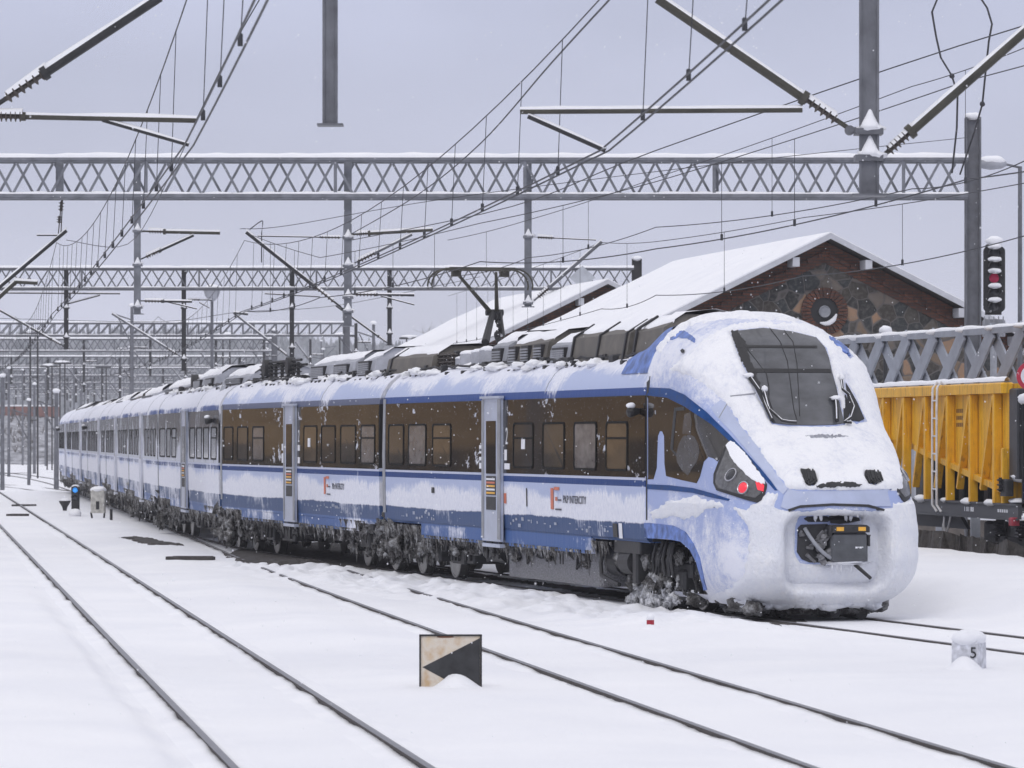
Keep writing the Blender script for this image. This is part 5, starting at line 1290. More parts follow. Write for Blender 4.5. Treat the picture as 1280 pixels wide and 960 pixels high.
# ================================================================= pantograph and roof equipment (parts of the train)
def roof_z(v): 
    return float(np.interp(abs(v), [0, .45, .8, 1.05, 1.22, 1.33, 1.41], [3.93, 3.90, 3.83, 3.72, 3.58, 3.42, 3.2]))
def sub(o, e):
    o.matrix_parent_inverse = Matrix.Translation(e.location).inverted(); return o
def rbox_(k, pxa, pxb, ytop, v0=-.75, v1=.75, mat=None, slope=0.0, louv=0, bands=0, name='roof_equipment', snow=.06):
    """roof cover from column pxa to pxb, its top at photo row ytop; v0/v1 across (negative towards the camera)"""
    car = cars[k]; xa, xb = xat(k, pxa, -.9), xat(k, pxb, -.9); x0, x1 = sorted((xa, xb)); a, b = SIDE[k], SIDE[k+1]
    pm = a+(b-a)*(-(x0+x1)/2/(b-a).length); Yc = pm.y+.9; zt = 2.55+(HZ-ytop)*Yc/F; zt = max(4.02, min(zt-.05, 4.6)); zb = 3.62
    e = bpy.data.objects.new(name, None); C.objects.link(e); e.parent = car; e.location = ((x0+x1)/2, 0, zb)
    mb = MB(); c = .06; sl = slope
    lo = [(x0, v0-.22, zb), (x1, v0-.22, zb), (x1, v1+.22, zb), (x0, v1+.22, zb)]
    md = [(x0+.01, v0-.12, zt-.20-sl), (x1-.01, v0-.12, zt-.20), (x1-.01, v1+.12, zt-.20), (x0+.01, v1+.12, zt-.20-sl)]
    hi = [(x0+c, v0+.22, zt-sl), (x1-c, v0+.22, zt), (x1-c, v1-.22, zt), (x0+c, v1-.22, zt-sl)]
    vs = lo+md+hi; fs = [(8, 9, 10, 11)]
    for r in (0, 4):
        for i in range(4): j = (i+1) % 4; fs.append((r+i, r+j, r+4+j, r+4+i))
    mb.add(vs, fs); sub(mb.build('cover', mat or M_greybox, e), e)
    mb = MB(); hs = [(p[0], p[1], p[2]+.004) for p in md[:2]]
    if louv:
        w_ = (x1-x0)/louv
        for i in range(louv):
            a0, a1 = x0+w_*(i+.2), x0+w_*(i+.75); 
            mb.box((a0, v0-.20, zb+.14), (a1, v0-.10, zt-.24), 0)
            for q in range(6): z = zb+.17+(zt-.44-zb)*q/6; mb.box((a0+.01, v0-.225, z), (a1-.01, v0-.201, z+.028), 1)
        sub(mb.build('louvre', [M_dark, M_grey], e), e)
    elif bands:
        for i in range(bands):
            x = x0+(x1-x0)*(i+.1)/(bands-.8 if bands > 1 else 1); mb.bar((x, v0-.235, zb), (x, v0-.135, zt-.20), .07, .03, side=(1, 0, 0)); mb.bar((x, v0-.135, zt-.20), (x, v0+.2, zt+.01), .07, .03, side=(1, 0, 0))
        sub(mb.build('clamp_band', M_dark, e), e)
    if snow or True:
        snow = max(snow, .045); mb = MB(); n = max(3, int((x1-x0)/.25)); vv = []
        for i in range(n+1):
            x = x0-.01+(x1-x0+.02)*i/n; f = i/n
            nz_ = 1+.9*noise.fractal(Vector((x*2.2, 3.7, k)), 1, 2, 3)
            lo_ = .30+.28*noise.fractal(Vector((x*1.1, 9.1, k+x0)), 1, 2, 3)                      # how far down the slope the snow reaches
            for q in (lo_, lo_+.06, .6*lo_+.4, 1.0):
                q = min(1, max(0, q)); up = -.015 if q == lo_ else snow*.55*nz_*(.5+.5*q)
                vv.append((x, v0-.12+.34*q, zt-.20+.20*q+up-sl*(1-f)))
            vv += [(x, 0, zt+snow-sl*(1-f)), (x, v1-.22, zt-.02-sl*(1-f))]
        mb.add(vv, [(i*6+j, i*6+j+1, (i+1)*6+j+1, (i+1)*6+j) for i in range(n) for j in range(5)]); sub(mb.build('snow_cover', M_snow, e, True), e)
    return e
# leading carriage
rbox_(0, 824, 788, 392, -.7, .7, M_tan, .05, 0, 1, 'roof_equipment', .09)
rbox_(0, 786, 714, 401, -.75, .75, M_tan, 0.02, 0, 3, 'roof_equipment', 0)
rbox_(0, 712, 684, 414, -.7, .7, M_grey, 0.0, 1, 0, 'roof_equipment', .05)
rbox_(0, 682, 634, 412, -.72, .72, M_tan, 0.05, 3, 0, 'roof_equipment', .07)
rbox_(0, 632, 612, 416, -.72, .72, M_grey, 0, 1, 0, 'roof_equipment', .08)
# neighbours' boxes on the following carriages
rbox_(1, 470, 446, 434, -.75, .75, M_greybox, .10, 1, 0, 'roof_equipment', .05)
rbox_(1, 444, 386, 440, -.75, .75, M_greybox, .05, 2, 0, 'roof_equipment', .05)
rbox_(2, 271, 242, 460, -.75, .75, M_greybox, .05, 2, 0, 'roof_equipment', .10)
rbox_(1, 312, 278, 458, -.75, .75, M_greybox, .05, 1, 0, 'roof_equipment', .12)
rbox_(2, 236, 206, 473, -.75, .75, M_greybox, .05, 2, 0, 'roof_equipment', .14)
rbox_(3, 196, 176, 484, -.75, .75, M_greybox, .05, 1, 0, 'roof_equipment', .14)
rbox_(3, 174, 163, 488, -.75, .75, M_tan, .05, 1, 0, 'roof_equipment', .10)
rbox_(4, 157, 143, 493, -.7, .7, M_greybox, .05, 1, 0, 'roof_equipment', .12); rbox_(4, 141, 134, 497, -.7, .7, M_grey, .05, 0, 1, 'roof_equipment', .05)
rbox_(5, 128, 112, 500, -.7, .7, M_dark, .05, 0, 2, 'roof_equipment', .03); rbox_(6, 107, 93, 503, -.7, .7, M_dark, .05, 0, 2, 'roof_equipment', .05)
rbox_(0, 540, 484, 432, -.75, .75, M_tan, .0, 0, 1, 'roof_equipment', .02)
# cylinders, insulators and busbars along the roof edge
mb = MB()
for px, r, h_ in ((605, .17, .36), (594, .15, .34), (581, .17, .32), (572, .12, .24)):
    x = xat(0, px, -.7); mb.lathe([(0, r), (h_, r), (h_+.03, r*.9)], (x, -.62, 3.72), (0, 0, 1), 16)
    mb.build('roof_reservoir', M_greybox, cars[0], True, True).data.set_sharp_from_angle(angle=R(40)); mb = MB()
    mb.blob((x, -.62, 3.75+h_), r*1.02, px, .2, 0, 10, 6, (1, 1, .35)); mb.build('reservoir_snow', M_snow, cars[0], True, True); mb = MB()
# frosted sump box under the leading carriage, cable runs and small fittings along the roof
mb = MB(); x0, x1 = xat(0, 736), xat(0, 622); mb.bbox((x1, -1.22, .22), (x0, 1.1, .80), .06); mb.build('frosted_sump', simple('speckled_frost', (.20, .20, .215), .8, 0, .55, 40, .6), cars[0], local=True)
for k, x0, x1, n in ((0, -1.8, -16.6, 46), (1, -.8, -16.6, 40), (2, -.8, -16.4, 24)):
    rnd = random.Random(k+31); mb = MB(); ms = MB()
    for i in range(n):
        x = rnd.uniform(x1, x0); y = -rnd.uniform(.85, 1.02); s_ = rnd.uniform(.04, .13); zt = 3.76+rnd.uniform(.03, .13)
        if rnd.random() < .6: mb.bbox((x-s_, y-.06, 3.7), (x+s_, y+.06, zt), .012)
        else: mb.tube((x-s_*2, y, zt-.06), (x+s_*2, y, zt-.02), .022, n=6)
        if rnd.random() < .75: ms.blob((x+rnd.uniform(-.3, .3), -rnd.uniform(.95, 1.08), rnd.uniform(3.71, 3.77)), rnd.uniform(.07, .15), i+k*50, .6, 0, 11, 7, (2.3, 1.0, .55))
    mb.path([(x0+(x1-x0)*i/40, -.93-.02*math.sin(i*1.7), 3.83+.02*math.sin(i*2.3)) for i in range(41)], .022, 5)
    mb.build('roof_fitting', M_dark, cars[k], local=True); ms.build('roof_snow_clump', M_snow, cars[k], True, True)
mb = MB()
for k, cols in ((0, (548, 553, 558, 563, 568)), (1, (336, 341, 346, 362, 368, 374, 330, 354))):
    for px in cols:
        x = xat(k, px, -.7); h_ = .42 if k else .34
        mb = MB(); mb.insul((x, -.72, 3.76), (x, -.72, 3.76+h_), .085, 5); mb.build('roof_insulator', M_black if k else M_insul, cars[k], True, True)
for k, px in ((1, 337), (1, 366), (2, 246)):
    mb = MB(); x = xat(k, px, -.7); mb.lathe([(-.1, .09), (-.09, .19), (.09, .19), (.1, .09)], (x, -.75, 4.10 if k == 1 else 4.0), (0, 1, 0), 18); mb.build('roof_coil', M_black, cars[k], True, True).data.set_sharp_from_angle(angle=R(40))
mb = MB(); x0, x1 = xat(1, 330, -.7), xat(1, 378, -.7); mb.tube((x0, -.72, 4.22), (x1, -.72, 4.22), .03); mb.tube((x0, -.72, 4.12), (x1, -.6, 4.12), .03); mb.build('busbar', M_dark, cars[1], local=True)
mb = MB(); mb.bbox((xat(0, 545, -.8), -.95, 3.66), (xat(0, 576, -.8), -.70, 3.74), .02); mb.build('red_busbar_tray', simple('dull_red_paint', (.16, .02, .025), .6, 0, .3, 8), cars[0], local=True)
mb = MB()
for k in range(3):
    rnd = random.Random(k)
    for i in range(36):
        x = -.6-i*.45
        if x < -16.4: break
        if rnd.random() < .6: x += rnd.uniform(-.15, .15); mb.bbox((x-rnd.uniform(.03, .10), -1.10, 3.66), (x+rnd.uniform(.03, .10), -1.0, 3.70+rnd.random()*.05), .01)
    mb.build('roof_walkway_clip', M_dark, cars[k], local=True); mb = MB()
# pantograph, raised, seen almost face on
pan = bpy.data.objects.new('pantograph', None); C.objects.link(pan); pan.parent = cars[0]; xp = xat(0, 601, .01); pan.location = (xp, 0, 3.9)
Yp = 75.2; zh = 2.55+(HZ-328)*Yp/F
mb = MB()
for dx in (-.16, .16):
    mb.bar((xp+dx, -.62, zh), (xp+dx, .62, zh), .05, .06, 0, (1, 0, 0))
    for s in (-1, 1):
        pts = [(xp+dx, s*.62, zh)]+[(xp+dx, s*(.62+.34*math.sin(a)), zh-.30*(1-math.cos(a))) for a in [R(15*i) for i in range(1, 8)]]
        mb.path(pts, .018, 6)
for s in (-1, 1): mb.tube((xp-.2, s*.42, zh-.05), (xp+.2, s*.42, zh-.05), .02); mb.bbox((xp-.09, s*.46-.08, zh-.14), (xp+.09, s*.46+.08, zh-.02), .02)
sub(mb.build('collector_head', M_olive, pan), pan)
mb = MB(); zk = 2.55+(HZ-383)*Yp/F; zb = 2.55+(HZ-424)*Yp/F
kx = xp-.55
for s, y1 in ((-1, -.46), (1, .30)): mb.tube((xp, y1, zh-.06), (kx, .06*s+.40, zk), .028, .045, 8)
sub(mb.build('upper_arm', M_olive, pan), pan)
mb = MB(); mb.tube((kx, .38, zk), (xp+.45, -.02, zb), .055, .075, 10); mb.tube((kx+.05, .52, zk), (xp+.45, .35, zb), .025, n=8); mb.tube((kx, .25, zk), (kx, .58, zk), .06, n=10); mb.bbox((kx-.08, .34, zk-.14), (kx+.08, .56, zk+.02), .02); sub(mb.build('lower_arm', M_dark, pan), pan)
mb = MB()
for i in range(6): mb.blob((kx+.05+.06*i, .46+.04*(i % 3)-.02*i, zk-.12-.10*i), .07, i, .4, 0, 9, 6, (1, .8, 1.2))
for y in (-.5, .5): mb.insul((xp+.5, y, 3.80), (xp+.5, y, 4.1), .09, 4)
mb.bbox((xp-.9, -.55, 4.02), (xp+.9, -.47, 4.10), .01); mb.bbox((xp-.9, .47, 4.02), (xp+.9, .55, 4.10), .01); mb.bbox((xp+.3, -.6, 4.02), (xp+.6, .6, 4.14), .02)
sub(mb.build('base_frame', M_dark, pan), pan)

# ================================================================= stone sheds with snowy roofs
def stone_mat():
    t = NT('dark_fieldstone'); x = t.co.outputs['Object']
    mp = t.n.new('ShaderNodeMapping'); t.L(x, mp.inputs[0]); wv = t.n.new('ShaderNodeTexNoise'); wv.inputs['Scale'].default_value = 1.5; t.L(mp.outputs[0], wv.inputs[0])
    ad = t.n.new('ShaderNodeVectorMath'); ad.operation = 'ADD'; sc_ = t.n.new('ShaderNodeVectorMath'); sc_.operation = 'SCALE'; sc_.inputs['Scale'].default_value = .25; t.L(wv.outputs['Color'], sc_.inputs[0]); t.L(mp.outputs[0], ad.inputs[0]); t.L(sc_.outputs[0], ad.inputs[1])
    v = t.n.new('ShaderNodeTexVoronoi'); v.inputs['Scale'].default_value = 2.3; v.inputs['Randomness'].default_value = 1; t.L(ad.outputs[0], v.inputs[0])
    v2 = t.n.new('ShaderNodeTexVoronoi'); v2.feature = 'DISTANCE_TO_EDGE'; v2.inputs['Scale'].default_value = 2.3; t.L(ad.outputs[0], v2.inputs[0])
    sp = t.n.new('ShaderNodeSeparateColor'); t.L(v.outputs['Color'], sp.inputs[0])
    stone = t.ramp(sp.outputs[0], [(0, (.026, .026, .025)), (.17, (.065, .058, .050)), (.32, (.032, .036, .038)), (.48, (.11, .095, .08)), (.64, (.050, .043, .036)), (.78, (.15, .125, .105)), (.89, (.30, .19, .12)), (.95, (.18, .13, .09))], True)
    f = t.noise(9, det=5); stone = t.mix(t.math('MULTIPLY', t.rng(f, .45, .75), .5), stone, (.17, .16, .15))
    t.base(t.mix(t.rng(v2.outputs['Distance'], .015, .05), (.12, .11, .105), stone)); t.set(.85)
    t.bump(t.math('MINIMUM', v2.outputs['Distance'], .12), .8, .3); return t.m
def brick_mat():
    t = NT('red_brick'); x, y, z = t.xyz(); cmb = t.n.new('ShaderNodeCombineXYZ'); t.L(x, cmb.inputs[0]); t.L(z, cmb.inputs[1])
    b = t.n.new('ShaderNodeTexBrick'); b.inputs['Scale'].default_value = 1.0; b.inputs['Brick Width'].default_value = .27; b.inputs['Row Height'].default_value = .085; b.inputs['Mortar Size'].default_value = .012
    b.inputs['Color1'].default_value = (.17, .060, .032, 1); b.inputs['Color2'].default_value = (.085, .032, .020, 1); b.inputs['Mortar'].default_value = (.05, .042, .038, 1); t.L(cmb.outputs[0], b.inputs[0])
    n = t.noise(4, det=5); t.base(t.mix(t.math('MULTIPLY', t.rng(n, .4, .7), .6), b.outputs[0], (.035, .022, .018))); t.set(.85); t.bump(b.outputs['Fac'], .5, .02); return t.m
M_stone, M_brick = stone_mat(), brick_mat()
M_plaster = simple('tan_plaster', (.22, .17, .13), .9, 0, .25, 2)
M_eave = simple('pale_fascia_board', (.50, .51, .55), .6, 0, .12, 3)
M_timber = simple('dark_timber', (.04, .033, .03), .8, 0, .4, 6)
def shed(apex, ax, L, half, rise, label, detail=True):
    """gabled shed: apex point of the near gable, ridge direction ax (horizontal), length, half width, roof rise at the eaves"""
    apex = Vector(apex); ax = Vector(ax).normalized(); rt = Vector((ax.y, -ax.x, 0))      # to the right, seen from the near gable
    t = thing('stone_shed', Vector((apex.x, apex.y, 0)), label, 'shed', 'stone sheds beyond the tracks')
    zr = apex.z; ze = zr-rise; Q = lambda a, d, z: Vector((apex.x, apex.y, 0))+rt*a+ax*d+Vector((0, 0, z)); k = rise/half; ov = .55
    # local material frame: an Empty-free mesh placed at the gable so that brick courses run level
    rz = math.atan2(rt.y, rt.x); M = Matrix.Translation((apex.x, apex.y, 0)) @ Matrix.Rotation(rz, 4, 'Z')
    def put(mb, name, mat, smooth=False):
        o = mb.build(name, mat, t, smooth); o.matrix_parent_inverse = wm(t).inverted() @ M; return o
    hw = half-ov
    mb = MB(); pr = [(-hw, -.3), (hw, -.3), (hw, zr-hw*k-.12), (0, zr-.12), (-hw, zr-hw*k-.12)]
    mb.prism(pr, (0, 0, 0), (1, 0, 0), (0, 0, 1), (0, L, 0)); put(mb, 'wall', M_stone)
    mb = MB()
    for s in (-1, 1):                                                 # stepped brick verge below the roof edge
        for j, (d0, d1, pr_) in enumerate(((.06, .34, .10), (.34, .46, .16), (.46, .66, .07))):
            poly = [(0, zr-d0), (s*hw, zr-hw*k-d0), (s*hw, zr-hw*k-d1), (0, zr-d1)]
            if s < 0: poly = poly[::-1]
            mb.prism(poly, (0, -pr_, 0), (1, 0, 0), (0, 0, 1), (0, pr_-.002, 0))
        n = int(hw/.3)
        for i in range(n):                                            # dentil course
            a = s*(i+.5)*hw/n; z = zr-abs(a)*k-.40; mb.box((a-.06, -.235, z-.06), (a+.06, -.161, z+.06))
    put(mb, 'brick_verge', M_brick)
    # roof boards, fascia, rafter ends, snow
    mb = MB(); th = .14
    for s in (-1, 1):
        poly = [(0, zr), (s*half, ze), (s*half, ze+th), (0, zr+th)]
        if s < 0: poly = poly[::-1]
        mb.prism(poly, (0, -.70, 0), (1, 0, 0), (0, 0, 1), (0, L+1.2, 0))
    put(mb, 'roof', M_timber)
    mb = MB()
    for s in (-1, 1):
        poly = [(0, zr-.02), (s*half, ze-.02), (s*half, ze+.145), (0, zr+.145)]
        if s < 0: poly = poly[::-1]
        mb.prism(poly, (0, -.76, 0), (1, 0, 0), (0, 0, 1), (0, .055, 0))
        for a in ((.18, .62, .88) if s > 0 else (.16, .90)): c = s*a*half; z = zr-abs(c)*k; mb.box((c-.10, -.72, z-.32), (c+.10, -.1, z-.06))
    put(mb, 'fascia', M_eave)
    mb = MB(); n, m = 60, 24
    for s in (-1, 1):
        vs = []
        for i in range(n+1):
            for j in range(m+1):
                a = s*half*1.02*i/n; d = -.72+(L+1.24)*j/m; e = min(i, 1)*0+min(n-i, 3)/3*(min(j, 2)/2)*(min(m-j, 2)/2)
                h_ = .11+(.13 if s < 0 else .07)*min(1, e)*min(1, .2+j/9)*min(1, .10+i/22)*(1+.35*noise.fractal(Vector((a*.5, d*.35, s+apex.y)), 1, 2, 3))
                vs.append((a, d, zr-abs(a)*k+th+h_-.07))
        fs = [(i*(m+1)+j, i*(m+1)+j+1, (i+1)*(m+1)+j+1, (i+1)*(m+1)+j) for i in range(n) for j in range(m)]
        if s > 0: fs = [f[::-1] for f in fs]
        mb.add(vs, fs)
        for j in range(m): pass
        # near edge skirt
        o = len(mb.v); sk = [vs[i*(m+1)] for i in range(n+1)]; mb.add(sk+[(p[0], p[1], zr-abs(p[0])*k+th-.0) for p in sk], [(i, i+1, n+2+i, n+1+i) for i in range(n)])
    put(mb, 'roof_snow', M_snow, True)
    if detail:
        zo = zr-2.05; mb = MB()
        for i in range(30):
            a0, a1 = 2*math.pi*i/30, 2*math.pi*(i+.86)/30
            poly = [(r*math.cos(a), zo+r*math.sin(a)) for r, a in ((.40, a0), (.68, a0), (.68, a1), (.40, a1))]
            mb.prism(poly, (0, -.07-.02*(i % 2), 0), (1, 0, 0), (0, 0, 1), (0, .068, 0))
        put(mb, 'oculus_surround', M_brick)
        mb = MB(); mb.lathe([(0, .41), (.03, .41), (.031, .36)], (0, -.012, zo), (0, 1, 0), 32); mb.lathe([(.0, .17), (.05, .17), (.05, .14), (.01, .13)], (0, -.016, zo), (0, -1, 0), 24); put(mb, 'oculus', M_black)
        mb = MB(); mb.lathe([(-.02, .14), (.03, .175), (.06, .16), (.03, .12)], (0, -.05, zo), (0, -1, 0), 24); put(mb, 'oculus_ring', M_grey)
        mb = MB()
        for i in range(13): a = R(250+i*95/12); mb.blob((.34*math.cos(a), -.10, zo+.34*math.sin(a)), .05*math.sin(math.pi*(i+.7)/13.4)+.02, i, .2, 0, 9, 6, (1.1, .8, 1))
        put(mb, 'oculus_snow', M_snow, True)
        mb = MB(); mb.box((1.6, -.02, -.3), (hw-.02, -.004, zr-4.6)); put(mb, 'plaster_panel', M_plaster)
    return t
shed(P(1030, 299, 120), (-.182, .983, 0), 19, 6.2, 3.05, 'dark fieldstone shed with a round window in its gable and thick snow on the roof')
shed(P(755, 355, 156), (-.182, .983, 0), 22, 6.2, 3.05, 'farther shed with red brick verge whose roof peak shows above the train', False)
# ================================================================= yellow hopper wagon on the track beyond
M_yel = NT('weathered_yellow_paint'); n = M_yel.noise(2.5, det=6, rough=.65); st = M_yel.noise(3, sc=(5, 5, .5), det=4)
M_yel.base(M_yel.mix(M_yel.rng(st, .52, .80), M_yel.mix(M_yel.rng(n, .3, .7), (.66, .33, .012), (.82, .45, .022)), (.24, .12, .03))); M_yel.set(.45, 0, .4); M_yel.bump(M_yel.noise(30, det=3), .1, .01); M_yel = M_yel.m
wt = Vector((1.58, -9.5, 0)).normalized(); wr = P(1253, 480, 82); WX0 = Vector((wr.x, wr.y, 0)); wf = Vector((-wt.y, wt.x, 0))   # wt towards the viewer, wf away
LW = 11.0
wag = thing('hopper_wagon', WX0-wt*5.5+wf*1.4, 'yellow ribbed hopper wagon with a white ladder, standing right of the train', 'wagon')
W = lambda a, d, z: WX0+wt*a+wf*d+Vector((0, 0, z))            # a along (0 at the near end, negative away), d depth from the near side
RZW = math.atan2(wt.y, wt.x); MW = Matrix.Translation(WX0) @ Matrix.Rotation(RZW, 4, 'Z')
def wput(mb, name, mat, smooth=False):
    o = mb.build(name, mat, wag, smooth); o.matrix_parent_inverse = wm(wag).inverted() @ MW; return o
Z0, Z1 = 1.28, 3.62
mb = MB()   # side sheet leaning in to a sloping lower edge, end sheets
for d0, d1 in ((.16, .20), (2.6, 2.64)): mb.prism([(-LW, 2.5), (-LW*.72, 2.5), (-LW*.62, 2.35), (-.02, 1.52), (-.02, Z1-.2), (-LW, Z1-.2)], (0, d0, 0), (1, 0, 0), (0, 0, 1), (0, d1-d0, 0))
mb.box((-.06, .2, 1.35), (-.02, 2.6, Z1-.2)); mb.box((-LW, .2, 2.4), (-LW+.04, 2.6, Z1-.2))
mb.add([(-LW*.62, .2, 2.35), (-.06, .2, 1.52), (-.06, 2.6, 1.52), (-LW*.62, 2.6, 2.35)], [(0, 1, 2, 3)])
wput(mb, 'hopper_body', M_yel)
mb = MB(); mb.bbox((-LW, -.02, Z1-.21), (.0, .24, Z1), .03); mb.bbox((-LW, 2.5, Z1-.21), (.0, 2.72, Z1), .03); mb.box((-.12, .24, Z1-.2), (-.0, 2.5, Z1-.02)); mb.box((-LW, .20, 2.30), (-LW*.64, .22, 2.52))
mb.bar((-LW*.62, .10, 2.34), (-.03, .10, 1.50), .10, .12, side=(0, 1, 0)); wput(mb, 'top_rail', M_yel)
a = -.62
while a > -LW:
    mb = MB(); mb.bbox((a-.07, -.01, Z0), (a+.07, .155, Z1-.215), .012); mb.bar((a-1.02, .08, Z0+.25), (a-.16, .08, Z1-.25), .09, .14, side=(1, 0, 0))
    wput(mb, 'side_rib', M_yel); a -= 1.72
mb = MB(); mb.bbox((-.12, .0, Z0), (.0, .5, 2.35), .02); wput(mb, 'end_plate', M_yel)
mb = MB(); mb.box((-LW, .05, .98), (.9, .12, 1.275)); mb.box((-LW, .01, 1.24), (.9, .049, 1.279)); mb.box((-LW, .01, .96), (.9, .049, 1.0)); mb.box((-LW, 2.5, .98), (.9, 2.6, 1.275)); mb.box((-LW, .121, 1.1), (.9, 2.5, 1.2))
mb.prism([(-LW, .98), (-4.2, .975), (-3.6, .70), (-LW, .70)], (0, .3, 0), (1, 0, 0), (0, 0, 1), (0, .08, 0)); wput(mb, 'underframe', simple('dark_grey_underframe', (.085, .088, .10), .6, .1, .25, 5))
mb = MB()   # dark mechanism seen under the hopper floor
for i in range(9): mb.bbox((-.6-i*.95, .6, 1.2), (-.25-i*.95, 2.2, 1.55+.1*i), .03)
mb.box((-LW, 1.2, 1.2), (-.1, 1.3, 2.4)); wput(mb, 'discharge_gear', M_dark)
e = MB(); la = -4.62
for da in (0, .34):
    e.path([(la+da, .06, Z1-.03), (la+da, -.06, Z1+.06), (la+da, -.14, Z1-.06), (la+da, -.15, Z1-.5), (la+da, -.15, 1.18), (la+da+.10, -.08, 1.04)], .026, 7)
for i in range(6): z = 1.50+i*.36; e.tube((la, -.15, z), (la+.34, -.15, z), .017, n=6)
wput(e, 'ladder', simple('white_ladder_paint', (.66, .66, .68), .5, 0, .12, 8))
e = MB(); e.path([(la+.25, .04, .98), (la+.34, -.04, .45), (la+.45, -.04, .8), (la+.55, -.04, .45), (la+.75, .04, .98)], .022, 6); wput(e, 'step', simple('pale_step_iron', (.45, .45, .47), .5, .1, .2, 8))
mb = MB(); mb.bbox((.03, .12, 1.75), (.62, .75, Z1-.12), .03); mb.bbox((.03, 1.6, 1.3), (.5, 2.5, Z1-.12), .03); mb.box((.64, .2, 1.3), (.70, .3, 3.4)); mb.bar((.75, .3, 1.3), (.95, .3, 2.7), .08, .08); wput(mb, 'end_platform', simple('blackish_panel', (.035, .036, .042), .5, .1, .3, 5))
mb = MB(); mb.blob((.33, .4, 1.78), .36, 2, .2, 0, 12, 7, (1, .9, .3)); mb.blob((.72, .3, Z1-.32), .34, 3, .25, 0, 12, 7, (.9, .6, .35)); mb.blob((.3, .2, 1.22+.1), .26, 5, .3, 0, 12, 7, (1, .6, .25))
snowcap(mb, (-LW, .1, Z1), (.0, .1, Z1), .06)
rnd = random.Random(3); a = -.62
while a > -LW: mb.blob((a-.35+rnd.uniform(-.1, .1), .05, 1.28), rnd.uniform(.12, .24), int(a*7), .3, 0, 12, 6, (1.9, .5, .38)); a -= 1.72
wput(mb, 'snow_cap', M_snow, True)
mb = MB(); mb.bbox((.03, -.06, 1.42), (.45, .10, 1.75), .03); mb.insul((.2, -.1, 1.5), (.2, -.1, 1.78), .07, 3); wput(mb, 'valve_box', M_dark)
mb = MB(); mb.bbox((.62, -.06, .86), (.86, .10, 1.02), .02); wput(mb, 'red_marker', simple('dull_red', (.32, .03, .05), .5, 0, .2, 8))
mb = MB()
for i in range(3):
    for j in range(4): mb.box((-3.9+j*.13, .155, 3.05-i*.14), (-3.80+j*.13, .158, 3.13-i*.14))
wput(mb, 'faded_lettering', simple('faded_brown_mark', (.22, .10, .02), .6, 0, .3, 9))
mb = MB()
for j, l in enumerate((.05, .10, .05, .12, .08)): mb.box((-2.9+j*.15, .045, 1.08), (-2.9+l+j*.15, .0495, 1.17))
for j in range(5): mb.box((-.5+j*.15, .045, 1.10), (-.4+j*.15, .0495, 1.16))
wput(mb, 'stencil_marks', M_white)
mb = MB()
for ax in (.62, -.95):
    for d in (.55, 2.05): wheel(mb, ax, d, .46, -1 if d < 1 else 1)
o = wput(mb, 'wheelset', [M_wheel, M_rim], True); o.data.set_sharp_from_angle(angle=R(35))
mb = MB(); mb.bbox((-1.35, .30, .42), (1.0, .42, .62), .03)
for ax in (.62, -.95): mb.bbox((ax-.2, .26, .32), (ax+.2, .44, .62), .03); mb.tube((ax-.35, .34, .6), (ax-.35, .34, .95), .09); mb.insul((ax-.35, .30, .56), (ax-.35, .30, .94), .13, 5)
mb.bbox((-2.4, .3, .5), (-1.5, .6, .9), .05); wput(mb, 'bogie', M_dark)
# next wagon coupled behind it, only its grey end in view
nw = thing('freight_wagon', W(5.0, 1.4, 0), 'dark grey wagon end cut off by the right picture edge behind the yellow wagon', 'wagon')
mb = MB(); pr = [(1.35, 1.0), (9, 1.0), (9, 3.75), (1.35, 3.75)]
o = MB(); o.prism(pr, (0, .15, 0), (1, 0, 0), (0, 0, 1), (0, 2.5, 0)); o.bbox((1.30, .05, 3.6), (9, 2.75, 3.8), .03)
for i in range(6): o.bbox((1.6+i*1.3, .02, 1.0), (1.8+i*1.3, .148, 3.59), .02)
b = o.build('box_body', M_grey, nw); b.matrix_parent_inverse = wm(nw).inverted() @ MW
o = MB()
for ax in (2.6, 4.4): wheel(o, ax, .55, .46, -1); wheel(o, ax, 2.05, .46, 1)
o.bbox((1.5, .3, .45), (5.2, .45, .75), .03); b = o.build('bogie', [M_wheel, M_rim], nw); b.matrix_parent_inverse = wm(nw).inverted() @ MW
o = MB(); o.box((1.35, .1, .8), (9, .2, 1.0)); b = o.build('sill', M_dark, nw); b.matrix_parent_inverse = wm(nw).inverted() @ MW
# low wall and dark cleared strip behind the wagon
p0, p1 = P(1330, 690, 95), P(1040, 690, 108); t = thing('platform_wall', (p0.x, p0.y, 0), 'low brown grey wall seen beneath the yellow wagon', 'wall')
mb = MB(); q = (p1-p0); q.z = 0; q.normalize(); s_ = Vector((-q.y, q.x, 0)); s_ = s_ if s_.y > 0 else -s_
mb.prism([(-4, -.3), (20, -.3), (20, .62), (-4, .62)], (p0.x, p0.y, 0), q, (0, 0, 1), s_*.5); mb.build('wall', simple('brownish_concrete', (.15, .13, .115), .9, 0, .35, 2, .3), t)
mb = MB(); mb.prism([(-4, .622), (20, .622), (20, .74), (-4, .74)], Vector((p0.x, p0.y, 0))-s_*.05, q, (0, 0, 1), s_*.6); mb.build('snow_cap', M_snow, t)
tag(ground_patch('ballast', [(1085, 703), (1140, 707), (1220, 713), (1340, 722), (1340, 690), (1220, 690), (1120, 692), (1080, 695)], 9, M_ballast, .33, .03), 'dark dirty strip of ground under the yellow wagon', None, None, 'stuff')
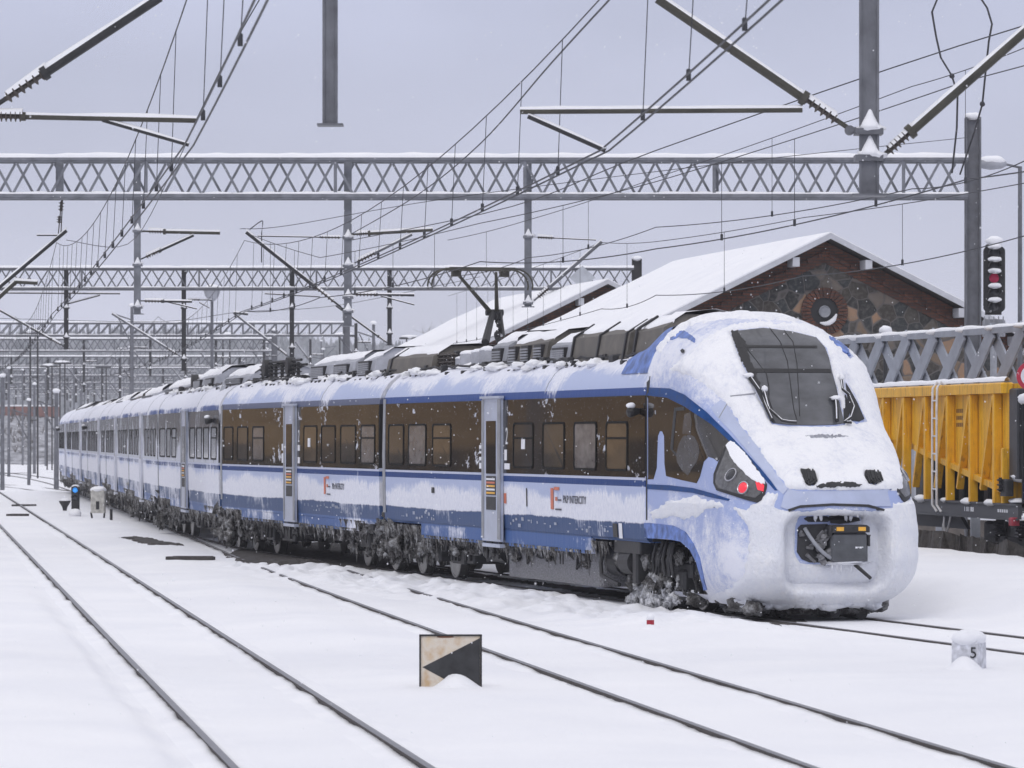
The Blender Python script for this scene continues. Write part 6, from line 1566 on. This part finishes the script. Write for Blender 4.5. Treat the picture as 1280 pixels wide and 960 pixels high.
# round red sign at the right edge
x = P(1289, 470, 80); t = thing('round_sign', (x.x, x.y, 0), 'red rimmed round sign cut by the right picture edge', 'sign')
mb = MB(); mb.tube((x.x, x.y+.04, -.1), (x.x, x.y+.04, x.z+.2), .035); mb.build('post', M_steel, t)
mb = MB(); mb.lathe([(0, .28), (.02, .28), (.021, .2)], x, (0, -1, 0), 28); mb.build('disc', simple('red_sign_rim', (.45, .02, .05), .45, 0, .1, 8), t)
mb = MB(); mb.lathe([(0, .2), (.024, .2)], x, (0, -1, 0), 28); mb.build('face', M_white, t)

# ================================================================= grey lattice girder behind the wagon
gl0, gl1 = P(1300, 409, 90), P(1030, 434, 105)
t = thing('lattice_girder', (gl0.x, gl0.y, 0), 'blue grey lattice girder fence with snow on its top rail, behind the yellow wagon', 'girder fence')
d = (gl1-gl0); d.z = 0; Lg = d.length; d.normalize(); ztop = gl0.z; zbot = ztop-1.75
mb = MB(); a0 = gl0.copy(); B = lambda s, z: Vector((gl0.x, gl0.y, 0))+d*s+Vector((0, 0, z))
M_lat = simple('blue_grey_girder_paint', (.29, .31, .355), .55, .1, .18, 3)
mb.bar(B(-3, ztop), B(Lg+3, ztop), .16, .13, side=(0, 1, 0)); mb.bar(B(-3, zbot), B(Lg+3, zbot), .16, .16, side=(0, 1, 0)); mb.build('chord', M_lat, t)
mb = MB(); nrm2 = Vector((-d.y, d.x, 0)); nrm2 = nrm2 if nrm2.y < 0 else -nrm2
s = -3.0
while s < Lg+2:
    mb.bar(B(s+2.3, zbot)+nrm2*.05, B(s, ztop)+nrm2*.05, .40, .05, side=d); mb.bar(B(s, zbot)-nrm2*.05, B(s+2.3, ztop)-nrm2*.05, .34, .05, side=d); s += 1.95
mb.build('lattice', M_lat, t)
mb = MB(); snowcap(mb, B(-3, ztop+.02), B(Lg+3, ztop+.02), .06)
s = -3.0
while s < Lg+2: mb.blob(B(s+.02, ztop+.06)+nrm2*.06, .09, int(s*9), .3, 0, 9, 6, (2.2, .9, .7)); s += 1.95
mb.build('snow_cap', M_snow, t, True)
mb = MB()
for q in range(0, 10): mb.bar(B(-3+q*(Lg+6)/9, -.2), B(-3+q*(Lg+6)/9, zbot), .2, .2)
mb.box(B(-3, 0), B(Lg+3, .01)) if False else None
mb.build('trestle_leg', M_lat, t)
# grey-white panels of stored containers behind the lattice
t = thing('storage_container', P(1190, 470, 112), 'pale grey storage container half hidden behind the lattice girder', 'container')
c = P(1175, 470, 112); mb = MB(); mb.bbox((c.x-2.6, c.y, 0), (c.x+2.2, c.y+2.4, 3.65), .04)
for i in range(16): mb.box((c.x-2.5+i*.3, c.y-.03, .2), (c.x-2.36+i*.3, c.y-.002, 3.5))
mb.build('body', simple('pale_container_paint', (.36, .37, .41), .6, 0, .12, 2), t)
mb = MB(); mb.bbox((c.x-2.6, c.y, 3.652), (c.x+2.2, c.y+2.4, 3.85), .08); mb.build('snow_cap', M_snow, t, True)
# white cap on a short post beside the gable
c = P(1107, 413, 108); t = thing('snow_capped_post', (c.x, c.y, 0), 'thin post wearing a round white snow cap below the round gable window', 'post')
mb = MB(); mb.tube((c.x, c.y, -.2), (c.x, c.y, c.z-.1), .06, n=10); mb.lathe([(0, .10), (.05, .16), (.08, .16)], (c.x, c.y, c.z-.16), (0, 0, 1), 14); mb.build('post', M_dark, t)
mb = MB(); mb.blob((c.x, c.y, c.z), .17, 2, .12, 0, 14, 9, (1, 1, .72)); mb.build('snow_cap', M_snow, t, True)

# ================================================================= five lamp colour light signal
c = P(1243, 349, 108); K = 108/F; t = thing('light_signal', (c.x, c.y, 0), 'tall black five lamp railway signal showing one red light beside the column', 'signal')
hw_, hh_ = 13.5*K, 49*K; M_red2 = NT('lit_crimson_lamp'); M_red2.base((.40, .008, .06)); M_red2.b.inputs['Emission Color'].default_value = (1, .04, .22, 1); M_red2.b.inputs['Emission Strength'].default_value = .06; M_red2 = M_red2.m; mb = MB(); n = 10; poly = []
for s in (1, -1):
    for i in range(n+1): a = math.pi*i/n; poly.append((hw_*math.cos(a if s > 0 else a+math.pi), s*(hh_-hw_)+hw_*math.sin(a if s > 0 else a+math.pi)*.55))
mb.prism(poly, c, (1, 0, 0), (0, 0, 1), (0, .10, 0)); mb.bbox((c.x-.2, c.y+.101, c.z-hh_*.9), (c.x+.2, c.y+.4, c.z+hh_*.9), .03); mb.build('backboard', M_black, t)
mb = MB(); mb.tube((c.x, c.y+.2, -.2), (c.x, c.y+.2, c.z-hh_-.4), .09); mb.bbox((c.x-.28, c.y-.02, c.z-hh_-.46), (c.x+.28, c.y+.3, c.z-hh_-.02), .04)
for i in range(5): mb.bar((c.x-.26+i*.12, c.y-.05, c.z-hh_-.42), (c.x-.26+i*.12, c.y-.05, c.z-hh_+.05), .03, .03)
mb.build('mast', M_grey, t)
for i, yy in enumerate((317, 333, 347.5, 366, 383.5)):
    z = P(0, yy, 108).z; p = Vector((c.x-.01, c.y-.01, z)); mb = MB(); mb.lathe([(0, .125), (.02, .125), (.035, .09), (.045, .01)], p, (0, -1, 0), 20)
    mb.build('red_lamp' if i == 2 else 'lamp', M_red2 if i == 2 else M_lens, t, True)
    mb = MB(); m = 12; vs = []
    for d_ in (0, .30):
        for j in range(m+1): a = math.pi*j/m; vs.append((p.x+.16*math.cos(a), p.y-d_, p.z+.16*math.sin(a)-.10*d_))
    mb.add(vs, [(j, j+1, m+2+j, m+1+j) for j in range(m)]); mb.build('visor', M_black, t, True)
    mb = MB(); mb.blob((p.x, p.y-.16, p.z+.175), .17, i, .18, 0, 12, 7, (1.05, .95, .42)); mb.build('snow_cap', M_snow, t, True)
mb = MB(); mb.blob((c.x, c.y-.05, c.z+hh_-.02), .22, 9, .2, 0, 12, 8, (1.05, .8, .5)); mb.build('snow_cap', M_snow, t, True)

# ================================================================= things standing in the snow in front
def snow_heap(mb, x, y, w_, d_, h_, seed, base=None, n=14, m=9):
    """low drift lying against something"""
    vs = []
    for i in range(n+1):
        for j in range(m+1):
            a, b = -1+2*i/n, -1+2*j/m; r = min(1, math.hypot(a, b)); z = (1-r*r)**2
            X, Y = x+a*w_, y+b*d_; g = float(gz(X, Y)); vs.append((X, Y, g-.012+h_*z*(1+.25*noise.noise(Vector((X*3, Y*3, seed))))))
    mb.add(vs, [(i*(m+1)+j, (i+1)*(m+1)+j, (i+1)*(m+1)+j+1, i*(m+1)+j+1) for i in range(n) for j in range(m)])
# arrow board
Ya = 43.6; K = Ya/F; c = P(563, 862, Ya); g0 = float(gz(c.x, Ya)); zb = g0-.12; zt = 2.55+(HZ-794.5)*K; x0, x1 = P(525, 0, Ya).x, P(601.5, 0, Ya).x
t = thing('arrow_sign', (c.x, Ya, g0), 'cream and black board with a left pointing triangle, half buried in front snow', 'sign')
M_cream = NT('rust_stained_cream'); n = M_cream.noise(5, det=6); M_cream.base(M_cream.ramp(n, [(.3, (.62, .50, .34)), (.5, (.64, .58, .50)), (.68, (.52, .36, .20))])); M_cream.set(.55); M_cream = M_cream.m
M_blk = simple('chalky_black_paint', (.030, .031, .034), .6, 0, .5, 7)
mb = MB(); mb.box((x0, Ya, zb), (x1, Ya+.03, zt)); mb.build('board', M_cream, t)
zc = 2.55+(HZ-834)*K; mb = MB(); pz = lambda yy: 2.55+(HZ-yy)*K; px_ = lambda xx: P(xx, 0, Ya).x
mb.prism([(x1-.012, pz(797.5)), (px_(528), zc), (x1-.012, pz(873))], (0, Ya-.003, 0), (1, 0, 0), (0, 0, 1), (0, .0025, 0)); mb.build('black_triangle', M_blk, t)
mb = MB()
for a, b in (((x0-.008, zb), (x0+.010, zt)), ((x1-.010, zb), (x1+.008, zt)), ((x0-.008, zt-.006), (x1+.008, zt+.012))): mb.box((a[0], Ya-.014, a[1]), (b[0], Ya+.04, b[1]))
mb.build('rim', M_black, t)
mb = MB(); mb.blob((px_(556), Ya-.004, zt-.012), .05, 3, .5, 0, 10, 5, (1.6, .08, .22)); mb.build('rust_patch', simple('rust', (.16, .06, .025), .8, 0, .4, 20), t)
mb = MB(); snow_heap(mb, px_(571), Ya-.10, .30, .40, .145, 2); o = mb.build('snow_drift', M_snow, None, True); tag(o, 'small drift of snow heaped against the foot of the arrow board', 'snow drift')
# distance stone with the number 5
Ys = 46.2; K = Ys/F; c = P(1213, 840, Ys); g0 = float(gz(c.x, Ys)); t = thing('distance_stone', (c.x, Ys, g0), 'squat concrete post numbered 5 under a thick snow cap', 'marker')
hw_ = 22.5*K; zt = 2.55+(HZ-800)*K
mb = MB(); rz = R(-28); ca, sa_ = math.cos(rz), math.sin(rz)
def rp(a, b): return (c.x+a*ca-b*sa_, Ys+.15+a*sa_+b*ca)
for z0, z1, s0, s1 in ((g0-.2, zt-.04, 1, .97), (zt-.04, zt, .97, .85)):
    q = [(-1, -1), (1, -1), (1, 1), (-1, 1)]; hs = hw_*.80; vs = [(*rp(a*hs*s0, b*hs*s0*.8), z0) for a, b in q]+[(*rp(a*hs*s1, b*hs*s1*.8), z1) for a, b in q]
    mb.add(vs, [(0, 3, 2, 1), (4, 5, 6, 7), (0, 1, 5, 4), (1, 2, 6, 5), (2, 3, 7, 6), (3, 0, 4, 7)])
mb.build('stone', simple('frosty_concrete', (.60, .61, .66), .9, 0, .3, 14, .5), t)
cu = bpy.data.curves.new('number', 'FONT'); cu.body = '5'; cu.size = .17; cu.extrude = .003; tmp = bpy.data.objects.new('number', cu); me = bpy.data.meshes.new_from_object(tmp); bpy.data.objects.remove(tmp)
me.materials.clear(); me.materials.append(M_black)
for v in me.vertices:
    a, b = rp(.06+v.co.x, -hw_*.80*.8-.004-v.co.z); v.co = (a, b, g0+.12+v.co.y)
link('number', me, t)
mb = MB(); mb.blob((c.x, Ys+.15, zt+.015), hw_*.97, 4, .05, 0, 24, 14, (1.0, .95, .52)); mb.build('snow_cap', M_snow, t, True)
mb = MB(); snow_heap(mb, c.x-.075, Ys-.06, .24, .34, .17, 5); o = mb.build('snow_drift', M_snow, None, True); tag(o, 'low drift of snow banked against the numbered stone', 'snow drift')
# red and white peg
c = G(813, 788); g0 = float(gz(c.x, c.y)); t = thing('marker_peg', (c.x, c.y, g0), 'tiny red and white peg poking from snow before the leading carriage', 'marker')
mb = MB(); mb.tube((c.x, c.y, g0-.1), (c.x, c.y, g0+.12), .045, n=12); mb.build('white_peg', M_white, t)
mb = MB(); mb.tube((c.x, c.y, g0+.04), (c.x, c.y, g0+.10), .05, n=12); mb.build('red_band', simple('red_band_paint', (.35, .012, .03), .5, 0, .1, 8), t)
mb = MB(); mb.blob((c.x, c.y, g0+.13), .055, 3, .15, 0, 12, 8, (1, 1, 1)); mb.build('snow_cap', M_snow, t, True)
mb = MB(); snow_heap(mb, c.x, c.y-.05, .22, .35, .06, 8); o = mb.build('snow_drift', M_snow, None, True); tag(o, 'slight snow mound round the red and white peg', 'snow drift')
# dwarf signal with a blue lamp, battery case, small hopper, stub
Yd = 140; K = Yd/F; c = P(94, 638, Yd); t = thing('dwarf_signal', (c.x, Yd, 0), 'low black shunting signal with a lit blue lamp at the foot of the train', 'signal')
zt = 2.55+(HZ-608)*K; mb = MB(); mb.bbox((c.x-.13, Yd, .06), (c.x+.13, Yd+.2, zt), .03); mb.bbox((c.x-.16, Yd+.05, -.15), (c.x+.16, Yd+.3, .12), .02); mb.build('housing', M_black, t)
Mb = NT('lit_blue_lamp'); Mb.base((.05, .3, .8)); Mb.b.inputs['Emission Color'].default_value = (.05, .35, 1, 1); Mb.b.inputs['Emission Strength'].default_value = .55
for yy, m_ in ((612.5, Mb.m), (622, M_lens)):
    z = P(0, yy, Yd).z; mb = MB(); mb.lathe([(0, .09), (.03, .07), (.035, .01)], (c.x, Yd-.001, z), (0, -1, 0), 16); mb.build('blue_lamp' if yy < 620 else 'dark_lamp', m_, t, True)
    mb = MB(); mb.path([(c.x+.11*math.cos(a), Yd-.06, z+.11*math.sin(a)) for a in [math.pi*i/8 for i in range(9)]], .03, 5); mb.build('visor', M_black, t)
mb = MB(); mb.blob((c.x, Yd+.1, zt), .14, 3, .2, 0, 10, 7, (1, .9, .4)); mb.blob((c.x, Yd-.1, .05), .22, 3, .2, 0, 10, 7, (1, .9, .7)); mb.build('snow_cap', M_snow, t, True)
Yd = 133; K = Yd/F; c = P(122, 648, Yd); t = thing('relay_case', (c.x, Yd, 0), 'weathered white relay case on short legs beside the train', 'relay case')
zt = 2.55+(HZ-613)*K; mb = MB(); mb.bbox((c.x-.22, Yd, .18), (c.x+.22, Yd+.4, zt), .03); mb.build('case', simple('weathered_white', (.46, .45, .42), .7, 0, .3, 9), t)
mb = MB()
for s in (-.17, .17): mb.tube((c.x+s, Yd+.2, -.1), (c.x+s*1.25, Yd+.05, .2), .03)
mb.box((c.x-.05, Yd-.02, .30), (c.x+.05, Yd-.001, .55)); mb.build('leg', M_dark, t)
mb = MB(); mb.blob((c.x, Yd+.2, zt+.02), .27, 3, .2, 0, 12, 7, (1, .9, .4)); mb.build('snow_cap', M_snow, t, True)
Yd = 148; c = P(81, 632, Yd); t = thing('point_lantern', (c.x, Yd, 0), 'small dark bucket shaped point lantern left of the dwarf signal', 'lantern')
mb = MB(); mb.lathe([(0, .07), (.12, .09), (.3, .2), (.34, .21)], (c.x, Yd, .0), (0, 0, 1), 12); mb.build('lantern', M_dark, t); mb = MB(); mb.blob((c.x, Yd, .35), .2, 3, .2, 0, 10, 6, (1, 1, .4)); mb.build('snow_cap', M_snow, t, True)
c = G(139, 651); mb = MB(); mb.tube((c.x, c.y, -.1), (c.x, c.y, .32), .045, n=10); mb.lathe([(0, .05), (.04, .04)], (c.x, c.y, .32), (0, 0, 1), 10); tag(mb.build('stub_post', M_dark), 'short dark stub sticking out of the snow right of the relay case', 'post')

# ================================================================= far background
hz_rng = random.Random(11)
def ridge(name, pts, Y0, Y1, seed, mat, lab, kind):
    """rolling hill: pts = (photo column, row of the crest) at depth Y1"""
    n = 160; m = 14; xs = np.linspace(pts[0][0], pts[-1][0], n); cr = np.interp(xs, [p[0] for p in pts], [p[1] for p in pts]); vs = []
    for i in range(n):
        for j in range(m):
            f = j/(m-1); Y = Y0+(Y1-Y0)*f; zc = 2.55+(HZ-cr[i])*Y1/F; x = (xs[i]-640)/F*Y1
            vs.append((x, Y, -1+(zc+1)*math.sin(f*math.pi/2)*(1+.05*noise.noise(Vector((x*.02, Y*.02, seed))))))
    mb = MB(); mb.add(vs, [(i*m+j, (i+1)*m+j, (i+1)*m+j+1, i*m+j+1) for i in range(n-1) for j in range(m-1)])
    return tag(mb.build(name, mat, None, True), lab, None, None, kind), xs, cr
M_hill = simple('hazed_snowy_hillside', (.46, .48, .54), .9, 0, .4, .03, 0)  # colour holds haze lightening as well as snow
M_conf = simple('hazed_snowy_conifer', (.17, .185, .20), .9, 0, .55, .6, 0)
M_bare = simple('bare_winter_wood', (.10, .09, .085), .9, 0, .4, .5, 0); M_frostwood = simple('hazed_frosted_wood', (.24, .25, .275), .9, 0, .4, .5, 0)  # forest tones also paled in place of thicker haze
_, xs_, cr_ = ridge('hills', [(-700, 470), (-200, 455), (0, 450), (120, 446), (260, 444), (400, 452), (560, 466), (700, 484), (900, 497), (1300, 500), (1500, 505)], 960, 1190, 3, M_hill, 'pale hill rising through the haze behind the rail yard', 'structure')
mb = MB()
for i in range(8000):
    px = hz_rng.uniform(-680, 1480); f = hz_rng.random()**.7; Y = 960+230*f; c = np.interp(px, xs_, cr_); zc = 2.55+(HZ-c)*1190/F
    x = (px-640)/F*1190; z = -1+(zc+1)*math.sin(f*math.pi/2)-.5; hgt = hz_rng.uniform(4.5, 9); r = hgt*hz_rng.uniform(.2, .36); k = 6; a0 = hz_rng.random()*6
    if noise.noise(Vector((x*.012, Y*.02, 3))) < -.18: continue
    vs = [(x+r*math.cos(a0+6.283*q/k)*hz_rng.uniform(.7, 1.2), Y+r*math.sin(a0+6.283*q/k), z+hgt*.12*hz_rng.random()) for q in range(k)]+[(x+r*.62*math.cos(a0+6.283*q/k)*hz_rng.uniform(.6, 1.2), Y+r*.6*math.sin(a0+6.283*q/k), z+hgt*.5) for q in range(k)]+[(x+hz_rng.uniform(-.3, .3), Y, z+hgt)]
    mb.add(vs, [(q, (q+1) % k, k+(q+1) % k, k+q) for q in range(k)]+[(k+q, k+(q+1) % k, 2*k) for q in range(k)], i % 2)
tag(mb.build('forest', [M_conf, M_frostwood]), 'dense dusky forest covering the far hill', None, None, 'stuff')
# far freight wagons, hut and drifts on the left
emb, exs, ecr = ridge('embankment', [(-420, 530), (-300, 524), (-60, 521), (20, 519), (66, 522), (110, 530), (160, 546)], 400, 436, 6, simple('scrubby_snow_bank', (.27, .275, .30), .9, 0, .75, .9, 0), 'low snowy embankment behind the far left masts', 'structure')
M_rusty = simple('rusty_red_wagon', (.20, .095, .08), .8, 0, .3, 2, 0)
for i in range(5):
    x0 = P(-62+i*27, 0, 450).x; Yw = 450; x1 = x0+2.1; z0 = 2.55+(HZ-521)*Yw/F
    t = thing('freight_wagon', (x0, Yw, 0), 'distant rusty red freight wagon in the row at the far left', 'wagon', 'distant row of rusty wagons')
    mb = MB(); mb.bbox((x0, Yw, z0), (x1, Yw+2.6, z0+1.1), .05); mb.build('body', M_rusty, t)
    mb = MB(); mb.box((x0+.1, Yw+.1, -.3), (x1-.1, Yw+2.5, z0-.001)); mb.build('underframe', M_dark, t)
    mb = MB(); mb.bbox((x0-.02, Yw-.02, z0+1.101), (x1+.02, Yw+2.62, z0+1.26), .05); mb.build('snow_cap', M_snow, t, True)
mb = MB()
for i in range(420):
    px = rnd.uniform(-400, 80); Y = rnd.uniform(402, 432); c = np.interp(px, exs, ecr); x = (px-640)/F*436; zc = 2.55+(HZ-c)*436/F; f = (Y-400)/36; z = -1+(zc+1)*math.sin(f*math.pi/2); h_ = rnd.uniform(.3, 1.3)
    for q in range(5): mb.tube((x, Y, z-.1), (x+rnd.gauss(0, .35)*h_, Y+rnd.gauss(0, .2), z+h_*rnd.uniform(.6, 1)), .04, .012, 3, 0, False)
tag(mb.build('undergrowth', M_bare), 'bare scrub dotting the far embankment', None, None, 'stuff')
c = P(20, 564, 700); t = thing('white_hut', (c.x, c.y, 0), 'small white hut with a snowy roof among the far left masts', 'hut')
mb = MB(); mb.bbox((c.x-2.0, 700, 0), (c.x+2.1, 704, 2.0), .02); mb.build('wall', simple('white_hut_wall', (.6, .6, .62), .8, 0, .1, 1), t)
mb = MB(); mb.prism([(-2.4, 1.95), (2.5, 1.95), (.05, 2.9)], (c.x, 699.7, .01), (1, 0, 0), (0, 0, 1), (0, 3, 0)); mb.build('roof', M_snow, t)
mb = MB(); mb.box((c.x-1.2, 699.9, .8), (c.x-.3, 699.999, 1.5)); mb.box((c.x+.5, 699.9, .1), (c.x+1.4, 699.999, 1.7)); mb.build('window', M_dark, t)
rnd = random.Random(5)
def bare_tree(px, ytop, Y, lab, seed, grp='bare trees behind the yard'):
    rnd = random.Random(seed); x = (px-640)/F*Y; H = 2.55+(HZ-ytop)*Y/F; t = thing('bare_tree', (x, Y, 0), lab, 'tree', grp)
    mb = MB(); mb.tube((x, Y, -.3), (x, Y, H*.45), H*.022, H*.014, 8); mb.build('trunk', M_bare, t); mb = MB()
    def br(p, d, l, r, lev):
        q = p+d*l; mb.tube(p, q, r, r*.6, 4 if lev < 2 else 3, 0, False)
        if lev < 4:
            for _ in range(rnd.randint(3, 4)):
                nd = (d+Vector((rnd.gauss(0, .55), rnd.gauss(0, .55), rnd.gauss(.12, .3)))).normalized(); br(p+d*l*rnd.uniform(.45, 1), nd, l*rnd.uniform(.55, .8), r*.55, lev+1)
    for _ in range(5): br(Vector((x, Y, H*rnd.uniform(.3, .45))), Vector((rnd.gauss(0, .4), rnd.gauss(0, .4), 1)).normalized(), H*.24, H*.010, 0)
    mb.build('crown', M_bare, t)
for a in ((1272, 396, 190, 'bare tree at the right edge behind the lamp post', 1), (1256, 404, 200, 'bare tree just behind the black signal', 2), (1300, 390, 185, 'bare tree cut by the right picture edge', 3), (585, 372, 330, 'bare tree behind the farther shed roof', 4), (560, 382, 350, 'bare tree above the brown roof box', 5), (610, 384, 340, 'bare tree beside the raised pantograph', 6)): bare_tree(*a)
# unseen brown building added on the left for its reflection in the glazing
t = thing('reflected_building', (-34, 118, 0), 'unseen brown building added out to the left to be mirrored in the train windows', 'building')
mb = MB(); mb.box((-44, 84, -.3), (-33, 178, 3.55)); mb.build('wall', simple('ochre_brown_render', (.36, .235, .115), .85, 0, .2, .6), t)
mb = MB(); mb.box((-44, 84, 3.551), (-32.9, 178, 6.2)); mb.build('upper_wall', simple('brown_boarding', (.30, .19, .09), .85, 0, .25, 1.0), t)
mb = MB()
rnd = random.Random(8)
for i in range(30): mb.box((-33.0, 86+i*3.0, .0), (-32.9, 86+i*3.0+rnd.uniform(1.8, 2.8), rnd.uniform(1.7, 2.6)))  # dark boxes added to darken the lower part of the window reflection
mb.build('reflected_dark_block', M_dark, t)
mb = MB(); mb.prism([(-45, 6.2), (-31.5, 6.2), (-38, 9.5)], (0, 83, .01), (1, 0, 0), (0, 0, 1), (0, 96, 0)); mb.build('roof', M_snow, t)
# ================================================================= falling snow and hazy air
rnd = random.Random(21); mb = MB()
for i in range(3400):
    Y = 26+56*rnd.random()**.8; x = rnd.uniform(-.135, .135)*Y*1.15; z = rnd.uniform(-.02, 1)*0+2.55+(rnd.uniform(-.09, .115))*Y
    if z < .1: continue
    r = rnd.uniform(.0022, .0052)*(1+Y/90)
    mb.add([(x+r, Y, z), (x-r, Y, z), (x, Y+r, z), (x, Y-r, z), (x, Y, z+r*1.2), (x, Y, z-r*1.2)], [(0, 2, 4), (2, 1, 4), (1, 3, 4), (3, 0, 4), (2, 0, 5), (1, 2, 5), (3, 1, 5), (0, 3, 5)])
tag(mb.build('snowflakes', M_snow), 'fine snow drifting down through the air', None, None, 'stuff')
mb = MB(); mb.box((-420, -25, -3), (420, 1250, 62)); hz = NT('hazy_air'); hz.n.remove(hz.b); ov = [q for q in hz.n if q.type == 'OUTPUT_MATERIAL'][0]
pv = hz.n.new('ShaderNodeVolumePrincipled'); pv.inputs['Color'].default_value = (.93, .94, .99, 1); pv.inputs['Density'].default_value = .00024; pv.inputs['Anisotropy'].default_value = .2; hz.L(pv.outputs[0], ov.inputs['Volume'])
tag(mb.build('haze', hz.m), 'thin snowy haze filling the air', None, None, 'stuff')
